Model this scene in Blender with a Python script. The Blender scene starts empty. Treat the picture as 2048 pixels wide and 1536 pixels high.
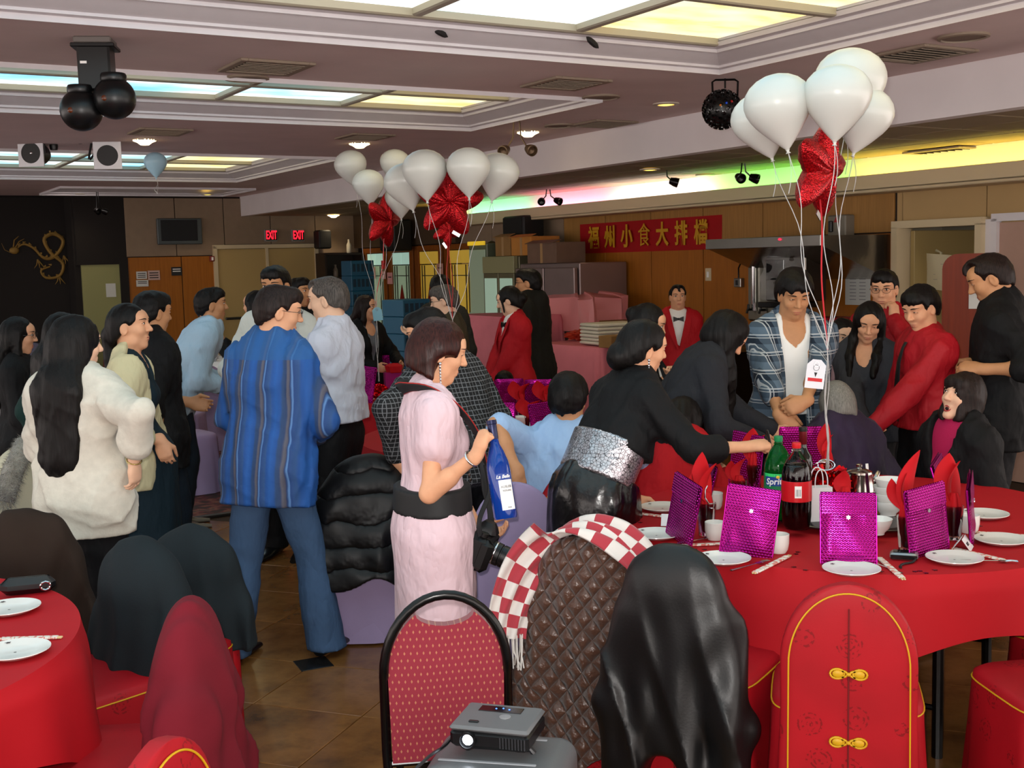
import bpy, math, random
import numpy as np
from mathutils import Vector, Matrix, Euler
C = bpy.context.scene.collection
SC = bpy.context.scene
PI = math.pi
rad = math.radians
random.seed(7)
# ------------------------------------------------------------------ camera, world, exposure, main lamps
CAM_H, FPX, PITCH, ROLL = 1.80, 2350.0, rad(5.97), rad(1.45)
cd = bpy.data.cameras.new('camera'); cam = bpy.data.objects.new('camera', cd); C.objects.link(cam)
cd.sensor_width = 36.0; cd.sensor_fit = 'HORIZONTAL'; cd.lens = 36.0*FPX/2048.0
cd.clip_start = 0.05; cd.clip_end = 100
CAM_R = Matrix.Rotation(PI/2-PITCH, 3, 'X') @ Matrix.Rotation(-ROLL, 3, 'Z')
cam.matrix_world = Matrix.Translation((0, 0, CAM_H)) @ CAM_R.to_4x4()
SC.camera = cam
SC.view_settings.view_transform = 'Standard'; SC.view_settings.look = 'None'
SC.view_settings.gamma = 1.0; SC.view_settings.use_curve_mapping = False
SC.view_settings.exposure = 0.0
wd = bpy.data.worlds.new('world'); SC.world = wd; wd.use_nodes = True
wd.node_tree.nodes['Background'].inputs['Color'].default_value = (0.9, 0.8, 0.75, 1)
wd.node_tree.nodes['Background'].inputs['Strength'].default_value = 3.6  # even warm fill, added to lift the ceiling and beam
SC.cycles.max_bounces = 6; SC.cycles.diffuse_bounces = 3; SC.cycles.glossy_bounces = 3
SC.cycles.transmission_bounces = 6; SC.cycles.transparent_max_bounces = 8
SC.cycles.caustics_reflective = False; SC.cycles.caustics_refractive = False
SC.cycles.sample_clamp_indirect = 4.0
FLASH_W, PANEL_E, NEON_E, DOWN_W = 72.0, 1.3, 3.4, 16.0
def lamp(name, kind, loc, energy, color=(1, 1, 1), size=0.1, rot=None, spot=None, blend=0.5):
    l = bpy.data.lights.new(name, kind); l.energy = energy; l.color = color
    if kind == 'AREA': l.size = size
    else: l.shadow_soft_size = size
    if spot: l.spot_size = spot; l.spot_blend = blend
    o = bpy.data.objects.new(name, l); C.objects.link(o); o.location = loc
    if rot: o.rotation_euler = rot
    return o
# the compact camera's own flash, just above the lens
_fl = lamp('camera_flash', 'SPOT', (-0.03, 0.0, CAM_H+0.07), FLASH_W*4, (1.0, 0.97, 0.93), 0.02, spot=rad(85), blend=0.9)
_fl.rotation_euler = (PI/2-rad(4.5), 0, 0)
# ------------------------------------------------------------------ pixel -> place helpers (2048x1536 frame)
def ray(px, py):
    d = CAM_R @ Vector(((px-1024.0)/FPX, -(py-768.0)/FPX, -1.0)); return d
def P(px, py, Y):
    d = ray(px, py); return Vector((d.x, d.y, d.z))*(Y/d.y) + Vector((0, 0, CAM_H))
def PZ(px, py, z):
    d = ray(px, py); t = (z-CAM_H)/d.z; return Vector((d.x*t, d.y*t, z))
TH = rad(31.2); CT, ST = math.cos(TH), math.sin(TH)
def RU(u, v, z): return Vector((-u*ST+v*CT, u*CT+v*ST, z))       # room axes: u along the right wall, v towards it
def PV(px, py, v):                                                 # ray to the plane v = const
    d = ray(px, py); t = v/(d.x*CT+d.y*ST); p = Vector((d.x*t, d.y*t, CAM_H+d.z*t)); return (-p.x*ST+p.y*CT, p.z)
def PU(px, py, u):
    d = ray(px, py); t = u/(-d.x*ST+d.y*CT); p = Vector((d.x*t, d.y*t, CAM_H+d.z*t)); return (p.x*CT+p.y*ST, p.z)
# ------------------------------------------------------------------ materials
def lin(h):
    if isinstance(h, str):
        h = h.lstrip('#'); c = [int(h[i:i+2], 16)/255 for i in (0, 2, 4)]
        return tuple(x/12.92 if x <= .04045 else ((x+.055)/1.055)**2.4 for x in c)
    return tuple(h[:3])
_m = {}
class NT:
    def __init__(s, m): s.t = m.node_tree; s.b = s.t.nodes['Principled BSDF']
    def n(s, typ, **kw):
        x = s.t.nodes.new(typ)
        for k, v in kw.items():
            if k in x.inputs: x.inputs[k].default_value = v
            else: setattr(x, k, v)
        return x
    def l(s, a, b): s.t.links.new(a, b)
    def math(s, op, a, b=None, c=None):
        x = s.t.nodes.new('ShaderNodeMath'); x.operation = op
        for i, v in enumerate((a, b, c)):
            if v is None: continue
            if isinstance(v, (int, float)): x.inputs[i].default_value = v
            else: s.l(v, x.inputs[i])
        return x.outputs[0]
    def mix(s, fac, a, b):
        x = s.t.nodes.new('ShaderNodeMix'); x.data_type = 'RGBA'
        for sock, v in ((x.inputs[0], fac), (x.inputs[6], a), (x.inputs[7], b)):
            if isinstance(v, (int, float)): sock.default_value = v
            elif isinstance(v, tuple): sock.default_value = v+(1,) if len(v) == 3 else v
            else: s.l(v, sock)
        return x.outputs[2]
    def coord(s, kind='Object', scale=(1, 1, 1), rot=(0, 0, 0)):
        tc = s.n('ShaderNodeTexCoord'); mp = s.n('ShaderNodeMapping'); mp.inputs['Scale'].default_value = scale
        mp.inputs['Rotation'].default_value = rot; s.l(tc.outputs[kind], mp.inputs[0]); return mp.outputs[0]
    def xyz(s, v):
        x = s.n('ShaderNodeSeparateXYZ'); s.l(v, x.inputs[0]); return x.outputs
    def noise(s, vec, scale=5, detail=3, rough=.5, out=0):
        x = s.n('ShaderNodeTexNoise'); x.inputs['Scale'].default_value = scale; x.inputs['Detail'].default_value = detail
        x.inputs['Roughness'].default_value = rough; s.l(vec, x.inputs['Vector']); return x.outputs[out]
    def bump(s, h, strength=.3, dist=.01):
        x = s.n('ShaderNodeBump'); x.inputs['Strength'].default_value = strength; x.inputs['Distance'].default_value = dist
        s.l(h, x.inputs['Height']); s.l(x.outputs[0], s.b.inputs['Normal'])
    def ramp(s, fac, stops):
        x = s.n('ShaderNodeValToRGB'); e = x.color_ramp.elements
        while len(e) < len(stops): e.new(.5)
        for i, (p, c) in enumerate(stops): e[i].position = p; e[i].color = tuple(c)+(1,)
        s.l(fac, x.inputs[0]); return x.outputs[0]
def M(name, col='#888888', rough=.6, metal=0., spec=.5, var=0., vscale=8., bump=0., bscale=60., bdist=.004, stretch=(1, 1, 1),
      emit=None, estr=0., trans=0., ior=1.45, alpha=1., sheen=0., coat=0., fn=None):
    if name in _m: return _m[name]
    m = bpy.data.materials.new(name); m.use_nodes = True; t = NT(m); b = t.b; c = lin(col)
    b.inputs['Base Color'].default_value = c+(1,); b.inputs['Roughness'].default_value = rough
    b.inputs['Metallic'].default_value = metal; b.inputs['Specular IOR Level'].default_value = spec
    b.inputs['IOR'].default_value = ior
    if trans: b.inputs['Transmission Weight'].default_value = trans
    if alpha < 1: b.inputs['Alpha'].default_value = alpha
    if sheen: b.inputs['Sheen Weight'].default_value = sheen
    if coat: b.inputs['Coat Weight'].default_value = coat
    if emit is not None:
        b.inputs['Emission Color'].default_value = lin(emit)+(1,); b.inputs['Emission Strength'].default_value = estr
    if var or bump:
        v = t.coord('Object', stretch)
        if var:
            f = t.noise(v, vscale, 4)
            d = tuple(x*(1-var) for x in c); u = tuple(min(1, x*(1+var)) for x in c)
            t.l(t.ramp(f, [(.3, d), (.7, u)]), b.inputs['Base Color'])
        if bump: t.bump(t.noise(v, bscale, 4), bump, bdist)
    if fn: fn(t)
    _m[name] = m; return m
# ------------------------------------------------------------------ mesh building
class MB:
    def __init__(s): s.v = []; s.f = []
    def add(s, vs, fs):
        o = len(s.v); s.v += [tuple(x) for x in vs]; s.f += [tuple(i+o for i in f) for f in fs]; return s
    def box(s, c, d, rot=None, bev=0.0, taper=1.0):
        x, y, z = d[0]/2, d[1]/2, d[2]/2
        if bev > 0:
            b = min(bev, x*.99, y*.99, z*.99)
            zz = [(-z, b), (-z+b, 0), (z-b, 0), (z, b)]; pts = []
            for h, ins in zz:
                k = taper if h > 0 else 1
                X, Y = x-ins, y-ins; e = b*.6 if ins else b
                for (a, c2) in ((X, -(Y-e)), (X, Y-e), (X-e, Y), (-(X-e), Y), (-X, Y-e), (-X, -(Y-e)), (-(X-e), -Y), (X-e, -Y)):
                    pts.append((a*k, c2*k, h))
            fs = [tuple(range(7, -1, -1)), tuple(range(24, 32))]
            for k in range(3):
                for j in range(8): fs.append((k*8+j, k*8+(j+1) % 8, (k+1)*8+(j+1) % 8, (k+1)*8+j))
            vs = pts
        else:
            vs = [(sx*x*(taper if sz > 0 else 1), sy*y*(taper if sz > 0 else 1), sz*z) for sz in (-1, 1) for sx, sy in ((-1, -1), (1, -1), (1, 1), (-1, 1))]
            fs = [(3, 2, 1, 0), (4, 5, 6, 7), (0, 1, 5, 4), (1, 2, 6, 5), (2, 3, 7, 6), (3, 0, 4, 7)]
        if rot is not None:
            R = rot if isinstance(rot, Matrix) else Euler(rot).to_matrix()
            vs = [R @ Vector(p) for p in vs]
        return s.add([(p[0]+c[0], p[1]+c[1], p[2]+c[2]) for p in vs], fs)
    def lathe(s, prof, n=24, c=(0, 0, 0), sx=1, sy=1, fn=None):
        vs = []; fs = []
        for i, (r, z) in enumerate(prof):
            for j in range(n):
                a = 2*PI*j/n; rr = r*(fn(a, i/(len(prof)-1)) if fn else 1)
                vs.append((c[0]+rr*math.cos(a)*sx, c[1]+rr*math.sin(a)*sy, c[2]+z))
        for i in range(len(prof)-1):
            for j in range(n): fs.append((i*n+j, i*n+(j+1) % n, (i+1)*n+(j+1) % n, (i+1)*n+j))
        if prof[0][0] > 1e-6: fs.append(tuple(range(n-1, -1, -1)))
        if prof[-1][0] > 1e-6: fs.append(tuple(range((len(prof)-1)*n, len(prof)*n)))
        return s.add(vs, fs)
    def tube(s, pts, r, n=8, closed=False, flat=1.0):
        pts = [Vector(p) for p in pts]; N = len(pts); rs = r if isinstance(r, (list, tuple)) else [r]*N
        vs = []; fs = []; up = None
        for i, p in enumerate(pts):
            d = (pts[(i+1) % N]-pts[i-1]) if closed else (pts[min(i+1, N-1)]-pts[max(i-1, 0)])
            d.normalize()
            if up is None: up = Vector((0, 0, 1)) if abs(d.z) < .9 else Vector((1, 0, 0))
            a = d.cross(up); a.normalize(); b = a.cross(d); up = b
            for j in range(n):
                t = 2*PI*j/n; vs.append(p+a*(math.cos(t)*rs[i])+b*(math.sin(t)*rs[i]*flat))
        M_ = N if closed else N-1
        for i in range(M_):
            for j in range(n):
                k = (i+1) % N; fs.append((i*n+j, i*n+(j+1) % n, k*n+(j+1) % n, k*n+j))
        if not closed: fs += [tuple(range(n-1, -1, -1)), tuple(range((N-1)*n, N*n))]
        return s.add(vs, fs)
    def grid(s, fn, nu, nv, closed_u=False):
        vs = [fn(i/(nu if closed_u else nu-1), j/(nv-1)) for j in range(nv) for i in range(nu)]; fs = []
        for j in range(nv-1):
            for i in range(nu if closed_u else nu-1):
                k = (i+1) % nu; fs.append((j*nu+i, j*nu+k, (j+1)*nu+k, (j+1)*nu+i))
        return s.add(vs, fs)
    def prism(s, poly, z0, z1, f=lambda x, y, z: (x, y, z)):
        n = len(poly); vs = [f(x, y, z0) for x, y in poly]+[f(x, y, z1) for x, y in poly]
        return s.add(vs, [tuple(range(n-1, -1, -1)), tuple(range(n, 2*n))]+[(i, (i+1) % n, n+(i+1) % n, n+i) for i in range(n)])
    def ball(s, c, r, n=16, m=10):
        r = r if isinstance(r, (tuple, list)) else (r, r, r)
        def f(u, v): a, b = 2*PI*u, PI*(v-.5)*.999; return (c[0]+r[0]*math.cos(a)*math.cos(b), c[1]+r[1]*math.sin(a)*math.cos(b), c[2]+r[2]*math.sin(b))
        return s.grid(f, n, m, True)
    def xf(s, mat, start=0):
        for i in range(start, len(s.v)): s.v[i] = tuple(mat @ Vector(s.v[i]))
        return s
def link(name, me, mat, parent=None, loc=(0, 0, 0), rot=(0, 0, 0)):
    o = bpy.data.objects.new(name, me); C.objects.link(o); o.location = loc; o.rotation_euler = rot
    if mat is not None and not me.materials:
        for m in (mat if isinstance(mat, (list, tuple)) else [mat]): me.materials.append(m)
    if parent is not None: o.parent = parent
    return o
def mesh(name, mb, smooth=35):
    me = bpy.data.meshes.new(name); me.from_pydata(mb.v, [], mb.f); me.update()
    if smooth:
        me.polygons.foreach_set('use_smooth', [True]*len(me.polygons))
        if smooth < 180: me.set_sharp_from_angle(angle=rad(smooth))
    return me
def obj(name, mb, mat, parent=None, loc=(0, 0, 0), rot=(0, 0, 0), smooth=35):
    return link(name, mesh(name, mb, smooth), mat, parent, loc, rot)
def tag(o, label=None, cat=None, group=None, kind=None):
    for k, v in (('label', label), ('category', cat), ('group', group), ('kind', kind)):
        if v: o[k] = v
    return o
def thing(name, label, cat, loc=(0, 0, 0), rz=0, group=None, rot=None):
    o = bpy.data.objects.new(name, None); o.empty_display_size = .1; C.objects.link(o); o.location = loc
    o.rotation_euler = rot if rot else (0, 0, rz); return tag(o, label, cat, group)
def dup(root, loc=None, rot=None, label=None, group=None):
    def cp(o, par):
        c = o.copy(); C.objects.link(c); c.parent = par
        for ch in o.children: cp(ch, c)
        return c
    r = cp(root, None)
    if loc is not None: r.location = loc
    if rot is not None: r.rotation_euler = rot if isinstance(rot, tuple) else (0, 0, rot)
    return tag(r, label, None, group)
def struct(name, mb, mat, parent=None, smooth=30, room=True):
    o = obj(name, mb, mat, parent, smooth=smooth)
    if parent is None:
        o['kind'] = 'structure'
        if room: o.rotation_euler = (0, 0, TH)
    return o
def text_mesh(body, size, font_align='CENTER', depth=.002, bold=0.0):
    c = bpy.data.curves.new('t', 'FONT'); c.body = body; c.size = size; c.align_x = font_align; c.align_y = 'CENTER'
    c.extrude = depth; c.offset = bold; c.resolution_u = 3
    o = bpy.data.objects.new('t', c); C.objects.link(o); bpy.context.view_layer.update()
    me = bpy.data.meshes.new_from_object(o.evaluated_get(bpy.context.evaluated_depsgraph_get()))
    bpy.data.objects.remove(o); return me
def lettering(body, size, mat, parent, loc, rot, name='lettering', depth=.001, bold=0.0, scale=None):
    me = text_mesh(body, size, depth=depth, bold=bold); me.materials.clear(); me.materials.append(mat)
    o = link(name, me, None, parent, loc, rot)
    if scale: o.scale = scale
    return o
# ------------------------------------------------------------------ signed-distance shapes -> one continuous mesh
def _n(v): v = np.asarray(v, np.float32); return v/max(1e-9, float(np.linalg.norm(v)))
class Cone:            # tapered capsule; 'sc' flattens it in the frame R (columns = axes)
    def __init__(s, a, b, r1, r2=None, R=None, sc=(1, 1, 1)):
        s.R = np.eye(3, dtype=np.float32) if R is None else np.asarray(R, np.float32); s.sc = np.asarray(sc, np.float32)
        s.a = (np.asarray(a, np.float32)@s.R)/s.sc; s.b = (np.asarray(b, np.float32)@s.R)/s.sc
        s.r1 = r1; s.r2 = r1 if r2 is None else r2; s.id = R is None; s.m = float(min(s.sc))
        s.ab = s.b-s.a; s.L = float(s.ab@s.ab)+1e-12
        m = max(s.r1, s.r2)*max(s.sc); A = np.asarray(a, np.float32); B = np.asarray(b, np.float32)
        s.lo = np.minimum(A, B)-m; s.hi = np.maximum(A, B)+m
    def __call__(s, p):
        q = p if s.id else (p@s.R)/s.sc
        w = q-s.a; t = np.clip((w@s.ab)/s.L, 0, 1); w = w-t[..., None]*s.ab
        return (np.sqrt((w*w).sum(-1))-(s.r1+(s.r2-s.r1)*t))*s.m
class Ell:
    def __init__(s, c, r, R=None):
        s.c = np.asarray(c, np.float32); s.r = np.asarray(r, np.float32); s.R = None if R is None else np.asarray(R, np.float32)
        m = float(max(s.r)); s.lo = s.c-m; s.hi = s.c+m
    def __call__(s, p):
        q = p-s.c
        if s.R is not None: q = q@s.R
        a = q/s.r; k0 = np.sqrt((a*a).sum(-1)); b = a/s.r; k1 = np.sqrt((b*b).sum(-1))+1e-9
        return k0*(k0-1)/k1
class Box:
    def __init__(s, c, h, R=None, r=.01):
        s.c = np.asarray(c, np.float32); s.h = np.asarray(h, np.float32)-r; s.r = r; s.R = np.eye(3, dtype=np.float32) if R is None else np.asarray(R, np.float32)
        m = float(np.linalg.norm(h)); s.lo = s.c-m; s.hi = s.c+m
    def __call__(s, p):
        q = np.abs((p-s.c)@s.R)-s.h; o = np.maximum(q, 0)
        return np.sqrt((o*o).sum(-1))+np.minimum(q.max(-1), 0)-s.r
class Pl:              # keeps the side where n.(p-c) < 0
    def __init__(s, c, n): s.n = _n(n); s.c = float(np.asarray(c, np.float32)@s.n)
    def __call__(s, p): return p@s.n-s.c
class Fringe(Pl):      # a cut with an uneven, tufted edge
    def __init__(s, c, n, xa, amp=.007, f=120.): Pl.__init__(s, c, n); s.xa = _n(xa); s.amp, s.f = amp, f
    def __call__(s, p): x = p@s.xa; return p@s.n-s.c+s.amp*(np.sin(s.f*x)+.7*np.sin(s.f*2.3*x+1)+.5*np.sin(s.f*.41*x+2))
def smin(a, b, k):
    if k <= 0: return np.minimum(a, b)
    h = np.maximum(k-np.abs(a-b), 0)/k; return np.minimum(a, b)-h*h*k*.25
class Folds:
    def __init__(s, amp, freq=(30, 30, 8), seed=0):
        rs = np.random.RandomState(seed); s.amp = amp; s.k = []
        f = np.asarray(freq, np.float32)
        for i in range(4):
            s.k.append(((rs.normal(size=3)*f).astype(np.float32), (rs.normal(size=3)*f*.5).astype(np.float32), rs.rand()*6.28, rs.rand()*6.28))
    def __call__(s, p):
        o = 0
        for k, k2, a, b in s.k:
            w = np.sin(p@k+a+1.5*np.sin(p@k2+b)); o = o+w*.45-(1-np.abs(w))**2*.9
        return o*(s.amp/1.9)
class VFold:           # hanging cloth: vertical creases that deepen downwards
    def __init__(s, amp, f=45., z0=.95, zr=.5, seed=0, fine=1.):
        s.amp, s.f, s.z0, s.zr, s.fi = amp, f, z0, zr, fine; s.p = np.random.RandomState(seed).rand(8).astype(np.float32)*6.28
    def __call__(s, p):
        x, y, z = p[..., 0], p[..., 1], p[..., 2]; t = np.clip((s.z0-z)/s.zr, .12, 1); w = x+.6*y; q = s.p
        a = np.sin(s.f*w+q[0]+2.0*np.sin(5*z+q[1])+1.2*np.sin(11*z+9*w+q[5])); b = np.sin(s.f*.47*w+q[2]+1.6*np.sin(4*z+q[3])); c = np.sin(s.f*1.7*w+q[4]+2*np.sin(9*z+q[6])); d = np.sin(26*z+14*w+2*np.sin(17*w+q[7]))
        return s.amp*t*(.6*a-(1-np.abs(b))**2*1.2+s.fi*(.35*c+.30*d))
class Hem:             # wavy lower edge
    def __init__(s, z, a=.03, seed=0): s.z, s.a = z, a; s.p = np.random.RandomState(seed).rand(3)*6.28
    def __call__(s, p): x, y, z = p[..., 0], p[..., 1], p[..., 2]; return s.z+s.a*(np.sin(11*x+s.p[0])+.6*np.sin(23*x+15*y+s.p[1]))-z
def run_sdf(ops, p, sel=None):
    D = np.full(p.shape[:-1], 1.0, np.float32)
    for i, (mode, pr, k) in enumerate(ops):
        if sel is not None:
            ix = sel[i]
            if ix is not None:
                if len(ix) == 0: continue
                q = p[ix]; d = pr(q); cur = D[ix]
                D[ix] = smin(cur, d, k) if mode == 'u' else -smin(-cur, d, k) if mode == 's' else -smin(-cur, -d, k)
                continue
        d = pr(p)
        if mode == 'u': D = smin(D, d, k)
        elif mode == 's': D = -smin(-D, d, k)
        elif mode == 'i': D = -smin(-D, -d, k)
        else: D = D+d
    return D.astype(np.float32)
def mesh_sdf(ops, h, margin=.012):
    us = [p for m, p, k in ops if m == 'u']
    lo = np.min([p.lo for p in us], 0)-.03; hi = np.max([p.hi for p in us], 0)+.03
    B = 8; nb = np.ceil((hi-lo)/(h*B)).astype(int)+1
    g = np.stack(np.meshgrid(*[np.arange(n) for n in nb], indexing='ij'), -1).reshape(-1, 3)
    cen = (lo+(g+.5)*B*h).astype(np.float32); Rb = B*h*.5*1.74
    Dc = run_sdf(ops, cen)
    keep = np.abs(Dc) < Rb*1.15+margin
    full = np.repeat(np.repeat(np.repeat(np.where(Dc > 0, 1, -1).astype(np.float32).reshape(nb), B, 0), B, 1), B, 2)
    gk = g[keep]; ck = cen[keep]
    sel = []
    for m, p, k in ops:
        if m in ('u', 's'):
            sel.append(np.nonzero(p(ck) < Rb*1.1+k+margin)[0])
        else: sel.append(None)
    off = np.stack(np.meshgrid(*[np.arange(B)]*3, indexing='ij'), -1).reshape(-1, 3)
    pts = (lo+((gk*B)[:, None, :]+off[None])*h).astype(np.float32)
    D = run_sdf(ops, pts, sel)
    idx = (gk*B)[:, None, :]+off[None]
    full[idx[..., 0], idx[..., 1], idx[..., 2]] = D
    ins = full < 0
    s = ins.astype(np.int8)
    cnt = sum(s[a:s.shape[0]-1+a, b:s.shape[1]-1+b, c:s.shape[2]-1+c] for a in (0, 1) for b in (0, 1) for c in (0, 1))
    act = (cnt > 0) & (cnt < 8)
    ci = np.argwhere(act); vid = np.full(act.shape, -1, np.int32); vid[act] = np.arange(len(ci))
    acc = np.zeros((len(ci), 3), np.float64); num = np.zeros(len(ci))
    val = {}
    for a in (0, 1):
        for b in (0, 1):
            for c in (0, 1): val[a, b, c] = full[ci[:, 0]+a, ci[:, 1]+b, ci[:, 2]+c]
    for ax in range(3):
        for o1 in (0, 1):
            for o2 in (0, 1):
                e0 = [0, 0, 0]; others = [i for i in range(3) if i != ax]
                e0[others[0]] = o1; e0[others[1]] = o2; e1 = list(e0); e1[ax] = 1
                v0, v1 = val[tuple(e0)], val[tuple(e1)]
                c = (v0 < 0) != (v1 < 0); t = np.clip(v0/np.where(np.abs(v0-v1) < 1e-9, 1e-9, v0-v1), 0, 1)
                pos = np.tile(np.array(e0, float), (len(ci), 1)); pos[:, ax] = t
                acc[c] += pos[c]; num[c] += 1
    V = lo+(ci+acc/num[:, None])*h
    F = []
    for ax in range(3):
        o = [i for i in range(3) if i != ax]; sl0 = [slice(1, -1)]*3; sl1 = [slice(1, -1)]*3
        sl0[ax] = slice(0, -1); sl1[ax] = slice(1, None)
        a = ins[tuple(sl0)]; b = ins[tuple(sl1)]; e = np.argwhere(a != b)
        if len(e) == 0: continue
        base = e.copy(); base[:, o[0]] += 1; base[:, o[1]] += 1
        fl = a[tuple(e.T)]
        q = []
        for d0, d1 in ((-1, -1), (0, -1), (0, 0), (-1, 0)):
            x = base.copy(); x[:, o[0]] += d0; x[:, o[1]] += d1; q.append(vid[tuple(x.T)])
        q = np.stack(q, 1)
        flip = fl if ax != 1 else ~fl
        q[~flip] = q[~flip][:, ::-1]; F.append(q)
    F = np.concatenate(F) if F else np.zeros((0, 4), int)
    F = F[(F >= 0).all(1)]
    return V, F
def np_mesh(name, V, F):
    me = bpy.data.meshes.new(name); n = len(V); m = len(F)
    me.vertices.add(n); me.vertices.foreach_set('co', np.ascontiguousarray(V, np.float32).ravel())
    me.loops.add(m*4); me.loops.foreach_set('vertex_index', np.ascontiguousarray(F, np.int32).ravel())
    me.polygons.add(m); me.polygons.foreach_set('loop_start', np.arange(0, m*4, 4, dtype=np.int32))
    me.polygons.foreach_set('use_smooth', np.ones(m, bool)); me.update(calc_edges=True); me.validate(); return me
def sdf_obj(name, ops, h, mat, parent=None, loc=(0, 0, 0), rot=(0, 0, 0)):
    V, F = mesh_sdf(ops, h); return link(name, np_mesh(name, V, F), mat, parent, loc, rot)
# ------------------------------------------------------------------ people
SKIN = M('skin', '#d9a07c', .55, spec=.35, var=.06, vscale=25, bump=.05, bscale=300, bdist=.001)
SKIN_T = M('skin_tan', '#c08a62', .55, spec=.35, var=.06, vscale=25, bump=.05, bscale=300, bdist=.001)
SKIN_P = M('skin_pale', '#e2b597', .55, spec=.35, var=.05, vscale=25, bump=.05, bscale=300, bdist=.001)
LIPS = M('lips', '#b05c52', .4); LIPS_RED = M('lips_red', '#a5202a', .35)
EYE_W = M('eye_white', '#e8e4de', .25); EYE_B = M('eye_iris', '#150d08', .2)
def hair_mat(name, col, rough=.5, con=.45, bmp=.35):
    def fn(t):
        v = t.coord('Object', (90, 90, 7)); f = t.noise(v, 2.2, 3)
        c = lin(col); t.l(t.ramp(f, [(.35, tuple(x*(1-con) for x in c)), (.7, tuple(min(1, x*(1+con*1.5)) for x in c))]), t.b.inputs['Base Color']); t.bump(f, bmp, .004)
    return M(name, col, rough, spec=.22, fn=fn)
HAIR = hair_mat('hair_black', '#0e0b0a'); HAIR_BR = hair_mat('hair_brown', '#2e120e', .36)
HAIR_DB = hair_mat('hair_dark_brown', '#1f1512'); HAIR_GREY = hair_mat('hair_grey', '#77746e', .5, .22, .12); HAIR_SALT = hair_mat('hair_salt', '#4a4440', .5)
def rotm(yaw=0, pitch=0, roll=0):     # yaw about z (left +), pitch forward (+ nods down), roll (+ leans to the person's right)
    return np.array(Matrix.Rotation(yaw, 3, 'Z') @ Matrix.Rotation(-pitch, 3, 'X') @ Matrix.Rotation(roll, 3, 'Y'), np.float32)
class Sk: pass
def ik(a, b, l1, l2, pole):
    a, b, pole = map(lambda x: np.asarray(x, np.float64), (a, b, pole))
    d = b-a; L = np.linalg.norm(d)
    if L > (l1+l2)*.998: d = d/L*(l1+l2)*.998; L = (l1+l2)*.998; b = a+d
    u = d/L; x = (l1*l1-l2*l2+L*L)/(2*L); hh = math.sqrt(max(0, l1*l1-x*x))
    p = pole-u*(pole@u); p = p/max(1e-6, np.linalg.norm(p))
    return a+u*x+p*hh, b
def hand_ops(w, f, n, s, side, curl=.35, spread=.15, thumb=.5, fcurl=None):
    """palm, four unequal bent fingers and a thumb; f = along the hand, n = palm side, side = +1/-1 for the thumb's side"""
    f = _n(f); n = _n(n-f*float(np.dot(n, f))); t = _n(np.cross(f, n))*side
    w = np.asarray(w, np.float32); R = np.stack([t, f, n], 1)
    ops = [('u', Ell(w+f*.05*s, np.array((.042, .055, .0165))*s, R), .012*s),
           ('u', Box(w+f*.06*s, np.array((.038, .034, .0125))*s, R, .012*s), .012*s),
           ('u', Cone(w-f*.02*s, w+f*.03*s, .026*s, .028*s, R, (1.0, 1, .72)), .02*s)]
    for i, (off, L) in enumerate(((.030, .068), (.010, .077), (-.010, .071), (-.029, .056))):
        c = (fcurl[i] if fcurl else curl*(1+.12*i))*1.35
        p = w+(f*(.088-.004*abs(i-1.2))+t*off)*s; d = _n(f+t*off*spread*9)
        ang = 0
        for k, (q, r0, r1) in enumerate(((.44, .0088, .0082), (.31, .0080, .0074), (.25, .0073, .0060))):
            ang += c*(.8, 1.15, .8)[k]
            dd = d*math.cos(ang)+n*math.sin(ang); e = p+dd*L*q*s
            ops.append(('u', Cone(p, e, r0*s, r1*s), .007*s if k == 0 else .002*s)); p = e
    b = w+(f*.022+t*.03)*s; th = thumb
    d1 = _n(f*.75+t*(.85-.6*th)+n*(.25+.5*th)); d2 = _n(f*(.95-.1*th)+t*(.3-.75*th)+n*(.2+.55*th))
    m1 = b+d1*.042*s; m2 = m1+d2*.034*s; m3 = m2+_n(d2+n*.25*th)*.026*s
    ops += [('u', Cone(w+(f*.012+t*.012)*s, m1, .017*s, .0115*s), .014*s), ('u', Cone(m1, m2, .0112*s, .0098*s), .004*s), ('u', Cone(m2, m3, .0097*s, .0075*s), .003*s)]
    return ops
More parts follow.
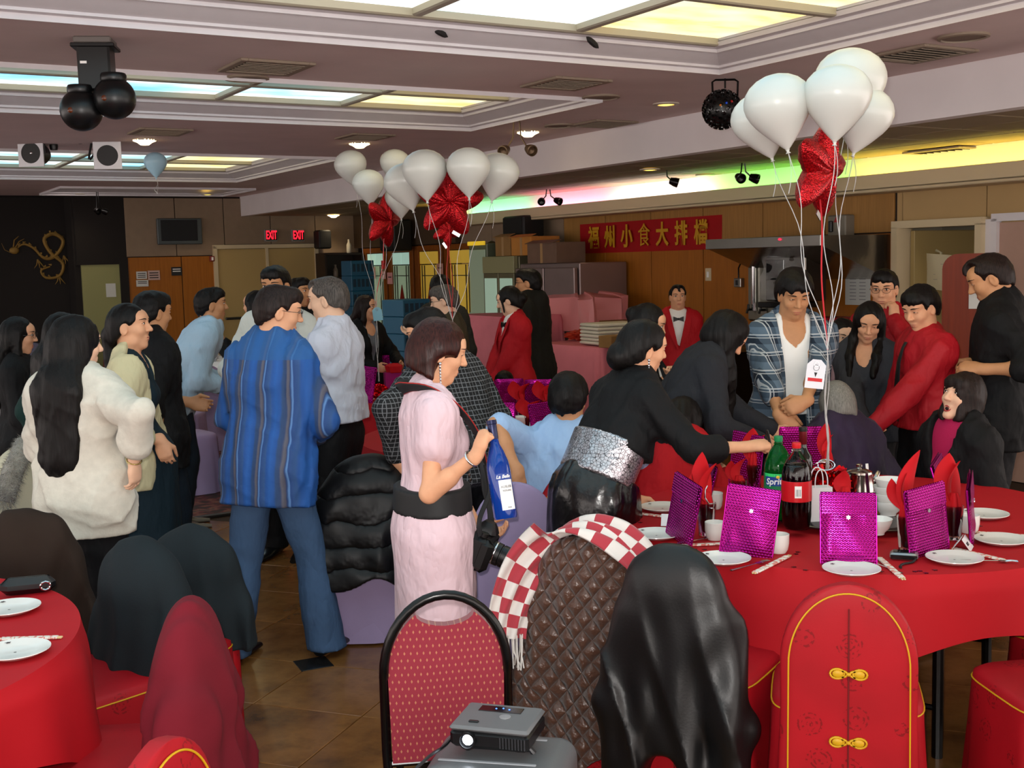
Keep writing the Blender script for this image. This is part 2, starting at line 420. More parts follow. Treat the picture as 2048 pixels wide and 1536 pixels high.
def person(label, px, py, Y, yaw, H=None, lean=0., leandir=0., sex='M', head=(0, 0, 0), skin=None, hair=('short', HAIR), top=None, legs=None,
           arms=None, seated=False, near=False, face=True, glasses=None, shoes='#0c0c0d', group=None, wide=1.0, mouth=0, eyes=1.0, earring=None, legspread=1.0, shz=0.0, leg_dir=0., look=None, chin_down=None):
    """px, py: pixel of the top of the head at depth Y; lean: forward bend of the torso (deg), solved for when H is given and lean == 'fit'"""
    skin = skin or SKIN; arms = arms or {}; top = top or {}; legs = legs or {}
    hp = P(px, py, Y); yr = rad(yaw); F = sex == 'F'
    hy, hpi, hr = rad(head[0]), rad(head[1]), rad(head[2])
    base = .0
    if seated:
        s = (H or 1.68)/1.72
    else:
        if H is None: H = hp.z
        s = H/1.72
    pel_z = (.50+.05*s) if seated else .93*s
    def spine(le):
        T = rotm(rad(leandir), rad(le)); ax = T@np.array((0, 0, 1), np.float32)
        pel = np.array((0, 0, pel_z), np.float32)
        T2 = rotm(rad(leandir), rad(le)*.5); a2 = T2@np.array((0, 0, 1), np.float32)
        waist = pel+a2*.13*s; chest = waist+ax*.21*s; nb = chest+ax*.19*s
        Hm = rotm(hy, hpi, hr); hc = nb+(ax*.5+np.array((0, 0, .5), np.float32))*.05*s+Hm@np.array((0, .014, .112), np.float32)*s
        tp = hc+Hm@np.array((0, -.01, .118), np.float32)*s
        return T, ax, pel, waist, chest, nb, Hm, hc, tp
    if seated:
        _sp = spine(lean); pel_z += hp.z-float(_sp[8][2])
    elif lean == 'fit':
        a, b = 0., 85.
        for _ in range(30):
            m = (a+b)/2
            if spine(m)[8][2] > hp.z: a = m
            else: b = m
        lean = a
    else:
        k = spine(lean)[8][2]
        if lean == 0: s *= hp.z/k; pel_z = .93*s
    T, ax, pel, waist, chest, nb, Hm, hc, tp = spine(lean)
    Rz = np.array(Matrix.Rotation(yr, 3, 'Z'), np.float32)
    o2 = Rz@tp
    root = thing('person', label, 'person', (hp.x-float(o2[0]), hp.y-float(o2[1]), 0), yr, group)
    Wi = np.array(root.rotation_euler.to_matrix().transposed(), np.float32); rl = np.array(root.location, np.float32)
    def loc(p): return Wi@(np.asarray(p, np.float32)-rl)
    xa = T@np.array((1, 0, 0), np.float32); ya = T@np.array((0, 1, 0), np.float32)
    K = Sk(); K.__dict__.update(root=root, s=s, T=T, ax=ax, pel=pel, waist=waist, chest=chest, nb=nb, Hm=Hm, hc=hc, loc=loc, xa=xa, ya=ya, H=H, F=F, lean=lean)
    shw = (.138 if F else .160)*s*wide; hipw = .085*s
    K.sh = {d: nb-ax*(.068-shz)*s+xa*shw*e for d, e in (('R', 1), ('L', -1))}
    # arms
    K.el, K.wr, K.hand = {}, {}, {}
    for d, e in (('R', 1), ('L', -1)):
        sp = arms.get(d, {})
        if 'px' in sp: tg = loc(P(*sp['px']))
        elif 'to' in sp: tg = np.array(sp['to'], np.float32)*s*np.array((e, 1, 1), np.float32)
        else: tg = K.sh[d]+np.array((e*.07, .05, -.53), np.float32)*s
        pole = np.array(sp.get('pole', (.5, -1, -.2)), np.float32)*np.array((e, 1, 1), np.float32)
        el, wr = ik(K.sh[d], tg, .295*s, .255*s, pole); K.el[d] = el.astype(np.float32); K.wr[d] = wr.astype(np.float32)
        f = sp.get('f'); f = _n(K.wr[d]-K.el[d]) if f is None else _n(np.array(f, np.float32)*np.array((e, 1, 1), np.float32))
        n = np.array(sp.get('n', (-1, .1, 0)), np.float32)*np.array((e, 1, 1), np.float32)
        n = n-f*float(n@f)
        if np.linalg.norm(n) < .05: n = np.array((0, 0, -1), np.float32)-f*float(-f[2])
        K.hand[d] = (f, _n(n), sp)
    # legs
    K.hip, K.kn, K.an = {}, {}, {}
    Lr = rotm(rad(leg_dir))
    for d, e in (('R', 1), ('L', -1)):
        hip = pel+np.array((e*hipw, 0, -.03), np.float32)*s
        if seated:
            kn = hip+Lr@np.array((e*.05, .42*s, 0.), np.float32); kn[2] = min(kn[2], .50); an = kn+np.array((0, -.02, -.40*s), np.float32); an[2] = .08
        else:
            st = legs.get(d, (0, 0)); an = np.array((e*(.10*legspread)*s+st[0], st[1]-.02, .085*s), np.float32)
            kn, an = ik(hip, an, .415*s, .41*s, (e*.08, 1, 0)); kn = kn.astype(np.float32); an = an.astype(np.float32)
        K.hip[d], K.kn[d], K.an[d] = hip, kn, an
    # ---------------- head and face
    q = lambda x, y, z: hc+Hm@(np.array((x, y, z), np.float32)*s)
    E_ = lambda c, r, k, m='u', R=None: (m, Ell(q(*c), np.array(r)*s, Hm if R is None else Hm@R), k*s)
    nr = (.049 if F else .056)*s
    HO = [E_((0, -.012, .032), (.073, .092, .084), 0), E_((0, .020, -.035), (.057 if F else .061, .066, .078), .03),
          E_((0, .058, -.094), (.022, .02, .018), .03), E_((0, .062, .050), (.056, .03, .035), .03)]
    for e in (1, -1):
        HO += [E_((e*.034, .058, -.018), (.026, .026, .024), .025), E_((e*.045, .01, -.072), (.014, .03, .02), .03)]
    HO += [('u', Cone(q(-.036, .079, .036), q(.036, .079, .036), .009*s), .02*s)]
    for e in (1, -1): HO += [E_((e*.031, .099, .017), (.017, .017, .009), .014, 's')]
    for e in (1, -1):
        HO += [E_((e*.031, .079, .016), (.0145, .010, .0105), .004)]
        HO += [E_((e*.075, -.006, -.004), (.010, .021, .033), .008), E_((e*.084, .004, -.002), (.007, .011, .02), .006, 's')]
    HO += [('u', Cone(q(0, .084, .026), q(0, .107, -.018), .0075*s, .0115*s), .014*s)]
    for e in (1, -1): HO += [E_((e*.0115, .097, -.022), (.0085, .010, .0075), .006)]
    HO += [E_((0, .0805, -.055), (.024, .011, .0065), .010), E_((0, .0785, -.067), (.020, .011, .0070), .008)]
    if mouth: HO += [E_((0, .094, -.064-.004*mouth), (.012, .02, .009*mouth), .004, 's'), E_((0, .075, -.10), (.02, .016, .016), .02)]
    HO += [('u', Cone(hc+Hm@np.array((0, -.022, -.055), np.float32)*s, nb-ax*.02*s-ya*.005*s, nr, nr*1.12), .03*s)]
    hres = .0052 if near else .0085
    parts = [mesh_sdf(HO+[('u', Cone(nb-ax*.015*s, nb-ax*.07*s, nr*1.15, .085*s, T, (1.2, .7, 1)), .05*s)], hres*s)]
    # ---------------- torso / legs under the clothes
    bw = (.135 if F else .15)*wide; BO = [
        ('u', Cone(pel-ax*.04*s, pel+ax*.05*s, (.14 if F else .13)*s*wide, .125*s*wide, T, (1, .64, 1)), 0),
        ('u', Cone(pel+ax*.05*s, waist, .125*s*wide, (.105 if F else .12)*s*wide, T, (1, .66, 1)), .05),
        ('u', Cone(waist, chest, (.105 if F else .12)*s*wide, bw*1.04*s, T, (1, .66, 1)), .05),
        ('u', Cone(chest, nb-ax*.09*s, bw*1.04*s, bw*.95*s, T, (1, .62, 1)), .05),
        ('u', Cone(K.sh['L'], K.sh['R'], .050*s, R=None), .06*s), ('u', Cone(nb-ax*.09*s, nb, .08*s, nr), .05*s)]
    if F:
        for e in (1, -1): BO += [('u', Ell(chest+xa*e*.06*s+ya*.075*s-ax*.0*s, np.array((.055, .05, .055))*s, T), .035*s)]
    K.torso = list(BO)
    bare = top.get('sleeve', 'long') in ('cap', 'none')
    for d in 'RL':
        BO += [('u', Cone(K.hip[d], K.kn[d], .078*s, .053*s), .03*s), ('u', Cone(K.kn[d], K.an[d], .053*s, .036*s), .02*s),
               ('u', Cone(K.an[d], K.an[d]+np.array((0, .08, -.06), np.float32)*s, .032*s, .017*s), .02*s)]
        if not bare: BO += [('u', Cone(K.sh[d], K.el[d], .046*s, .036*s), .02*s)]
    parts.append(mesh_sdf(BO, .030))
    for d, e in (('R', 1), ('L', -1)):
        if arms.get(d, {}).get('hide'): continue
        f, n, sp = K.hand[d]
        slim = .88 if F else 1.0
        AO = [('u', Cone(K.el[d], K.wr[d], .038*s*slim, .0255*s*slim), 0), ('u', Cone(K.el[d], K.el[d]*.6+K.wr[d]*.4, .037*s*slim, .040*s*slim), .02*s)]
        if top.get('sleeve', 'long') == 'long': AO = [('u', Cone(K.el[d]*.35+K.wr[d]*.65, K.wr[d], .0285*s*slim, .0255*s*slim), 0)]
        elif top.get('sleeve') == '78': AO = [('u', Cone(K.el[d]*.6+K.wr[d]*.4, K.wr[d], .036*s*slim, .0255*s*slim), 0)]
        if bare or top.get('sleeve') in ('half', '34'): AO += [('u', Cone(K.sh[d], K.el[d], .050*s*slim, .036*s*slim), .02*s)]
        side = e if True else 1
        AO += hand_ops(K.wr[d], f, n, s*(.93 if F else 1.0), -e if sp.get('flip') else e, sp.get('curl', .35), sp.get('spread', .12), sp.get('thumb', .5), sp.get('fcurl'))
        parts.append(mesh_sdf(AO, .0058 if near else .008))
    Vs, Fs, o = [], [], 0
    for V, Fc in parts: Vs.append(V); Fs.append(Fc+o); o += len(V)
    link('body', np_mesh('body', np.concatenate(Vs), np.concatenate(Fs)), skin, root)
    # ---------------- face details
    if face:
        ys = np.linspace(.14, .0, 141).astype(np.float32)
        def sy(x, z, off=0.):
            p = np.stack([hc+Hm@(np.array((x, y, z), np.float32)*s) for y in ys]); d = run_sdf(HO, p); i = int(np.argmax(d < 0)); return float(ys[i])+off
        HM4 = Matrix.Translation(Vector([float(v) for v in hc])) @ Matrix(Hm.tolist()).to_4x4() @ Matrix.Scale(s, 4)
        for e in (1, -1):
            if eyes > 0:
                b = MB().ball((e*.031, .0805, .0155), (.0125, .0095, .0058*eyes), 12, 8).xf(HM4); ey = obj('eye', b, EYE_W, root, smooth=180)
                obj('iris', MB().ball((e*.031, .0872, .0155), (.0058, .0036, .0056*eyes), 10, 6).xf(HM4), EYE_B, ey, smooth=180)
            obj('eyelid', MB().tube([(e*(.031+.0155*t), .0885-.006*abs(t)**2-(.0035 if t*1 > 0 else 0)*abs(t), .0185+.0045*eyes-.006*t*t-.004*(1-eyes)) for t in np.linspace(-1, 1, 7)], [.0008, .0014, .0017, .0018, .0017, .0014, .0008], 6).xf(HM4), EYE_B, root, smooth=180)
            xs = [e*(.014+.041*t) for t in np.linspace(0, 1, 8)]
            obj('eyebrow', MB().tube([(x, sy(x, .036+.005*math.sin(2.2*i/7)-.004*(i/7)**2, -.0005), .036+.005*math.sin(2.2*i/7)-.004*(i/7)**2) for i, x in enumerate(xs)], [.0016, .0030, .0034, .0034, .0031, .0027, .0021, .001], 6).xf(HM4), hair[1] if hair[1] is not HAIR_GREY else HAIR_SALT, root, smooth=180)
        lm = LIPS_RED if (F and mouth) else LIPS
        b = MB()
        if mouth:
            b.tube([(.018*math.cos(a), .0905-.010*math.cos(a)**2, -.064-.003*mouth+(.010*mouth+.003)*math.sin(a)) for a in np.linspace(0, 2*PI, 15)[:-1]], .0032, 6, True)
            obj('mouth', MB().ball((0, .0835, -.066), (.0135, .004, .0105*mouth), 12, 6).xf(HM4), M('mouth_dark', '#2a0709', .5), root)
        else: b.ball((0, .0813, -.0565), (.0225, .0112, .0052), 14, 8).ball((0, .0790, -.0672), (.019, .0114, .0058), 14, 8)
        obj('lips', b.xf(HM4), lm, root, smooth=180)
    if glasses:
        HM4 = Matrix.Translation(Vector([float(v) for v in hc])) @ Matrix(Hm.tolist()).to_4x4() @ Matrix.Scale(s, 4)
        g = MB()
        for e in (1, -1):
            g.tube([(e*.032+.023*math.cos(a)*1.05, .105-.008*abs(math.cos(a)) * (1 if math.cos(a)*e > 0 else .2), .012+.0165*math.sin(a)) for a in np.linspace(0, 2*PI, 17)[:-1]], .0011, 5, True)
            g.tube([(e*.056, .10, .016), (e*.072, .075, .015), (e*.077, .03, .012), (e*.078, -.005, .012), (e*.079, -.02, -.004)], .0013, 5)
        g.tube([(-.009, .107, .016), (0, .110, .018), (.009, .107, .016)], .0011, 5)
        gl = obj('glasses', g.xf(HM4), M('glasses_frame', glasses, .25, metal=.6), root)
        for e in (1, -1): obj('lens', MB().ball((e*.032, .1035, .012), (.023, .001, .016), 14, 6).xf(HM4), M('lens_glass', '#ffffff', .02, trans=1., ior=1.1, alpha=.25), gl)
    if earring:
        for e in (1, -1):
            p = q(e*.082, .0, -.036); b = MB().ball(p, .007*s, 10, 8)
            for i in range(1, earring): b.ball((p[0], p[1], p[2]-.011*i), (.0042, .0042, .0062), 8, 6)
            obj('earring', b, M('silver', '#d8d8dc', .15, metal=1.), root)
    K.tg = top.get('g', .014)*1.0+(top.get('wide', 1)-1)*.12; make_hair(K, hair)
    make_top(K, top, arms, near)
    make_legs(K, legs, seated, near, shoes)
    K.label = label
    print('person %-46s H=%.2f s=%.2f lean=%s at %.2f %.2f pel %.2f' % (label[:46], H or 0, s, lean, root.location.x, root.location.y, pel[2]))
    return K
def make_hair(K, spec):
    style, mt = spec[0], spec[1]; opt = spec[2] if len(spec) > 2 else {}
    s, Hm, hc = K.s, K.Hm, K.hc; q = lambda x, y, z: hc+Hm@(np.array((x, y, z), np.float32)*s)
    v = lambda x, y, z: Hm@np.array((x, y, z), np.float32)
    E_ = lambda c, r, k, m='u': (m, Ell(q(*c), np.array(r)*s, Hm), k*s)
    down = np.array((0, 0, -1), np.float32); vol = opt.get('vol', 0)
    line = opt.get('line', .052); hres = opt.get('res', .0078)
    top = E_((0, -.014, .034), (.083+vol, .102+vol, .093+vol*1.3), 0)
    ops = [top]
    if style in ('short', 'spiky'):
        ops += [E_((0, -.045, -.01), (.072+vol*.6, .068+vol*.6, .085), .03), E_((0, .050, .082), (.060, .048, .042), .03)]
        if opt.get('bangs'): ops += [E_((0, .062, .052-opt['bangs']), (.066, .042, .040), .03)]
        ops += [('i', Fringe(q(0, .09, line+.004), v(0, .74, -1), v(1, 0, 0), .0055*s, opt.get('ff', 110)), .005*s)]
        for e in (1, -1): ops += [E_((e*.082, .012, -.008), (.022, .030, .042), .008, 's'), E_((e*.07, .075, .02), (.03, .04, .04), .012, 's')]
        if opt.get('recede'):
            for e in (1, -1): ops += [E_((e*.04, .085, .085), (.03, .05, .04), .015, 's')]
        if style == 'spiky':
            rs = np.random.RandomState(3)
            for i in range(26):
                a = rs.rand()*6.28; r = math.sqrt(rs.rand())*.075; p0 = (r*math.cos(a), -.01+r*1.1*math.sin(a), .10-.5*r*r/.075)
                ops.append(('u', Cone(q(*p0), q(p0[0]*1.15, p0[1]*1.1+.012, p0[2]+.034), .013*s, .003*s), .008*s))
        ops += [('d', Folds(.0035, (110, 110, 35), 5), 0)]
    elif style == 'bald':
        ops += [('i', Pl(q(0, .05, line), v(0, .9, -1)), .006*s)]
        for e in (1, -1): ops += [E_((e*.082, .012, -.008), (.022, .030, .042), .008, 's'), E_((e*.045, .08, .085), (.035, .05, .045), .015, 's')]
    else:
        L = opt.get('L', .25); w = opt.get('w', .085); bk = opt.get('back', -.055); spread = opt.get('spread', 1.1)
        c0 = q(0, -.045, .01)
        ops += [E_((0, -.05, -.02), (.076+vol, .068+vol, .09), .03)]
        if style == 'bob':
            ops += [('u', Cone(q(0, -.012, .0), q(0, -.010, -.085), .088*s, .094*s, Hm, (1., 1.02, 1)), .03*s)]
            ops += [E_((0, .115, -.055), (.060, .075, .098), .015, 's')]
            if opt.get('bangs'): ops += [E_((0, .064, .066), (.064, .037, .040), .02)]
            ops += [('i', Pl(q(0, .05, -.122), v(0, -.28, -1)), .006*s)]
            ops += [E_((0, .0, -.12), (.068, .06, .095), .01, 's')]
            if opt.get('reveal'):
                for e in (1, -1): ops += [E_((e*.092, .045, -.052), (.05, .062, .062), .012, 's'), E_((e*.085, .055, -.125), (.075, .068, .062), .012, 's'), E_((e*.085, .060, -.085), (.075, .072, .065), .012, 's'), E_((e*.06, .112, .0), (.05, .05, .06), .012, 's')]
        elif style == 'long':
            dirn = opt.get('dir'); tip = c0+down*L*.98-K.ax*L*.02+K.ya*(-.070*s-K.tg) if dirn is None else c0+np.array(dirn, np.float32)*L
            mid = c0+down*L*.45+K.ya*(-.062*s-K.tg*.9) if dirn is None else (c0+tip)/2+K.ya*bk*s*.6
            R = np.stack([K.xa, np.cross(np.array((0, 0, 1), np.float32), K.xa), np.array((0, 0, 1), np.float32)], 1)
            fl = (1, .48, 1)
            ops += [('u', Cone(c0+down*.05*s, mid, w*.95*s, w*1.05*s, R, fl), .04*s), ('u', Cone(mid, tip, w*1.05*s, w*.8*spread*s, R, fl), .03*s)]
            if opt.get('front', 1):
                for e in (1, -1):
                    if opt.get('fl', 0) > .2:
                        m_ = K.nb+(K.xa*e*.082+K.ya*.075-K.ax*.055)*s+K.ya*K.tg; e_ = K.chest+(K.xa*e*.072+K.ya*.138+K.ax*.02)*s+K.ya*K.tg
                        ops += [('u', Cone(q(e*.072, .01, .03), q(e*.080, .016, -.10), .020*s, .026*s), .025*s), ('u', Cone(q(e*.080, .016, -.10), m_, .026*s, .028*s), .02*s), ('u', Cone(m_, e_, .028*s, .018*s), .02*s)]; continue
                    ops += [('u', Cone(q(e*.072, .01, .03), q(e*.080, .012, -.11), .020*s, .024*s), .025*s), ('u', Cone(q(e*.080, .012, -.11), q(e*.080, .0, -.11)+down*opt.get('fl', .16)*s+(K.ya*(.142+K.tg)-K.xa*e*.010 if opt.get('fl', 0) > .2 else 0), .024*s, .016*s), .02*s)]
            ops += [E_((0, .115, -.040), (.058, .082, .095), .015, 's')]
            if opt.get('bangs'): ops += [E_((0, .066, .068), (.060, .034, .034), .02)]
            if not opt.get('bangs'): ops += [E_((0, .105, .062), (.036, .06, .040), .02, 's')]
            ops += [E_((0, .005, -.12), (.050, .05, .07), .01, 's')]
        elif style in ('bun', 'pony'):
            ops += [('i', Pl(q(0, .09, line), v(0, .80, -1)), .008*s)]
            for e in (1, -1): ops += [E_((e*.082, .008, -.012), (.022, .026, .040), .008, 's')]
            if style == 'bun': ops += [E_(opt.get('at', (0, -.115, .0)), opt.get('r', (.042, .035, .042)), .015)]
            else:
                ops += [E_((0, -.11, -.02), (.035, .03, .04), .02), ('u', Cone(q(0, -.12, -.03), q(0, -.11, -.06)+down*.16*s, .028*s, .034*s), .02*s), ('u', Cone(q(0, -.11, -.06)+down*.16*s, q(0, -.09, -.06)+down*opt.get('L', .35)*s, .034*s, .014*s), .02*s)]
            if opt.get('bangs'):
                ops += [E_((opt['bangs']*.02, .070, .050), (.056, .030, .036), .02)]
                for e in (1, -1): ops += [('u', Cone(q(e*.062, .05, .04), q(e*.066, .055, -.08), .010*s, .006*s), .01*s)]
        ops += [('d', Folds(.0035, (95, 95, 12), 5), 0)]
    sdf_obj('hair', ops, hres*s, mt, K.root)
def sleeve_pts(K, d, frac):
    """points from shoulder down the arm up to frac (1 = elbow, 2 = wrist)"""
    if frac <= 1: return [(K.sh[d], K.sh[d]+(K.el[d]-K.sh[d])*frac)]
    return [(K.sh[d], K.el[d]), (K.el[d], K.el[d]+(K.wr[d]-K.el[d])*(frac-1))]
SL = {'long': 1.94, 'cap': .38, 'half': .9, '34': 1.25, 'roll': 1.35, 'none': 0, '78': 1.6}
def make_top(K, t, arms, near):
    s, T, ax, xa, ya = K.s, K.T, K.ax, K.xa, K.ya; res = (.0105 if near else .016)
    mt = t.get('mat'); 
    if mt is None: return
    g = t.get('g', .014); hem = t.get('hem', -.06); F = K.F; wide = t.get('wide', 1.0); ar = t.get('ar', .016); name = t.get('name', 'shirt')
    pel, waist, chest, nb = K.pel, K.waist, K.chest, K.nb
    def torso(g, hem, flare=1.0, fl=0.):
        w0 = (.186 if F else .184)*s*wide+g; w1 = ((.12 if F else .145)*s*wide+g)*t.get('waistk', 1.0); w2 = (.14 if F else .158)*s*wide+g
        dep = t.get('depth', .68)
        if hem < -.2:   # dress or long coat: below the pelvis it hangs straight down
            hz = pel-np.array((0, 0, 1), np.float32)*(-hem)*s
        else: hz = pel+ax*(hem-.03)*s
        o = [('u', Cone(hz, pel, w0*flare, w0, T if hem >= -.2 else rotm(math.atan2(-xa[1]*0, 1)), (1, dep if hem >= -.2 else .75, 1)), 0),
             ('u', Cone(pel, waist, w0, w1, T, (1, dep, 1)), .05*s), ('u', Cone(waist, chest, w1, w2, T, (1, dep-.02, 1)), .05*s),
             ('u', Cone(chest, nb-ax*.085*s, w2, .148*s*wide+g, T, (1, .60, 1)), .05*s),
             ('u', Cone(K.sh['L'], K.sh['R'], .034*s+g), .07*s), ('u', Cone(nb-ax*.08*s, nb-ax*.012*s, .085*s+g, .058*s+g*.5), .04*s)]
        if F:
            for e in (1, -1): o += [('u', Ell(chest+xa*e*.06*s+ya*.080*s, np.array((.058, .052, .06))*s, T), .045*s)]
        return o
    fr = SL.get(t.get('sleeve', 'long'), 1.94)
    def sleeves(g, fr, which='RL'):
        o = []
        for d in which:
            segs = sleeve_pts(K, d, fr)
            for i, (a, b) in enumerate(segs):
                if i == 0: o.append(('u', Cone(a, b, .047*s+g, (.040 if len(segs) > 1 or fr > .6 else .05)*s+g*1.1), .04*s))
                else: o.append(('u', Cone(a, b, .040*s+g*1.1, (.031*s+g*.8) if fr > 1.7 else .038*s+g), .012*s))
        return o
    fo = t.get('fold', .007)*1.25; ff = t.get('ff', (26, 26, 13))
    ops = torso(g, hem, t.get('flare', 1.0))
    if fr > 0: ops += sleeves(g*.6+.004, fr)
    if t.get('collar', 1) == 1: ops += [('u', Cone(nb-ax*.03*s-ya*.004, nb+ax*.030*s-ya*.008, .072*s, .066*s), .012*s)]
    if t.get('collar', 1) == 2: ops += [('u', Cone(nb-ax*.03*s, nb+ax*.045*s, .066*s, .060*s), .012*s)]      # turtleneck
    if t.get('hood'): ops += [('u', Ell(nb-ya*.085*s+ax*.01*s, np.array((.11, .065, .085))*s, T), .02*s)]
    if t.get('peplum'): pass
    if fo: ops += [('d', Folds(fo, ff, t.get('seed', 1)), 0)]
    # end the cloth cleanly at hem and neckline
    if hem < -.2: ops += [('i', Pl(pel+np.array((0, 0, hem*s), np.float32), (0, 0, -1)), .004)]
    else: ops += [('i', Pl(pel+ax*(hem-.0)*s, -ax+(ya*t.get('hemtilt', 0))), .004)]
    if t.get('scoop'):
        r = t['scoop']; ops += [('s', Ell(nb+ya*.085*s-ax*.01*s, np.array((.052, .07, r))*s, T), .006)]
    if t.get('vneck'):
        d = t['vneck']; w = t.get('vw', .075)
        for e in (1, -1): pass
        a = nb+ya*.16*s+ax*.06*s; lowp = nb-ax*d*s+ya*.16*s
        ops += [('s', Wedge(K, d, w, s, t.get('open', 0)), .004)]
    top = sdf_obj(name, ops, res, mt, K.root)
    if t.get('label'): top['label'] = t['label']
    K.top = top
    # what shows in the opening
    if t.get('under') is not None:
        u = torso(g*.35, .05)
        if t.get('ucollar', 1) == 1: u += [('u', Cone(nb-ax*.03*s-ya*.004, nb+ax*.034*s-ya*.006, .064*s, .061*s), .012*s)]
        if t.get('ucollar', 1) == 2: u += [('u', Cone(nb-ax*.03*s, nb+ax*.05*s, .063*s, .059*s), .012*s)]
        if t.get('ucollar', 1) == 0: u += [('s', Ell(nb+ya*.085*s-ax*.01*s, np.array((.06, .07, t.get('uscoop', .09)))*s, T), .006)]
        if t.get('uv'): u += [('s', Wedge(K, t['uv'], .05, s, 0), .004)]
        if t.get('cuffs'): u += [('u', Cone(K.wr[d]+(K.el[d]-K.wr[d])*.22, K.wr[d]+(K.el[d]-K.wr[d])*.02, .036*s, .036*s), 0) for d in 'RL']
        u += [('i', Pl(pel+ax*.06*s, -ax), .003)]
        uo = sdf_obj(t.get('uname', 'undershirt'), u, res, t['under'], K.root)
        if t.get('ulabel'): uo['label'] = t['ulabel']
    front = lambda z, x=0., off=.0: chest+ax*z*s+xa*x*s+ya*((.095 if not F else .10)*s+g+off)
    if t.get('bow'):
        c = nb-ax*.045*s+ya*.085*s; b = MB()
        for e in (1, -1):
            p = [c+xa*e*x*s+ax*z*s+ya*yy*s for x, z, yy in ((.004, .010, 0), (.05, .026, 0), (.05, -.026, 0), (.004, -.010, 0))]
            q_ = [v+ya*.022*s for v in p]; b.add(p+q_, [(3, 2, 1, 0), (4, 5, 6, 7), (0, 1, 5, 4), (1, 2, 6, 5), (2, 3, 7, 6), (3, 0, 4, 7)])
        b.ball(c+ya*.012*s, (.012*s, .016*s, .014*s), 10, 6)
        obj('bow_tie', b, M('bow_black', '#0a0a0c', .45), K.root)
    if t.get('tie'):
        b = MB(); pts = [nb-ax*.03*s+ya*(.09*s+g)]+[nb-ax*z*s+ya*(yy*s+g+.004) for z, yy in ((.06, .105), (.14, .128), (.26, .138), (.38, .135), (.47, .13))]
        b.tube(pts, [.016*s, .014*s, .02*s, .026*s, .032*s, .008*s], 8, flat=.3)
        obj('necktie', b, M('tie_black', '#0b0b0d', .4, spec=.5), K.root)
    if t.get('buttons'):
        for i in range(5):
            p = nb-ax*(.12+.085*i)*s+ya*(.128+.005*math.sin(i))*s+xa*t['buttons']*s
            obj('button', MB().ball(p, (.006, .004, .006), 8, 6), M('pearl', '#e8e6e2', .2), K.root)
    if t.get('sash') is not None:
        sr = (.128 if F else .15)*s*wide*t.get('waistk', 1.0)+g+t.get('sashg', .012)
        o = [('u', Cone(waist-ax*.05*s, waist+ax*.04*s, sr+.006, sr, T, (1, .74, 1)), 0), ('i', Pl(waist+ax*(.045+t.get('sashw', 0))*s, ax), .003), ('i', Pl(waist-ax*.055*s, -ax), .003)]
        if t.get('sashw'): o.insert(1, ('u', Cone(waist, waist+ax*.12*s, sr, sr+.012, T, (1, .72, 1)), .02))
        sdf_obj(t.get('sashname', 'belt'), o, res*.8, t['sash'], K.root)
    if t.get('lapel'):
        for e in (1, -1):
            d = t['vneck']; b = MB(); w = t.get('vw', .075); n = 8; v0 = []; 
            for i in range(n+1):
                f = i/n; z = .01-(d+.01)*f
                inn = xa*e*(w*(1-f)+.004)*s; out = inn+xa*e*(.012+.045*math.sin(PI*min(1, .25+f*.75)))*s
                yy = ya*((.055+.075*min(1, f*1.6))*s+g+.004); yo = ya*((.050+.075*min(1, f*1.6))*s+g+.008)
                v0 += [nb+ax*z*s+inn+yy, nb+ax*z*s+out+yo]
            b.add(v0, [(2*i, 2*i+1, 2*i+3, 2*i+2) for i in range(n)]); m = len(b.v)
            b.add([Vector(p)-Vector([float(x) for x in ya])*.012 for p in v0], [(2*i, 2*i+2, 2*i+3, 2*i+1) for i in range(n)])
            obj('lapel', b, t['lapel'], K.root, smooth=180)
class Wedge:     # V opening on the chest: narrow at depth d below the neck base, wide at the neck, only in front
    def __init__(s, K, d, w, sc, open_=0):
        s.K = K; s.d = d*sc; s.w = w*sc; s.open = open_; s.lo = s.hi = K.nb
    def __call__(s, p):
        q = p-s.K.nb; x = q@s.K.xa; y = q@s.K.ya; z = q@s.K.ax
        half = np.clip((z+s.d)/s.d, 0 if not s.open else s.open, 1.15)*s.w
        return np.maximum(np.maximum((np.abs(x)-half)*.9, .0-y), (-s.d-z) if not s.open else -10.*np.ones_like(z))
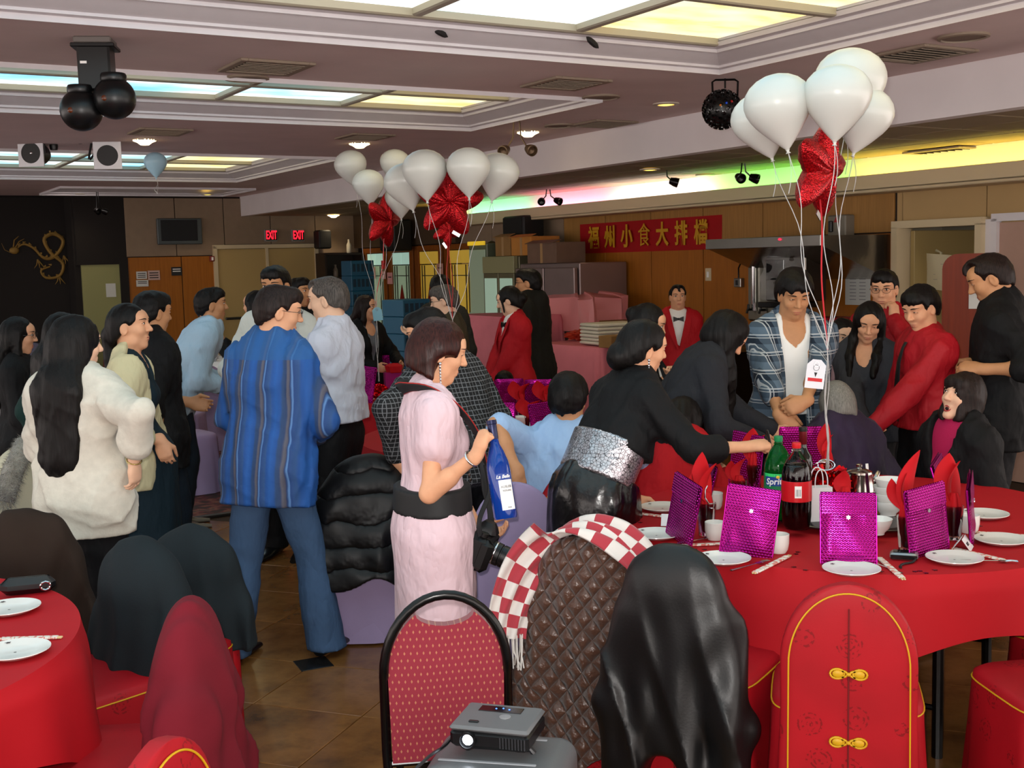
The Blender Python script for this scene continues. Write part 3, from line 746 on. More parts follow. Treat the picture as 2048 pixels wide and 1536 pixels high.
def make_legs(K, t, seated, near, shoes):
    s = K.s; mt = t.get('mat'); res = .016 if near else .022
    if mt is not None and t.get('kind', 'trousers') == 'trousers':
        g = t.get('g', .016); ops = [('u', Cone(K.pel-K.ax*.02*s*(0 if seated else 1), K.pel+K.ax*.09*s, (.160 if K.F else .150)*s+g*.6, .135*s+g*.5, K.T, (1, .68, 1)), 0)]
        end = t.get('cuff', .058)
        for d in 'RL':
            ops += [('u', Cone(K.hip[d], K.kn[d], .083*s+g, .060*s+g), .03*s), ('u', Cone(K.kn[d], K.an[d]+np.array((0, -.012, -.06), np.float32), .058*s+g, end*s+g), .01*s)]
        ops += [('d', Folds(t.get('fold', .007), (20, 20, 16), 9), 0), ('i', Pl((0, 0, .035), (0, 0, -1)), .003), ('i', Pl(K.pel+K.ax*.10*s, K.ax), .003)]
        o = sdf_obj('trousers', ops, res, mt, K.root)
        if t.get('label'): o['label'] = t['label']
    elif mt is not None:
        g = t.get('g', .02); hem = t.get('hem', .45); w = t.get('flare', 1.15)
        hz = np.array((K.pel[0], K.pel[1], hem), np.float32)
        if seated:
            ops = [('u', Cone(K.pel, K.pel+K.ax*.10*s, .175*s+g, .14*s+g, K.T, (1, .7, 1)), 0)]
            for d in 'RL': ops += [('u', Cone(K.hip[d], K.kn[d], .10*s+g, .08*s+g), .08*s), ('u', Cone(K.kn[d], K.kn[d]*.5+K.an[d]*.5, .08*s+g, .085*s+g), .06*s)]
        else: ops = [('u', Cone(hz, K.pel, .165*s*w+g, .165*s+g, None, (1, .8, 1)), 0), ('u', Cone(K.pel, K.waist+K.ax*.02*s, .165*s+g, .125*s+g, K.T, (1, .72, 1)), .05)]
        ops += [('d', Folds(t.get('fold', .008), (26, 26, 3), 4), 0), ('i', Pl((0, 0, hem), (0, 0, -1)), .004)] if not seated else [('d', Folds(.006, (20, 20, 12), 4), 0)]
        if t.get('top'): ops += [('i', Pl(K.waist+K.ax*t['top']*s, K.ax), .004)]
        o = sdf_obj('skirt', ops, res, mt, K.root)
        if t.get('label'): o['label'] = t['label']
    sm = M('shoe_'+shoes, shoes, .3, spec=.5)
    for d, e in (('R', 1), ('L', -1)):
        a = K.an[d]; b = MB()
        def f(u, v):
            y = -.085+.30*v; w = (.036+.014*math.sin(PI*min(1, v*1.25)))*(1-max(0, v-.8)*2.6); h = (.085-.05*min(1, max(0, v-.28)/.45))*(1-.5*max(0, v-.8)*3)
            an = 2*PI*u; x = w*math.cos(an); z = h*.5+h*.5*math.sin(an)
            if math.sin(an) < 0: z = max(0.002, h*.5+h*.5*math.sin(an)*1.0)
            return (x*s+float(a[0]), (y)*s+float(a[1]), max(.001, z)*s+max(0, float(a[2])-.085*s-.0))
        b.grid(f, 16, 12, True); n = len(b.v); b.f += [tuple(range(15, -1, -1)), tuple(range(n-16, n))]
        obj('shoe', b, sm, K.root, smooth=60)
# ------------------------------------------------------------------ the room (meshes in room axes x = v, y = u, turned by TH)
def wood_mat(name, col, vs=3.0):
    def fn(t):
        v = t.coord('Object', (14, 14, .8)); f = t.noise(v, vs, 5, .6); c = lin(col)
        g = t.noise(t.coord('Object', (1.2, 1.2, .5)), 2, 2)
        a = t.ramp(f, [(.3, tuple(x*.72 for x in c)), (.7, tuple(min(1, x*1.2) for x in c))]); t.l(t.mix(g, a, tuple(x*.8 for x in c)), t.b.inputs['Base Color']); t.bump(f, .06, .002)
    return M(name, col, .5, spec=.3, fn=fn)
W_WOOD = wood_mat('wall_veneer', '#a8641c'); W_WOOD2 = wood_mat('wall_veneer_pale', '#a87a40')
W_GREY = M('wall_greige', '#8a7560', .75, var=.06, bump=.05)
W_BEIGE = M('wall_beige', '#b39464', .75, var=.05, vscale=2); JOINT = M('joint_dark', '#20150d', .8)
CEIL = M('ceiling_mauve', '#dcc6c2', .85, var=.04, vscale=3, bump=.05, bscale=200)
WHITE_TRIM = M('white_trim', '#d8d3d6', .55, var=.03); CREAM = M('cream_trim', '#cdbb98', .6)
BEAM_M = M('beam_paint', '#e0d9da', .8, var=.04, vscale=2)
L_BACK = 18.0; DV = 8.0; BV = 6.03; ZC = 2.90; ZL = 2.60
# ---- floor: brown stone tiles laid diagonally, a carpet further in
def stone(t):
    v = t.coord('Object'); oi = t.n('ShaderNodeObjectInfo'); ad = t.n('ShaderNodeVectorMath', operation='ADD'); t.l(v, ad.inputs[0])
    cm = t.n('ShaderNodeCombineXYZ'); t.l(t.math('MULTIPLY', oi.outputs['Random'], 37.), cm.inputs[0]); t.l(cm.outputs[0], ad.inputs[1])
    f = t.noise(ad.outputs[0], 3.2, 7, .62); f2 = t.noise(ad.outputs[0], 11, 5, .7)
    a = t.ramp(f, [(.28, lin('#3f2410')), (.45, lin('#744720')), (.58, lin('#8a5a2c')), (.75, lin('#553015'))])
    t.l(t.mix(t.math('MULTIPLY', f2, .35), a, lin('#8a6a42')), t.b.inputs['Base Color'])
    t.b.inputs['Roughness'].default_value = .22
TILE_M = M('stone_tile', '#7a5a35', .22, fn=stone); INSET_M = M('inset_dark', '#1c1a1a', .2)
floor = struct('floor', MB().box((-.5, 8.5, -.06), (18, 24, .1)), M('grout', '#3a2716', .9))
T45 = rad(47.5); ts = .50
tm = mesh('tile', MB().box((0, 0, -.006), (ts-.005, ts-.005, .012), bev=.002))
tm.materials.append(TILE_M)
im = mesh('inset', MB().box((0, 0, -.004), (.15, .15, .010), bev=.001)); im.materials.append(INSET_M)
off = np.array((-.936, 5.19)); ca, sa = math.cos(rad(-20)), math.sin(rad(-20))
e1 = np.array((-sa, ca)); e2 = np.array((ca, sa))      # joint direction az 20 deg
n_t = 0
fi = floor.matrix_basis.inverted()
Rt = Matrix.Rotation(-TH, 4, 'Z')
for i in range(-16, 20):
    for j in range(-14, 14):
        p = off+e1*(i+.5)*ts+e2*(j+.5)*ts; u, v = -p[0]*ST+p[1]*CT, p[0]*CT+p[1]*ST
        px = 1024+FPX*p[0]/max(.1, p[1])
        if p[1] < 2.6 or u > 8.2 or v > 7.6 or px < -250 or px > 2250 or n_t >= 296: continue
        o = link('tile', tm, None, floor, (v, u, 0), (0, 0, rad(-20)-TH)); n_t += 1
        if (i % 3 == 0) and (j % 3 == 0):
            q = off+e1*i*ts+e2*j*ts; link('inset', im, None, floor, (q[0]*CT+q[1]*ST, -q[0]*ST+q[1]*CT, .002), (0, 0, rad(-20)-TH+PI/4))
def carpet(t):
    v = t.coord('Object'); f = t.noise(v, 9, 2); g = t.noise(v, 26, 2)
    a = t.ramp(f, [(.40, lin('#3b2a26')), (.5, lin('#6e2f33')), (.6, lin('#8d5a45')), (.68, lin('#4a3c3a'))]); t.l(t.mix(t.math('MULTIPLY', g, .5), a, lin('#3a302b')), t.b.inputs['Base Color'])
struct('floor_carpet', MB().box((-.5, 14.2, .0), (17, 11.6, .012)), M('carpet', '#5a3030', .95, fn=carpet))
struct('trim_1', MB().box((-.5, 8.38, .004), (17, .06, .014)), M('carpet_edge', '#1b1713', .5))
# ---- upper ceiling with four recessed light coves
CV = [(.6, 5.45, -8, 4.80), (6.72, 8.58, -8, 4.86), (11.3, 14.6, -8, 4.86), (16.0, 17.5, 3.0, 5.6)]
mb = MB()
us = [-3.0]
for a, b, v0, v1 in CV: us += [a, b]
us.append(L_BACK)
for k in range(len(us)-1):
    a, b = us[k], us[k+1]
    if k % 2 == 0: mb.box((-1.5, (a+b)/2, ZC+.10), (15.06, b-a, .2))
    else:
        v0, v1 = CV[k//2][2:]; mb.box(((v1+BV)/2, (a+b)/2, ZC+.1), (BV-v1, b-a, .2))
        if v0 > -9: mb.box(((v0-9)/2, (a+b)/2, ZC+.1), (v0+9, b-a, .2))
ceiling = struct('ceiling', mb, CEIL)
def cove_mat(name, lit):
    def fn(t):
        v = t.coord('Object'); x = t.xyz(v)[0]
        st = t.coord('Object', (1., 2.4, 1)); f = t.noise(st, .85, 5, .55); f2 = t.noise(st, 2.3, 4)
        sky = t.ramp(f, [(.34, lin('#7ecdea')), (.45, lin('#a8def0')), (.56, lin('#eefaf8')), (.7, lin('#f0f8ee'))])
        warm = t.ramp(f2, [(.35, lin('#efd588')), (.5, lin('#f0e4b0')), (.66, lin('#e8e6c8'))])
        k = t.math('GREATER_THAN', x, 3.64)
        c = t.mix(k, sky, warm)
        t.l(c, t.b.inputs['Emission Color']); t.b.inputs['Emission Strength'].default_value = PANEL_E*lit
        t.l(c, t.b.inputs['Base Color'])
    return M(name, '#ffffff', .4, fn=fn)
PANEL = cove_mat('sky_panel', 1.0); PANEL_OFF = M('panel_unlit', '#7d8a90', .4, var=.1)
BAR_M = M('panel_bar', '#a9a08c', .5)
prof = [(0, -.028), (0, .0), (-.035, .004), (-.035, .018), (-.075, .030), (-.13, .060), (-.16, .064), (-.16, .082), (-.20, .088), (-.215, .11)]
for ci, (a, b, v0, v1) in enumerate(CV):
    zp = ZC+.115; pitch = .96
    for side in range(4):        # crown moulding along each edge of the recess
        m = MB(); L_ = []
        for (o, z) in prof:
            if side == 0: L_ += [(v0-o*0, b+o, ZC+z), (v1+o, b+o, ZC+z)]
            elif side == 1: L_ += [(v1+o, b+o, ZC+z), (v1+o, a-o, ZC+z)]
            elif side == 2: L_ += [(v1+o, a-o, ZC+z), (v0-o*0, a-o, ZC+z)]
            else: L_ += [(v0-o, a-o, ZC+z), (v0-o, b+o, ZC+z)]
        n = len(prof); m.add(L_, [(2*i, 2*i+1, 2*i+3, 2*i+2) for i in range(n-1)])
        # back of the moulding so that it has thickness
        oo = len(m.v); m.add([(p[0], p[1], p[2]+.03) for p in L_], [(2*i+1, 2*i, 2*i+2, 2*i+3) for i in range(n-1)])
        if not (side == 3 and v0 < -5): struct('trim_%d' % (2+ci*4+side), m, WHITE_TRIM)
    rows = max(2, round((b-a-.4)/ (.93 if ci != 1 else .75)))
    du = (b-a-.4)/rows; vs = [v1-.2]; vv = 3.64
    while vv > max(v0, -6.8): vs.append(vv); vv -= pitch
    pm = None
    for r in range(rows):
        for k in range(len(vs)-1):
            x0, x1 = vs[k+1], vs[k]; y0 = a+.2+r*du; y1 = y0+du
            o = obj('light_panel', MB().box(((x0+x1)/2, (y0+y1)/2, zp+.02), (x1-x0, du, .01)), PANEL if ci < 3 else PANEL_OFF, ceiling, smooth=0)
    for k in range(1, len(vs)): obj('panel_bar', MB().box((vs[k], (a+b)/2, zp), (.055, b-a-.36, .045), bev=.008), BAR_M, ceiling)
    for r in range(rows+1): obj('panel_bar', MB().box(((vs[0]+vs[-1])/2, a+.2+r*du, zp-.003), (vs[0]-vs[-1], .055, .05), bev=.008), BAR_M, ceiling)
# ---- beam, lower ceiling with acoustic tiles
struct('ceiling_beam', MB().box((BV+.06, 7.5, (ZL+ZC)/2+.05), (.12, 21, ZC-ZL+.1)), BEAM_M)
low = struct('ceiling_lower', MB().box((7.13, 7.5, ZL+.09), (2.04, 21, .1)), M('ceiling_grid', '#6d5a3e', .8))
ltile = mesh('tile', MB().box((0, 0, 0), (.60, .60, .03), bev=.006)); ltile.materials.append(M('acoustic_tile', '#8d7a63', .9, var=.06, vscale=3, bump=.25, bscale=140, bdist=.003))
for i in range(27):
    for j in range(3):
        if i*.62 < 15.6: link('tile', ltile, None, low, (BV+.42+j*.62, 2.5+i*.62, ZL+.022))
# ---- wall at the right (v = DV): veneer panels, doorway, glass doors
def wall_box(name, v, u0, u1, z0, z1, m, th=.12, par=None): return struct(name, MB().box((v+th/2, (u0+u1)/2, (z0+z1)/2), (th, u1-u0, z1-z0)), m, par)
wr = wall_box('wall_right', DV, 6.86, L_BACK, 0, 2.75, JOINT)
pieces = [6.875, 7.66, 8.46, 9.33, 10.19, 11.03, 11.88, 12.75, 13.6, 14.45]
def wpanel(par, x, u0, u1, z0, z1, m, axis='v'):
    g = .006
    b = MB().box((x-.008, (u0+u1)/2, (z0+z1)/2), (.024, u1-u0-g*2, z1-z0-g*2), bev=.003) if axis == 'v' else MB().box(((u0+u1)/2, x-.008, (z0+z1)/2), (u1-u0-g*2, .024, z1-z0-g*2), bev=.003)
    return obj('panel', b, m, par)
for i in range(len(pieces)-1):
    wpanel(wr, DV, pieces[i], pieces[i+1], .02, 1.96, W_WOOD if i < 6 else W_GREY); wpanel(wr, DV, pieces[i], pieces[i+1], 1.96, 2.34, W_WOOD2 if i < 6 else W_GREY)
wr2 = struct('wall_right_near', MB().box((DV+.06, 6.83, 1.37), (.12, .06, 2.75)).box((DV+.06, 6.40, 2.37), (.12, .82, .76)).box((DV+.06, 4.4, 1.37), (.12, 3.16, 2.75)), W_BEIGE)
dr = struct('door_1', MB().box((DV-.02, 6.80, 1.0), (.18, .06, 2.0)).box((DV-.02, 5.98, 1.0), (.18, .06, 2.0)).box((DV-.02, 6.39, 2.02), (.18, .88, .06)), CREAM)
obj('door_leaf', MB().box((DV+.45, 6.74, .99), (.80, .045, 1.96), bev=.004), M('door_leaf', '#a58f5c', .5), dr)
hb = MB().tube([(DV+.30, 6.70, 1.52), (DV+.30, 6.65, 1.54), (DV+.30, 6.65, 1.78), (DV+.30, 6.70, 1.80)], .012, 8)
obj('door_handle', hb, M('handle_white', '#d8cfae', .35, metal=.3), dr)
struct('wall_corridor', MB().box((DV+1.3, 6.2, 1.3), (.1, 2.4, 2.6)).box((DV+.7, 7.45, 1.3), (1.3, .1, 2.6)).box((DV+.7, 5.6, 1.3), (1.3, .1, 2.6)).box((DV+.7, 6.5, 2.5), (1.3, 2, .1)), M('corridor', '#8f8878', .8))
# white framed pinkish panel wall beside the doorway
pf = struct('trim_30', MB().box((DV-.03, 5.90, 1.0), (.06, .10, 2.06)).box((DV-.03, 4.9, 2.04), (.06, 2.0, .06)), WHITE_TRIM)
struct('trim_31', MB().box((DV-.012, 4.9, 1.0), (.02, 1.92, 2.0)), M('pink_panel', '#b08e7e', .7, var=.03))
# cornice with the hidden neon tubes
struct('trim_32', MB().box((DV-.17, 8.7, 2.31), (.34, 12.4, .04), bev=.008).box((DV-.325, 8.7, 2.37), (.03, 12.4, .13), bev=.006).box((DV-.30, 8.7, 2.33), (.05, 12.4, .035), bev=.01), CREAM)
struct('trim_33', MB().box((DV-.01, 8.7, 2.47), (.03, 12.4, .3)), M('cove_white', '#e6e2da', .8))
NEON = [(14.9, 14.25, '#ffe060', .9), (14.2, 12.55, '#8cffce', .7), (12.5, 10.9, '#ffa8d4', .9), (10.85, 9.15, '#fff6f8', 1.3), (9.1, 7.35, '#84ff70', .7), (7.3, 5.4, '#fff070', .75), (5.35, 3.3, '#fff070', .75)]
for i, (ua, ub, c, e) in enumerate(NEON):
    t = thing('neon_tube', '%s glowing tube light lying on the wall cornice %s' % (('amber', 'mint green', 'pink', 'white', 'bright green', 'yellow', 'second yellow')[i], ('at the glass door end', 'above the black wall speaker', 'above the start of the red banner', 'above the end of the red banner', 'behind the red star balloon', 'above the doorway', 'past the doorway')[i]), 'tube light', RU((ua+ub)/2, DV-.14, 2.365), TH, 'coloured tube lights on the cornice')
    obj('tube', MB().tube([(0, -(ua-ub)/2+.03, 0), (0, (ua-ub)/2-.03, 0)], .016, 10), M('neon_'+c, c, .4, emit=c, estr=NEON_E*e*9), t)
    for s in (-1, 1): obj('tube_cap', MB().box((0, s*(ua-ub)/2, -.008), (.05, .05, .05), bev=.006), WHITE_TRIM, t)
# glass double doors in the far end of the right wall
gd = thing('glass_door_set', 'row of wooden framed glass doors with leaded panes and red diamonds', 'door', RU(16.3, DV-.05, 0), TH)
LEAD = M('lead', '#55504a', .4, metal=.6); GLASSD = M('frosted_glass', '#9fb59a', .25, emit='#a9c4a0', estr=.22); AMB = M('amber_glass', '#d8b54a', .3, emit='#d8b040', estr=.25); REDG = M('red_glass', '#8a2014', .3)
GLW = M('pale_glass', '#bfe8d8', .2, emit='#bfe8d8', estr=.35)
DARKW = wood_mat('dark_orange_wood', '#8a4a14')
for i in range(4):
    y0 = 1.35-.93*i; dl = obj('door_leaf', MB().box((0, y0-.06, 1.03), (.06, .12, 2.06), bev=.005).box((0, y0-.81, 1.03), (.06, .12, 2.06), bev=.005).box((0, y0-.435, .15), (.06, .64, .3), bev=.005).box((0, y0-.435, 2.02), (.06, .64, .08), bev=.005), DARKW, gd)
    for j in range(2): obj('pane', MB().box((0, y0-.275-.32*j, 1.88), (.015, .30, .18), bev=.003), GLW if i < 2 else AMB, dl)
    obj('pane', MB().box((0.005, y0-.435, 1.04), (.012, .62, 1.47), bev=.003), GLASSD if i < 2 else AMB, dl)
    for x in (-.24, -.16, .16, .24): obj('lead_strip', MB().box((-.008, y0-.435+x, 1.04), (.014, .012, 1.46)), LEAD, dl)
    obj('lead_strip', MB().box((-.008, y0-.435, 1.62), (.014, .5, .012)), LEAD, dl)
    if i in (1, 2): obj('diamond_pane', MB().prism([(0, -.36), (.12, 0), (0, .36), (-.12, 0)], -.006, .006, lambda x, y, z: (z-.012, y0-.435+x, 1.12+y)), REDG, dl)
struct('wall_right_far', MB().box((DV-.03, 16.3, 2.35), (.1, 3.6, .55)), M('dark_panel', '#4a3826', .6))
# ---- wall at the back (u = L_BACK)
wb = struct('wall_back', MB().box((6.2, L_BACK+.06, 1.55), (4.0, .12, 3.1)), JOINT)
vs = [4.25, 5.06, 5.56]
for i in range(2): wpanel(wb, L_BACK, vs[i], vs[i+1], .02, 2.0, W_WOOD, 'u')
vs = [4.25, 5.0, 5.75, 6.5, 7.25, 8.0]
for i in range(5): wpanel(wb, L_BACK, vs[i], vs[i+1], 2.16 if 5.5 < (vs[i]+vs[i+1])/2 < 7.3 else 2.0, 2.88, W_GREY, 'u')
wpanel(wb, L_BACK, 7.27, 8.0, .02, 2.0, wood_mat('orange_wood', '#b56a1a'), 'u')
d2 = struct('door_2', MB().box((5.58, L_BACK-.02, 1.07), (.06, .1, 2.14)).box((7.24, L_BACK-.02, 1.07), (.06, .1, 2.14)).box((6.41, L_BACK-.02, 2.13), (1.72, .1, .06)).box((6.41, L_BACK-.02, 1.05), (.04, .09, 2.1)), CREAM)
for x in (6.0, 6.82): obj('door_leaf', MB().box((x, L_BACK-.01, 1.05), (.79, .05, 2.09), bev=.004), M('cream_door', '#b59a62', .55), d2)
for x in (6.34, 6.48): obj('push_bar', MB().box((x+(.1 if x > 6.4 else -.1)*0-.35*(1 if x < 6.4 else -1), L_BACK-.06, 1.02), (.6, .05, .04), bev=.01), M('bar_dark', '#22201c', .4), d2)
# stage recess, dark, to the side of the back wall
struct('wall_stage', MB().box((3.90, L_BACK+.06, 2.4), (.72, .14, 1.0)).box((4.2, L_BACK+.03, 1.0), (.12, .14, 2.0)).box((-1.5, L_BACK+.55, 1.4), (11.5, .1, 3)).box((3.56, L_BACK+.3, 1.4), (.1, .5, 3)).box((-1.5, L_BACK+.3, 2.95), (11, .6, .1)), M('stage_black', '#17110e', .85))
d3 = struct('door_3', MB().box((3.87, L_BACK+.03, 1.0), (.54, .05, 2.0)), M('green_cream_door', '#8c8a58', .5))
obj('door_handle', MB().box((3.66, L_BACK-.03, .95), (.1, .06, .03), bev=.006), M('steel_dark', '#6b6b66', .35, metal=.8), d3)
obj('notice', MB().box((4.0, L_BACK+.0, 1.52), (.14, .012, .2)), M('paper', '#c9c9c4', .7), d3)
# unseen sides of the hall left open to let the added world light in
# ---- downlights
DL = [(289, 280, 2.9, 1), (719, 287, 2.9, 1), (1056, 264, 2.9, 1), (1332, 207, 2.9, 0), (680, 360, 2.9, 1), (580, 383, 2.9, 1), (524, 398, 2.9, 1), (476, 397, 2.9, 1),
      (575, 436, 2.6, 1), (667, 430, 2.6, 1), (415, 388, 2.9, 0), (158, 388, 2.9, 0), (1300, 338, 2.6, 0), (1410, 350, 2.6, 0), (1066, 403, 2.6, 0), (2000, 296, 2.6, 1), (1436, 360, 2.6, 0)]
DLW = ['over the grey light box', 'just above the middle balloon bunch', 'beyond the corner of the ceiling recess', 'beside the dark ball light', 'behind the small front balloon of the middle bunch', 'third from the back of the beam row', 'second from the back of the beam row', 'last of the row along the beam', 'under the beam near the exit signs', 'under the beam by the shelf', 'dim, near the far ceiling recess', 'dim, above the dark stage', 'in the low ceiling above the red banner', 'dim, in the low ceiling past the banner', 'in the low ceiling over the black wall speaker', 'bright, in the low ceiling over the doorway', 'dim, in the low ceiling before the track spots']
GLOW = M('lamp_glow', '#fff1d0', .4, emit='#ffe2a8', estr=9.); GLOW2 = M('lamp_glow_dim', '#ffe9b0', .4, emit='#ffd860', estr=2.2)
ringm = mesh('trim_ring', MB().lathe([(.060, 0), (.095, 0), (.095, -.008), (.062, -.012), (.060, 0)], 24))
ringm.materials.append(M('lamp_ring', '#c9bfae', .4))
lensm = mesh('lens', MB().lathe([(0, -.014), (.03, -.014), (.06, -.006), (.06, .0)], 20)); hoodm = mesh('lens', MB().lathe([(0, -.045), (.035, -.042), (.065, -.02), (.095, -.008), (.095, .0)], 20))
for i, (px, py, z, on) in enumerate(DL):
    p = PZ(px, py, z); t = thing('downlight', 'round warm recessed ceiling lamp '+DLW[i], 'lamp', (p.x, p.y, z), 0, 'recessed ceiling lamps')
    link('trim_ring', ringm, None, t); lm = (hoodm if on else lensm).copy(); lm.materials.append(GLOW if on else GLOW2); link('lens', lm, None, t)
    l = lamp('downlight_beam', 'SPOT', (0, 0, -.08), DOWN_W*(1 if on else .5), (1, .80, .50), .05, spot=rad(120), blend=1.0); l.parent = t
# ---- air vents and round ceiling fittings
VM = M('vent_paint', '#8f7f6e', .6); VD = M('vent_dark', '#3a2f28', .8)
for i, (px, py, z, w, lb) in enumerate(((532, 132, ZC, .42, 'square ceiling air vent beside the black double ball light'), (1132, 165, ZC, .42, 'square ceiling air vent beyond the first ceiling recess corner'), (320, 262, ZC, .42, 'square ceiling air vent above the strung stage lamps'), (1205, 246, ZC, .42, 'square ceiling air vent near the beam and the bright lamp'), (1838, 106, ZC, .45, 'square ceiling air vent behind the tallest white balloons'), (1905, 300, ZL, .55, 'open black vent in the low tiled ceiling'), (730, 272, ZC, .4, 'faint ceiling vent over the middle balloon bunch'))):
    p = PZ(px, py, z); t = thing('ceiling_vent', lb, 'vent', (p.x, p.y, z), TH)
    fr = MB()
    for s in (-1, 1): fr.box((s*(w/2-.02), 0, -.008), (.04, w, .016), bev=.003).box((0, s*(w/2-.02), -.008), (w-.08, .04, .016), bev=.003)
    obj('frame', fr, VM, t); obj('backing', MB().box((0, 0, -.002), (w-.08, w-.08, .004)), VD, t)
    for k in range(7): obj('slat', MB().box((0, -w/2+.07+k*(w-.14)/6, -.009), (w-.09, .03, .004), rot=(.5, 0, 0)), VM if z == ZC else VD, t)
for i, (px, py, z, lb) in enumerate(((493, 155, ZC, 'round flush ceiling speaker under the first vent'), (1202, 193, ZC, 'round flush ceiling speaker behind the second vent'), (1927, 72, ZC, 'round ceiling detector high above the beam'), (1120, 250, ZC, 'small round ceiling plate near the bright beam lamp'))):
    p = PZ(px, py, z); t = thing('ceiling_speaker', lb, 'speaker', (p.x, p.y, z))
    obj('rim', MB().lathe([(.11, 0), (.13, 0), (.13, -.012), (.112, -.016), (.11, 0)], 28), VM, t); obj('grille', MB().lathe([(0, -.012), (.11, -.008), (.11, 0)], 28), M('grille', '#7d6a5c', .8, bump=.4, bscale=400), t)
# ------------------------------------------------------------------ tables, chairs, coats
def fabric(name, col, rough=.75, weave=220, b=.12, var=.05, sheen=.2):
    return M(name, col, rough, spec=.3, var=var, vscale=6, bump=b, bscale=weave, bdist=.002, sheen=0.)
RED_CLOTH = fabric('red_tablecloth', '#b20f1b', .7, 260, .06, .03, .1)
GOLD = M('gold_piping', '#c99a18', .45, spec=.4)
def brocade(t):
    v = t.coord('Object', (1, 1, 1)); x = t.n('ShaderNodeTexVoronoi', feature='F1', voronoi_dimensions='3D'); x.inputs['Scale'].default_value = 7.5; x.inputs['Randomness'].default_value = .55
    t.l(v, x.inputs['Vector']); d = x.outputs['Distance']
    ring = t.math('MULTIPLY', t.math('LESS_THAN', d, .33), t.math('GREATER_THAN', t.math('SINE', t.math('MULTIPLY', d, 75.)), .0))
    det = t.math('GREATER_THAN', t.noise(v, 95, 1), .52)
    k = t.math('MULTIPLY', ring, det)
    base = t.ramp(t.noise(v, 5, 2), [(.3, lin('#980d18')), (.7, lin('#a80f1c'))])
    t.l(t.mix(t.math('MULTIPLY', k, .75), base, lin('#6d0a0e')), t.b.inputs['Base Color']); t.bump(t.noise(v, 240, 2), .08, .002)
RED_COVER = M('red_brocade', '#b00f15', .55, spec=.3, fn=brocade)
LAV = fabric('lavender_cover', '#a08fb4', .8); PINKC = fabric('pink_tablecloth', '#d87a86', .8); WHITEC = fabric('white_tablecloth', '#d9d2d8', .8)
BLACK_METAL = M('black_metal', '#0d0c0c', .25, metal=.3, spec=.6); CHROME = M('chrome', '#c8c8ca', .12, metal=1.)
def arch_hw(z, H, W, z1):          # half width of the rounded chair back at height z
    if z <= z1: return W
    return W*math.sqrt(max(0., 1-((z-z1)/(H-z1))**2))
def chair_cover_mesh(H=.87, W=.195, z1=.62, D=.035):
    """one fitted cloth cover: rounded back, seat, skirt to the floor; the sitter faces +Y"""
    mb = MB(); nz = 22
    zs = [H-(H-z1)*(1-math.cos(PI/2*k/11)) for k in range(12)]+[z1-(z1-.01)*k/12 for k in range(1, 13)]
    def ringp(z, u):
        hw = max(.004, arch_hw(z, H, W, z1)); fl = 1+.10*max(0, (.45-z)/.45); d = D*(1 if z < z1 else max(.25, hw/W)**.4)
        a = 2*PI*u; c, s_ = math.cos(a), math.sin(a); e = .35
        x = hw*fl*math.copysign(abs(c)**e, c); y = d*math.copysign(abs(s_)**e, s_)
        if z < .5: y += .006*math.sin(x*40)*(.5-z)*2
        return (x, y-.20+.12*(z-.45)*-.35, z)
    n = 28; vs = [ringp(z, i/n) for z in zs for i in range(n)]; fs = [tuple(range(n-1, -1, -1))]
    for k in range(len(zs)-1): fs += [(k*n+i, k*n+(i+1) % n, (k+1)*n+(i+1) % n, (k+1)*n+i) for i in range(n)]
    fs.append(tuple(range((len(zs)-1)*n, len(zs)*n))); mb.add(vs, [tuple(reversed(f)) for f in fs])
    sb = MB(); n = 40                           # seat with skirt
    def sq(u, r, z, wob=0):
        a = 2*PI*u; c, s_ = math.cos(a), math.sin(a); e = .4
        k = r*(1+wob*math.sin(11*a)); return (k*.225*math.copysign(abs(c)**e, c), k*.215*math.copysign(abs(s_)**e, s_)+.02, z)
    rows = [(0.02, .485, 0), (.5, .487, 0), (.9, .482, 0), (.98, .470, 0), (1.0, .44, 0), (1.03, .30, .02), (1.07, .15, .035), (1.10, .01, .045)]
    vs = [sq(i/n, r, z, w) for r, z, w in rows for i in range(n)]; fs = [tuple(range(n))]
    for k in range(len(rows)-1): fs += [(k*n+i, (k+1)*n+i, (k+1)*n+(i+1) % n, k*n+(i+1) % n) for i in range(n)]
    sb.add(vs, fs); return mb, sb, sq, rows
_cb, _cs, _sq, _rows = chair_cover_mesh()
def back_y(z): return -.20-.042*(z-.45)
def piping(face=-1):
    pts = []; H, W, z1 = .845, .170, .62
    for k in range(9): pts.append((-W-.008*(.6-(.05+.07*k))*1.0, back_y(.05+.07*k)+face*.040, .05+.07*k))
    for k in range(1, 36): a = PI-PI*k/36; pts.append((W*math.cos(a), back_y(z1)+face*(.040-.010*math.sin(a))-.042*(.22*math.sin(a)), z1+(H-z1)*math.sin(a)))
    for k in range(8, -1, -1): pts.append((W+.008*(.6-(.05+.07*k)), back_y(.05+.07*k)+face*.040, .05+.07*k))
    return MB().tube(pts, .0026, 6)
_cbm, _csm = mesh('backrest', _cb, 60), mesh('seat', _cs, 60); _pm = mesh('piping', piping(-1))
_spm = mesh('piping', MB().tube([_sq(i/40, 1.0, .452) for i in range(40)], .0026, 6, True))
def knot_mesh():
    b = MB()
    for e in (1, -1):
        for r, o in ((.020, .032), (.012, .016)): b.tube([(e*(o+r*math.cos(a)), 0, r*.75*math.sin(a)) for a in np.linspace(0, 2*PI, 15)[:-1]], .0038, 5, True)
        b.ball((e*.030, -.001, 0), (.017, .005, .013), 10, 6)
    return b.ball((0, -.002, 0), (.008, .006, .006), 8, 6)
_km = mesh('frog_knot', knot_mesh(), 180)
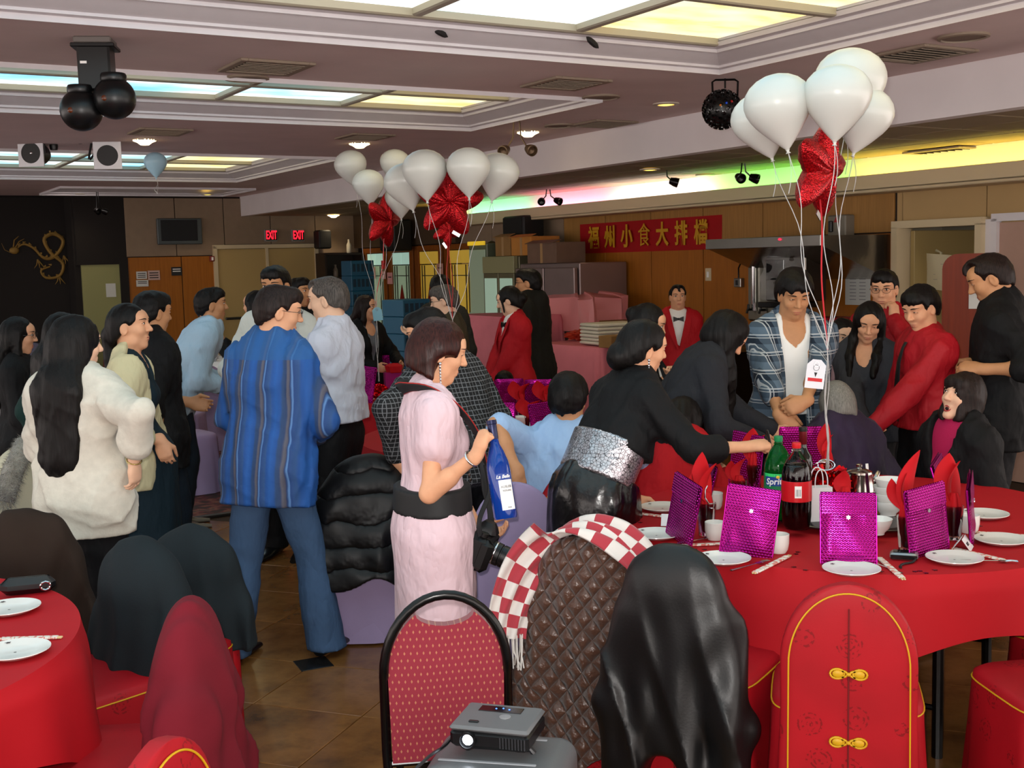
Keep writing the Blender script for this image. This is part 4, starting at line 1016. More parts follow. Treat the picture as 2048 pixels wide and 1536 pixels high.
def covered_chair(label, pos, face, mat=None, gold=True, knots=False, group=None, H=1.0, back_only=False):
    t = thing('covered_chair', label, 'chair', (pos[0], pos[1], 0), face, group); mat = mat or RED_COVER
    for nm, m in (('backrest', _cbm), ('seat', _csm)):
        m2 = m if not m.materials or m.materials[0] == mat else m.copy()
        if m2.materials and m2.materials[0] != mat: m2.materials.clear()
        link(nm, m2, mat, t)
    if gold:
        link('piping', _pm, GOLD, t); link('piping', _spm, GOLD, t)
        b = MB().tube([(0, back_y(z)-.0365, z) for z in np.linspace(.08, .80, 10)], .0025, 5); obj('back_seam', b, M('seam_dark', '#6a0a0e', .8), t)
    if knots:
        for z in (.60, .385):
            o = link('frog_knot', _km, GOLD, t, (0, back_y(z)-.040, z))
    return t
def face_to(p, q): return math.atan2(-(q[0]-p[0]), q[1]-p[1])
def drape_mesh(H=.90, W=.25, z1=.62, z0=.28, D=.085, flare=.12, folds=9, amp=.016, seed=0, hemw=.05, lean=.0, nx=96, nz=44, crease=0., cut=None):
    """a garment hung over a chair back: closed at the top, open at the hem"""
    rs = np.random.RandomState(seed); ph = rs.rand(8)*6.28; mb = MB()
    zs = [H-(H-z1)*(1-math.cos(PI/2*k/(nz//3))) for k in range(nz//3+1)]
    rest = nz-len(zs); zs += [z1-(z1-z0)*(k+1)/rest for k in range(rest)]
    vs = []
    for j, z in enumerate(zs):
        t = (H-z)/(H-z0); hw = max(.006, arch_hw(z, H, W, z1)); hw *= 1+flare*max(0, (z1-z))/(z1-z0)
        d = D*(.30+.70*min(1, t*3.0))*(1+flare*t*1.5)
        for i in range(nx):
            a = 2*PI*i/nx; c, s_ = math.cos(a), math.sin(a); e = .62
            x = hw*math.copysign(abs(c)**e, c); y = d*math.copysign(abs(s_)**e, s_)
            w = 0
            for q, (f, g) in enumerate(((folds, 1.), (folds*.53, .9), (folds*1.9, .45), (2, .5))): w += g*math.sin(f*a*.5*2+ph[q]+1.4*math.sin(2.3*t+ph[q+3])+.5*math.sin(a*3+ph[q]))
            r = amp*w*min(1, t*2.2)*.6+crease*math.sin(31*t+4*math.sin(a*2+ph[4])+ph[5])*.5*min(1, t*4)
            nx_, ny_ = c, s_
            zz = z-(hemw*(.5+.5*math.sin(2*a+ph[6]))+hemw*.6*math.sin(3*a+ph[7]))*max(0, t-.45)*1.6
            if cut: zz += cut(a, t)
            vs.append((x+nx_*r*.6+lean*t, y+ny_*r-.20-.03*(z-.45), max(.02, zz)))
    fs = []
    for k in range(len(zs)-1): fs += [(k*nx+i, (k+1)*nx+i, (k+1)*nx+(i+1) % nx, k*nx+(i+1) % nx) for i in range(nx)]
    fs.append(tuple(range(nx))); mb.add(vs, fs); return mb
def coat(name, label, cat, chair, mat, W=.21, H=.91, z0=.2, flare=.05, D=.34, amp=.012, f=45., seed=0, sleeves=(), hem=.03, res=.0105, k=.06, extra=(), z1=None, fine=1.):
    y = -.205; R = None; r = W; z1 = z1 or H-r
    ops = [('u', Cone((0, y, z1), (0, y-.02, z0-.1), r, r+flare, np.eye(3), (1, D, (H-z1)/r)), 0)]
    for pts in sleeves:
        for a_, b_, ra, rb in pts: ops.append(('u', Cone(a_, b_, ra, rb), k))
    ops += list(extra)+[('d', VFold(amp, f, H, H-z0, seed, fine), 0), ('i', Hem(z0, hem, seed), .006)]
    o = sdf_obj(name, ops, res, mat, None, chair.location, chair.rotation_euler); o.scale = chair.scale; return tag(o, label, cat)
def backed(px, py, Y, q, turn=0):      # chair placed so that its back stands at the pixel, facing q
    p = P(px, py, Y); f = face_to(p, q)+turn; return (p.x-.2*math.sin(f), p.y+.2*math.cos(f)), f
T1, T2, TC, TD = Vector((1.36, 4.62, 0)), Vector((-2.17, 3.15, 0)), Vector((-.02, 7.05, 0)), Vector((-1.30, 9.6, 0)); TZ = .755
def round_table(label, c, clabel, a=1.10, phi=rad(-122), R=.90, cloth=RED_CLOTH, seed=1, legs=True):
    t = thing('banquet_table', label, 'table', (c.x, c.y, 0))
    obj('tabletop', MB().lathe([(0, TZ-.045), (R-.01, TZ-.045), (R, TZ-.035), (R, TZ-.012), (R-.01, TZ-.006), (0, TZ-.006)], 64), M('plywood', '#6b4a2c', .6), t)
    if legs:
        for i in range(4):
            an = rad(12)+PI/2*i; p = (.60*math.cos(an), .60*math.sin(an))
            obj('leg', MB().tube([(p[0], p[1], .0), (p[0], p[1], TZ-.045)], .020, 10), BLACK_METAL, t)
        for i in range(2):
            a0, a1 = rad(12)+PI*i, rad(12)+PI/2+PI*i
            obj('stretcher', MB().tube([(.6*math.cos(a0), .6*math.sin(a0), .18), (.6*math.cos(a1), .6*math.sin(a1), .18)], .011, 8), BLACK_METAL, t)
    rs = np.random.RandomState(seed); ph = rs.rand(6)*6.28; nt = 160; mb = MB()
    prof = [0, .4, .8, .96, 1.0]
    vs = []; fs = []
    rows = 5+18
    for j in range(rows):
        for i in range(nt):
            th = 2*PI*i/nt; q = (th-phi) % (PI/2); q = min(q, PI/2-q)       # 0 at a corner of the square cloth
            drop = a*1.0/ math.cos(PI/4-q)-R
            if j < 5: r = R*prof[j]+.004*(j > 3); z = TZ+.0015
            else:
                k = (j-4)/(rows-5); w = math.sin(9*th+ph[0])*.5+math.sin(17*th+ph[1]+2*math.sin(th*2))*.6+math.sin(5*th+ph[2])*.5
                r = R+.012+.012*min(1, k*5)+(.030*k**.8)*w*min(1, drop*2.4)+.02*k; z = TZ-.010-drop*k*.985
                if k < .12: r -= .008*(1-k/.12)
            vs.append((r*math.cos(th), r*math.sin(th), z))
    for j in range(rows-1): fs += [(j*nt+i, j*nt+(i+1) % nt, (j+1)*nt+(i+1) % nt, (j+1)*nt+i) for i in range(nt)]
    mb.add(vs[1*0:], [tuple(reversed(f)) for f in fs])
    o = obj('tablecloth', mb, cloth, None, (c.x, c.y, 0), smooth=60); tag(o, clabel, 'tablecloth')
    return t
round_table('round folding banquet table with black metal legs under the set red cloth', T1, 'red cloth on the round table with the big balloon bunch')
round_table('round folding table at the edge of the picture under red cloth with two plates', T2, 'red cloth hanging from the table beside the maroon coat', phi=rad(20), seed=5)
round_table('round folding table behind the woman in pale pink under red cloth', TC, 'red cloth on the table behind the woman in pale pink', phi=rad(-60), seed=7)
round_table('far round table with pink gift bags under red cloth', TD, 'red cloth on the far table with pink gift bags', phi=rad(-45), seed=8)
# ---- red covered chairs
RCC = covered_chair
c_, f_ = backed(1697, 1172, 3.34, T1, .05); ch_center = RCC('red brocade covered chair with gold piping and two gold knots facing the set table', c_, f_, knots=True); ch_center.scale = (1, 1, .975)
c_, f_ = backed(1350, 1110, 3.62, T1, .15); chB = RCC('red covered chair under the black leather jacket', c_, f_)
c_, f_ = backed(1172, 1075, 3.98, T1, .55); chBr = RCC('red covered chair under the brown quilted coat', c_, f_); chBr.scale = (1, 1, .95)
chR = RCC('red covered chair cut off by the picture edge, its seat by the table leg', (1.67, 3.46), face_to((1.67, 3.46), T1)-.15)
chR2 = RCC('red covered chair beyond the black table leg at the set table', (2.02, 4.02), face_to((2.02, 4.02), T1))
cL = (-.93, 2.30); chL = RCC('red covered chair in the bottom corner with a gold piped round back', cL, face_to(cL, T2)+.35)
c_, f_ = backed(372, 1220, 3.20, T2, .0); chM = RCC('red covered chair under the maroon coat', c_, f_); chM.scale = (1, 1, .94)
c_, f_ = backed(278, 1090, 3.95, T2, .12); chT = RCC('red covered chair under the dark teal coat', c_, f_); chT.scale = (1, 1, .965)
c_, f_ = backed(52, 1050, 4.45, T2, .1); chW = RCC('red covered chair under the dark brown coat', c_, f_)
chX = RCC('red covered chair that the man in sky blue sits on', (.30, 5.42), face_to((.30, 5.42), TC)-.25)
# ---- garments on the chair backs
LEATHER = M('black_leather', '#0b0b0c', .42, spec=.5, bump=.12, bscale=130, bdist=.003)
o = coat('leather_jacket', 'black leather jacket hung over a chair back before the set table', 'jacket', chB, LEATHER, W=.185, H=.905, z0=.13, flare=.03, D=.42, amp=.020, f=36, seed=11, fine=.55, hem=.03, sleeves=[[((-.15, -.20, .66), (-.20, -.25, .36), .05, .055), ((-.20, -.25, .36), (-.185, -.26, .10), .055, .05)], [((.15, -.20, .66), (.205, -.24, .36), .05, .058), ((.205, -.24, .36), (.20, -.25, .08), .058, .05)]], extra=[('s', Ell((.0, -.30, .10), (.09, .3, .13)), .03)], res=.009)
def quilt(t):
    v = t.coord('Object'); x, y, z = t.xyz(v); s = .062
    a = t.math('ABSOLUTE', t.math('SINE', t.math('MULTIPLY', t.math('ADD', x, t.math('MULTIPLY', z, .8)), PI/s))); b = t.math('ABSOLUTE', t.math('SINE', t.math('MULTIPLY', t.math('SUBTRACT', x, t.math('MULTIPLY', z, .8)), PI/s)))
    h = t.math('POWER', t.math('MULTIPLY', a, b), .45); n = t.noise(v, 22, 3)
    t.bump(t.math('ADD', h, t.math('MULTIPLY', n, .9)), 1.0, .022)
BROWN_Q = M('brown_satin_quilt', '#523528', .34, spec=.6, sheen=.2, fn=quilt)
o = coat('quilted_coat', 'dark brown satin quilted coat hung over a chair back', 'coat', chBr, BROWN_Q, W=.195, H=.90, z0=.08, flare=.06, D=.46, amp=.014, f=40, seed=4, sleeves=[[((-.15, -.22, .66), (-.20, -.27, .36), .05, .06), ((-.20, -.27, .36), (-.19, -.28, .14), .06, .05)]])
def fur(name, c0, c1):
    def fn(t):
        v = t.coord('Object'); f = t.noise(v, 18, 4); g = t.noise(v, 160, 2)
        t.l(t.mix(g, t.ramp(f, [(.4, lin(c0)), (.62, lin(c1))]), lin(c0)), t.b.inputs['Base Color']); t.bump(t.math('ADD', g, f), .9, .02)
    return M(name, c0, .9, sheen=.5, fn=fn)
def tuft_mesh(path, r, n=2200, L=.03, seed=0):
    """a fur band: a soft core with thousands of short hairs"""
    rs = np.random.RandomState(seed); mb = MB(); path = [Vector(p) for p in path]; mb.tube(path, [r*.8]*len(path), 12)
    for i in range(n):
        t = rs.rand()*(len(path)-1); k = int(t); p = path[k].lerp(path[min(k+1, len(path)-1)], t-k); d = Vector(rs.normal(size=3)); d.normalize()
        q = p+d*r*.72; tg = d.orthogonal().normalized(); tg.rotate(Matrix.Rotation(rs.rand()*6.28, 3, d)); e = p+d*(r+L*.35*rs.rand())+tg*L*.6*rs.rand()+Vector((0, 0, -.022*rs.rand())); w = d.cross(tg)*.0018
        mb.add([q-w, q+w, e], [(0, 1, 2)])
    return mb
obj('fur_collar', tuft_mesh([(.12, -.20, .78), (.20, -.20, .72), (.27, -.17, .66), (.30, -.15, .60)], .055, 5200, .042, 3), fur('tan_fur', '#6b5337', '#a08660'), o, smooth=180)
# scarf over the brown coat
def stripes(t):
    v = t.coord('UV'); x = t.xyz(v); k = t.math('GREATER_THAN', t.math('FRACT', t.math('MULTIPLY', x[1], 7.5)), .5); 
    k2 = t.math('GREATER_THAN', t.math('FRACT', t.math('MULTIPLY', x[0], 2.0)), .5); kk = t.math('ABSOLUTE', t.math('SUBTRACT', k, k2))
    t.l(t.mix(kk, lin('#d9d2cc'), lin('#a8303c')), t.b.inputs['Base Color']); t.bump(t.noise(t.coord('Object'), 200, 2), .15, .002)
def ribbon_mesh(path, wdir, w, thick=.006, fold=.012, nf=3, seed=0, nw=14):
    rs = np.random.RandomState(seed); N = len(path); vs = []; uv = []
    for j, p in enumerate(path):
        p = Vector(p); d = (Vector(path[min(j+1, N-1)])-Vector(path[max(j-1, 0)])).normalized(); wv = Vector(wdir[j] if isinstance(wdir, list) else wdir); wv = (wv-d*wv.dot(d)).normalized(); nn = d.cross(wv)
        ww = w[j] if isinstance(w, list) else w
        for side in (1, -1):
            for i in range(nw):
                s_ = i/(nw-1)-.5; vs.append(p+wv*s_*ww+nn*(side*thick/2+fold*math.sin(nf*2*PI*s_+j*.25+seed))); uv.append((i/(nw-1), j/(N-1)))
    fs = []; r = 2*nw
    for j in range(N-1):
        for i in range(nw-1):
            fs.append((j*r+i, j*r+i+1, (j+1)*r+i+1, (j+1)*r+i)); fs.append((j*r+nw+i+1, j*r+nw+i, (j+1)*r+nw+i, (j+1)*r+nw+i+1))
        fs.append((j*r, (j+1)*r, (j+1)*r+nw, j*r+nw)); fs.append((j*r+nw-1, j*r+2*nw-1, (j+1)*r+2*nw-1, (j+1)*r+nw-1))
    mb = MB().add(vs, fs); me = mesh('scarf', mb, 180); ul = me.uv_layers.new(name='UVMap')
    for l in me.loops: ul.data[l.index].uv = uv[l.vertex_index]
    return me
SCARF = M('scarf_stripes', '#c0c0c0', .8, sheen=.3, fn=stripes)
sp = [(.22, -.155, .80), (.17, -.165, .865), (.09, -.175, .925), (.0, -.18, .95), (-.08, -.19, .93), (-.15, -.215, .865), (-.20, -.27, .79), (-.225, -.315, .70), (-.235, -.345, .62), (-.235, -.36, .55)]
def smooth_path(p, n):
    p = [Vector(x) for x in p]; out = []
    for i in range(n):
        t = i/(n-1)*(len(p)-1); k = min(int(t), len(p)-2); f = t-k; a, b, c, d = p[max(k-1, 0)], p[k], p[k+1], p[min(k+2, len(p)-1)]
        out.append(.5*((2*b)+(c-a)*f+(2*a-5*b+4*c-d)*f*f+(3*b-a-3*c+d)*f**3))
    return out
spp = smooth_path(sp, 44)
sc = link('scarf', ribbon_mesh(spp, [(.05, 1, .1)]*22+[(.75, .65, 0)]*22, [.20]*20+[.20-.003*i for i in range(24)], .008, .014, 2.5, 1, 18), SCARF, None, chBr.location-Vector((0, 0, .02)), chBr.rotation_euler)
sc.scale = chBr.scale; tag(sc, 'red and white striped scarf with fringe draped over the brown quilted coat', 'scarf')
fr = MB(); rs = np.random.RandomState(2); e0 = spp[-1]
for i in range(26):
    p = e0+Vector((.60, .52, 0))*((i/25-.5)*.15)+Vector((0, rs.normal()*.006, .01)); fr.tube([p, p+Vector((rs.normal()*.004, rs.normal()*.004, -.06)), p+Vector((rs.normal()*.008, rs.normal()*.008, -.115-.02*rs.rand()))], .0028, 4)
obj('fringe', fr, M('fringe_white', '#d8d2cc', .8), sc)['kind'] = 'stuff'
BRN_WOOL = fabric('brown_wool', '#2b1f18', .9, 120, .3, .12, .3); TEAL_WOOL = fabric('teal_wool', '#182024', .9, 120, .3, .1, .3); MAROON = fabric('maroon_wool', '#6a1220', .9, 120, .3, .1, .4)
coat('wool_coat', 'dark brown wool coat over the chair nearest the white sweater woman', 'coat', chW, BRN_WOOL, W=.215, H=.90, z0=.16, flare=.05, D=.46, amp=.022, f=34, seed=21, sleeves=[[((.16, -.2, .62), (.24, -.2, .3), .05, .06)]])
coat('wool_coat', 'dark teal wool coat slung over a chair between the brown and maroon coats', 'coat', chT, TEAL_WOOL, W=.225, H=.925, z0=.20, flare=.12, D=.52, amp=.020, f=30, seed=22)
c_, f_ = backed(392, 1105, 4.35, T2, .3); chT2 = RCC('red covered chair under the dark teal jacket behind the teal coat', c_, f_); chT2.scale = (.9, .9, .92)
coat('wool_jacket', 'dark teal jacket on the chair just behind the dark teal coat', 'jacket', chT2, TEAL_WOOL, W=.215, H=.92, z0=.42, flare=.06, D=.5, amp=.016, f=34, seed=27)
coat('wool_coat', 'maroon wool coat hanging over a chair beside the jeans of the striped shirt man', 'coat', chM, MAROON, W=.232, H=.945, z0=.05, flare=.10, D=.52, amp=.026, f=40, seed=25, z1=.48, sleeves=[[((-.14, -.2, .66), (-.19, -.2, .3), .05, .06)]])
o = tag(obj('handbag', MB().box((0, 0, 0), (.17, .06, .055), bev=.02), M('black_bag', '#101012', .35, spec=.6), None, PZ(50, 1205, TZ)+Vector((-.03, .10, .03)), (0, .05, .5)), 'small black handbag with a buckle between table and brown coat', 'bag')
obj('buckle', MB().tube([(.05+.016*math.cos(a), -.033, .014*math.sin(a)) for a in np.linspace(0, 2*PI, 9)[:-1]], .004, 6, True), CHROME, o)
# ---- burgundy banquet chair, trolley case and projector
bc = thing('banquet_chair', 'burgundy diamond patterned banquet chair with black tube frame behind the projector', 'chair', P(878, 1172, 3.38)*1.0, rad(7)); bc.location.z = 0
def dots(t):
    v = t.coord('Object'); x, y, z = t.xyz(v); s = .0175
    a = t.math('FRACT', t.math('ADD', t.math('MULTIPLY', x, 1/s), t.math('MULTIPLY', t.math('FLOOR', t.math('MULTIPLY', z, 1/(s*1.15))), .5))); b = t.math('FRACT', t.math('MULTIPLY', z, 1/(s*1.15)))
    d = t.math('ADD', t.math('MULTIPLY', t.math('ABSOLUTE', t.math('SUBTRACT', a, .5)), 1.7), t.math('ABSOLUTE', t.math('SUBTRACT', b, .5)))
    k = t.math('LESS_THAN', d, .27); t.l(t.mix(k, lin('#82182c'), lin('#a86a4c')), t.b.inputs['Base Color']); t.bump(t.noise(v, 300, 2), .12, .002)
BURG = M('burgundy_dots', '#8a1a30', .75, sheen=.25, fn=dots)
def arch(W, H, z1, n=20): return [(W*math.cos(PI-PI*k/n), z1+(H-z1)*math.sin(PI*k/n)) for k in range(n+1)]
fw, fh = .172, .895
fp = [(-fw+.02, -.26, .0), (-fw+.01, -.22, .25), (-fw, -.20, .45), (-fw, -.215, .66)]+[(x, -.215-.05*(z-.66)-.01, z) for x, z in arch(fw, fh, .67)]+[(fw, -.215, .66), (fw, -.20, .45), (fw-.01, -.22, .25), (fw-.02, -.26, 0)]
obj('back_frame', MB().tube(fp, .0135, 12), BLACK_METAL, bc, smooth=180)
def panel_outline():
    
    A = arch(.161, .872, .665, 24)
    right = [p for p in A[::-1] if p[1] < .845]
    r = [p for p in right if p[0] > 0]; l = [p for p in right if p[0] < 0]
    xr = r[-1][0]; top = [(xr*math.cos(PI*i/10), .845-.035*math.sin(PI*i/10)) for i in range(1, 10)]
    return [(-.156, .42), (.156, .42)]+r+top+l
po = panel_outline()
obj('backrest', MB().prism(po, -.016, .022, lambda x, y, z: (x, -.205-.05*max(0, y-.66)+z-.016*(1-abs(x)/.2), y)), BURG, bc, smooth=50)
obj('seat', MB().box((0, .02, .455), (.30, .34, .06), bev=.025), BURG, bc)
for s in (-1, 1): obj('leg', MB().tube([(s*.135, .16, .43), (s*.13, .17, .2), (s*.125, .18, 0)], .0125, 10), BLACK_METAL, bc)
obj('stretcher', MB().tube([(-.165, -.2, .41), (.165, -.2, .41)], .011, 8), BLACK_METAL, bc)
CASE = M('case_grey', '#5a5c5e', .35, spec=.5, bump=.06, bscale=300); CASE_D = M('case_dark', '#17181c', .45)
tcp = P(1000, 1475, 2.78); tcp.y += .02; tcl = thing('trolley_case', 'grey hard shell trolley case standing on end under the projector', 'suitcase', (tcp.x, tcp.y-.0, 0), rad(-12))
sdf_obj('shell', [('u', Box((0, 0, .345), (.1875, .15, .30), None, .05), 0), ('d', lambda q: .0025*np.cos(q[..., 0]*70)*(np.abs(q[..., 0]) < .13)*(q[..., 2] < .62), 0)], .008, CASE, tcl); obj('shell_rim', MB().box((0, 0, .32), (.380, .03, .57), bev=.01), CASE_D, tcl)
obj('groove', MB().box((-.02, -.075, .646), (.26, .012, .004), bev=.002).box((-.02, .085, .646), (.26, .012, .004), bev=.002), M('case_light', '#8a8c90', .35), tcl)
obj('carry_handle', MB().tube([(-.09, .0, .645), (-.08, 0, .657), (.08, 0, .657), (.09, 0, .645)], .009, 8), CASE_D, tcl)
for sx in (-1, 1):
    for sy in (-1, 1): obj('wheel', MB().box((sx*.14, sy*.08, .0225), (.045, .05, .045), bev=.015), CASE_D, tcl)
pj = thing('projector', 'grey and black digital projector with a lit lens on the trolley case', 'projector', (tcp.x-.005, tcp.y+.03, .612), rad(-17)); pj.scale = (.86, .86, .86)
tcl.scale = (.94, .94, .92); PJG = M('projector_grey', '#636466', .4, spec=.5); PJB = M('projector_black', '#0f1012', .3)
obj('body', MB().box((0, 0, .030), (.235, .185, .050), bev=.010), PJB, pj); obj('top_shell', MB().box((0, 0, .061), (.237, .187, .016), bev=.007), PJG, pj)
obj('control_panel', MB().box((-.005, .05, .0695), (.13, .04, .003), bev=.001), M('panel_dark', '#15090c', .15), pj)
LEDM = M('blue_led', '#3a6cff', .3, emit='#4a7cff', estr=3.)
for k in range(3): obj('indicator', MB().ball((-.02+.02*k, .05+.006*(k % 2), .0715), (.003, .003, .0015), 8, 6), LEDM, pj)
obj('badge', MB().lathe([(.0, .0), (.017, .0), (.017, .0015), (0, .002)], 20, (.022, .0, .069)), M('badge', '#a8a9ac', .3, metal=.5), pj)
obj('lens_ring', MB().lathe([(.021, 0), (.025, .0), (.025, .016), (.021, .016), (.021, 0)], 24).xf(Matrix.Translation((-.06, -.092, .032)) @ Matrix.Rotation(PI/2, 4, 'X')), PJB, pj)
obj('lens', MB().ball((-.06, -.098, .032), (.0155, .006, .0155), 18, 10), M('projector_lens', '#ffffff', .1, emit='#e8f2ff', estr=14.), pj)
gr = MB()
for k in range(9): gr.box((.035+.009*k, -.0930, .030), (.003, .004, .032))
obj('vent_grille', gr, M('grille_grey', '#3a3c40', .4, metal=.4), pj)
obj('zoom_lever', MB().box((-.055, -.055, .071), (.03, .012, .005), bev=.002), PJB, pj)
for sx in (-1, 1): obj('foot', MB().lathe([(.012, 0), (.012, .006)], 12, (sx*.08, -.06, -.001)), PJB, pj)
obj('back_foot', MB().lathe([(.012, 0), (.012, .006)], 12, (0, .07, -.001)), PJB, pj)
tag(obj('power_cord', MB().tube(smooth_path([(tcp.x-.10, tcp.y+.08, .640), (tcp.x-.13, tcp.y-.01, .622), (tcp.x-.18, tcp.y-.09, .615), (tcp.x-.22, tcp.y-.14, .57), (tcp.x-.235, tcp.y-.15, .36), (tcp.x-.25, tcp.y-.15, .05), (tcp.x-.28, tcp.y-.15, .006)], 24), .004, 6), PJB), 'thin black cord running off the trolley case beside the projector', 'cord')
tag(obj('balled_scarf', MB().ball((0, 0, 0), (.045, .03, .02), 12, 8), fabric('charcoal_cloth', '#1c1a1c', .9), None, (tcp.x+.05, tcp.y+.155, .666)), 'small dark lump of cloth behind the projector', 'cloth') if False else None
# ---- lavender covered chairs and garments further back
_c, _f = backed(40, 870, 5.75, Vector((-4.2, 6.2, 0)))
lavs = [(_c[0], _c[1], 'lavender covered chair under the cream fur trimmed coat', _f), (-2.30, 5.30, 'lavender covered chair beside the white sweater woman', -1.0),
        (-2.72, 5.05, 'lavender covered chair cut off by the picture edge beside the red scarf', -1.2)]
for x, y, lb, f in lavs: covered_chair(lb, (x, y), f, LAV, gold=False)
fcc = [o for o in C.objects if o.get('label') == lavs[0][2]][0]
CREAMC = fabric('cream_down', '#c9c2a8', .6, 40, .3, .05)
o = coat('fur_trimmed_coat', 'cream coat with grey fur hood trim over a lavender chair', 'coat', fcc, CREAMC, W=.22, H=.96, z0=.14, flare=.06, D=.55, amp=.02, f=34, seed=31)
obj('fur_trim', tuft_mesh([(-.22, -.25, .72), (-.16, -.27, .86), (-.04, -.25, .96), (.08, -.25, .95), (.17, -.29, .84), (.20, -.33, .70)], .062, 6000, .042, 5), fur('grey_fur', '#a8a294', '#5e564a'), o, smooth=180)
tag(obj('plaid_scarf', MB().tube(smooth_path([(0, 0, .80), (.04, -.05, .70), (.05, -.07, .55), (.03, -.06, .42)], 12), [.05, .06, .06, .05]*3, 12), M('plaid_scarf', '#8a1520', .8, var=.5, vscale=30), None, (-2.50, 5.02, 0), smooth=180), 'dark red scarf over the lavender chair at the picture edge', 'scarf')
def puffs(t):
    v = t.coord('Object'); x, y, z = t.xyz(v); n = t.noise(v, 7, 3); w = t.math('ABSOLUTE', t.math('SINE', t.math('ADD', t.math('MULTIPLY', z, 28.), t.math('MULTIPLY', n, 2.5)))); t.bump(t.math('ADD', t.math('POWER', w, .5), t.math('MULTIPLY', n, .8)), .8, .02)
PUFF = M('black_puffer', '#0a0a0c', .5, spec=.4, fn=puffs)
bcp = P(745, 905, 5.55); bch = covered_chair('lavender covered chair under the black puffer coat', *backed(735, 905, 5.45, TC, .5), LAV, gold=False)
coat('puffer_coat', 'black puffer coat over a chair behind the woman in pale pink', 'coat', bch, PUFF, W=.22, H=.92, z0=.32, flare=.08, D=.62, amp=.014, f=26, seed=41, sleeves=[[((-.16, -.22, .7), (-.24, -.24, .45), .07, .085)], [((.16, -.22, .7), (.24, -.24, .42), .07, .085)]])
lc2 = P(985, 930, 5.1); covered_chair('lavender covered chair behind the blue bottle', (lc2.x+.03, lc2.y), .3, LAV, gold=False)
# ------------------------------------------------------------------ things on the tables
PORC = M('porcelain', '#e6e4df', .18, spec=.55); PORC2 = M('plate_mark', '#3a3438', .4)
def bubble(t):
    v = t.coord('Object'); x, y, z = t.xyz(v); s = .0112
    a = t.math('SUBTRACT', t.math('FRACT', t.math('ADD', t.math('MULTIPLY', x, 1/s), t.math('MULTIPLY', t.math('FLOOR', t.math('MULTIPLY', z, 1/(s*.866))), .5))), .5); b = t.math('SUBTRACT', t.math('FRACT', t.math('MULTIPLY', z, 1/(s*.866))), .5)
    d = t.math('SQRT', t.math('ADD', t.math('MULTIPLY', a, a), t.math('MULTIPLY', b, b)))
    h = t.math('SMOOTH_MIN', t.math('MAXIMUM', t.math('SUBTRACT', .5, d), 0.), .34, .1); t.bump(h, .85, .012)
MAIL = M('magenta_foil_bubble', '#a8127f', .2, metal=.85, spec=.6, fn=bubble)
def mailer_mesh(w=.18, h=.245, th=.018):
    b = MB(); nx, nz = 15, 19
    for sgn in (1, -1):
        def f(u, v, sgn=sgn):
            e = min(1, 6.5*min(u, 1-u))*min(1, 7*min(v, 1-v)); e = e**.6; return ((u-.5)*w, sgn*(.001+th*.5*e*(.85+.15*math.sin(9*u+7*v))), v*h)
        o = len(b.f); b.grid(f, nx, nz)
        if sgn > 0: b.f[o:] = [tuple(reversed(q)) for q in b.f[o:]]
    for z0, z1 in ((0, nz-1),): pass
    return b
_mail = mesh('pouch', mailer_mesh(), 60); _mail.materials.append(MAIL)
_flap = mesh('flap', MB().grid(lambda u, v: ((u-.5)*.172, -.0105-.003*math.sin(PI*u)*(1-v)-.001, .170+.072*v), 12, 6).grid(lambda u, v: ((.5-u)*.172, -.0085-.003*math.sin(PI*u)*(1-v), .170+.072*v), 12, 6), 60); _flap.materials.append(MAIL)
SILVER = M('silver', '#d8d8dc', .15, metal=1.)
_edgem = mesh('edge_seal', MB().box((-.0905, 0, .12), (.005, .006, .235), bev=.002)); _edgem.materials.append(M('magenta_edge', '#c0149a', .15, metal=.8))
def star(n, r0, r1, th):
    p = [((r0 if i % 2 == 0 else r1)*math.cos(PI/2+PI*i/n), (r0 if i % 2 == 0 else r1)*math.sin(PI/2+PI*i/n)) for i in range(2*n)]; return MB().prism(p, -th/2, th/2)
_stud = mesh('stud', star(6, .008, .005, .003).xf(Matrix.Translation((0, -.0155, .160)) @ Matrix.Rotation(PI/2, 4, 'X')), 30); _stud.materials.append(SILVER)
def mailer(px, py, z, rz, tilt, label, group='magenta gift pouches', sc=1.0, sway=0, Y=None):
    p = PZ(px, py, z) if Y is None else P(px, py, Y)
    t = thing('gift_pouch', label, 'pouch', p, 0, group, rot=(rad(tilt), rad(sway), rad(rz))); t.scale = (sc, sc, sc)
    for nm, m in (('pouch', _mail), ('flap', _flap), ('edge_seal', _edgem), ('stud', _stud)): link(nm, m, None, t)
    link('edge_seal', _edgem, None, t, (.181, 0, 0))
    return t
z1 = TZ+.003
mailer(1697, 1131, z1, -13, -13, 'magenta foil bubble pouch with the brightest sparkle, front of the set table', sway=0)
mailer(1491, 1113, z1, -17, -9, 'magenta foil bubble pouch between the round dish and the chopsticks tilted sideways', sway=7)
mailer(1356, 1084, z1, -68, -6, 'dark magenta pouch seen nearly edge on beside the folded place card', sway=10)
mailer(1392, 1030, z1, -75, -10, 'dark magenta pouch edge on behind the water glass with the clip', sway=9, sc=.95)
mailer(1860, 1110, z1, 26, -2, 'shadowed magenta pouch leaning on the napkin glass by the little camera', sway=-6)
mailer(1946, 1082, z1, 66, -4, 'narrow edge on magenta pouch leaning by the name card', sway=-13)
mailer(1486, 980, z1, -58, -6, 'dark magenta pouch under the reaching arm at the set table', sc=1.05, sway=3)
mailer(1600, 962, z1, 175, -4, 'magenta pouch behind the soda bottles with only its top edge showing', sc=1.05)
mailer(1902, 1035, z1, 60, -14, 'dark magenta pouch with shining clips behind the narrow one', sc=1.0, sway=-8)
mailer(998, 894, z1, -4, -8, 'bright pink pouch on the middle table above the blue bottle', sc=1.02)
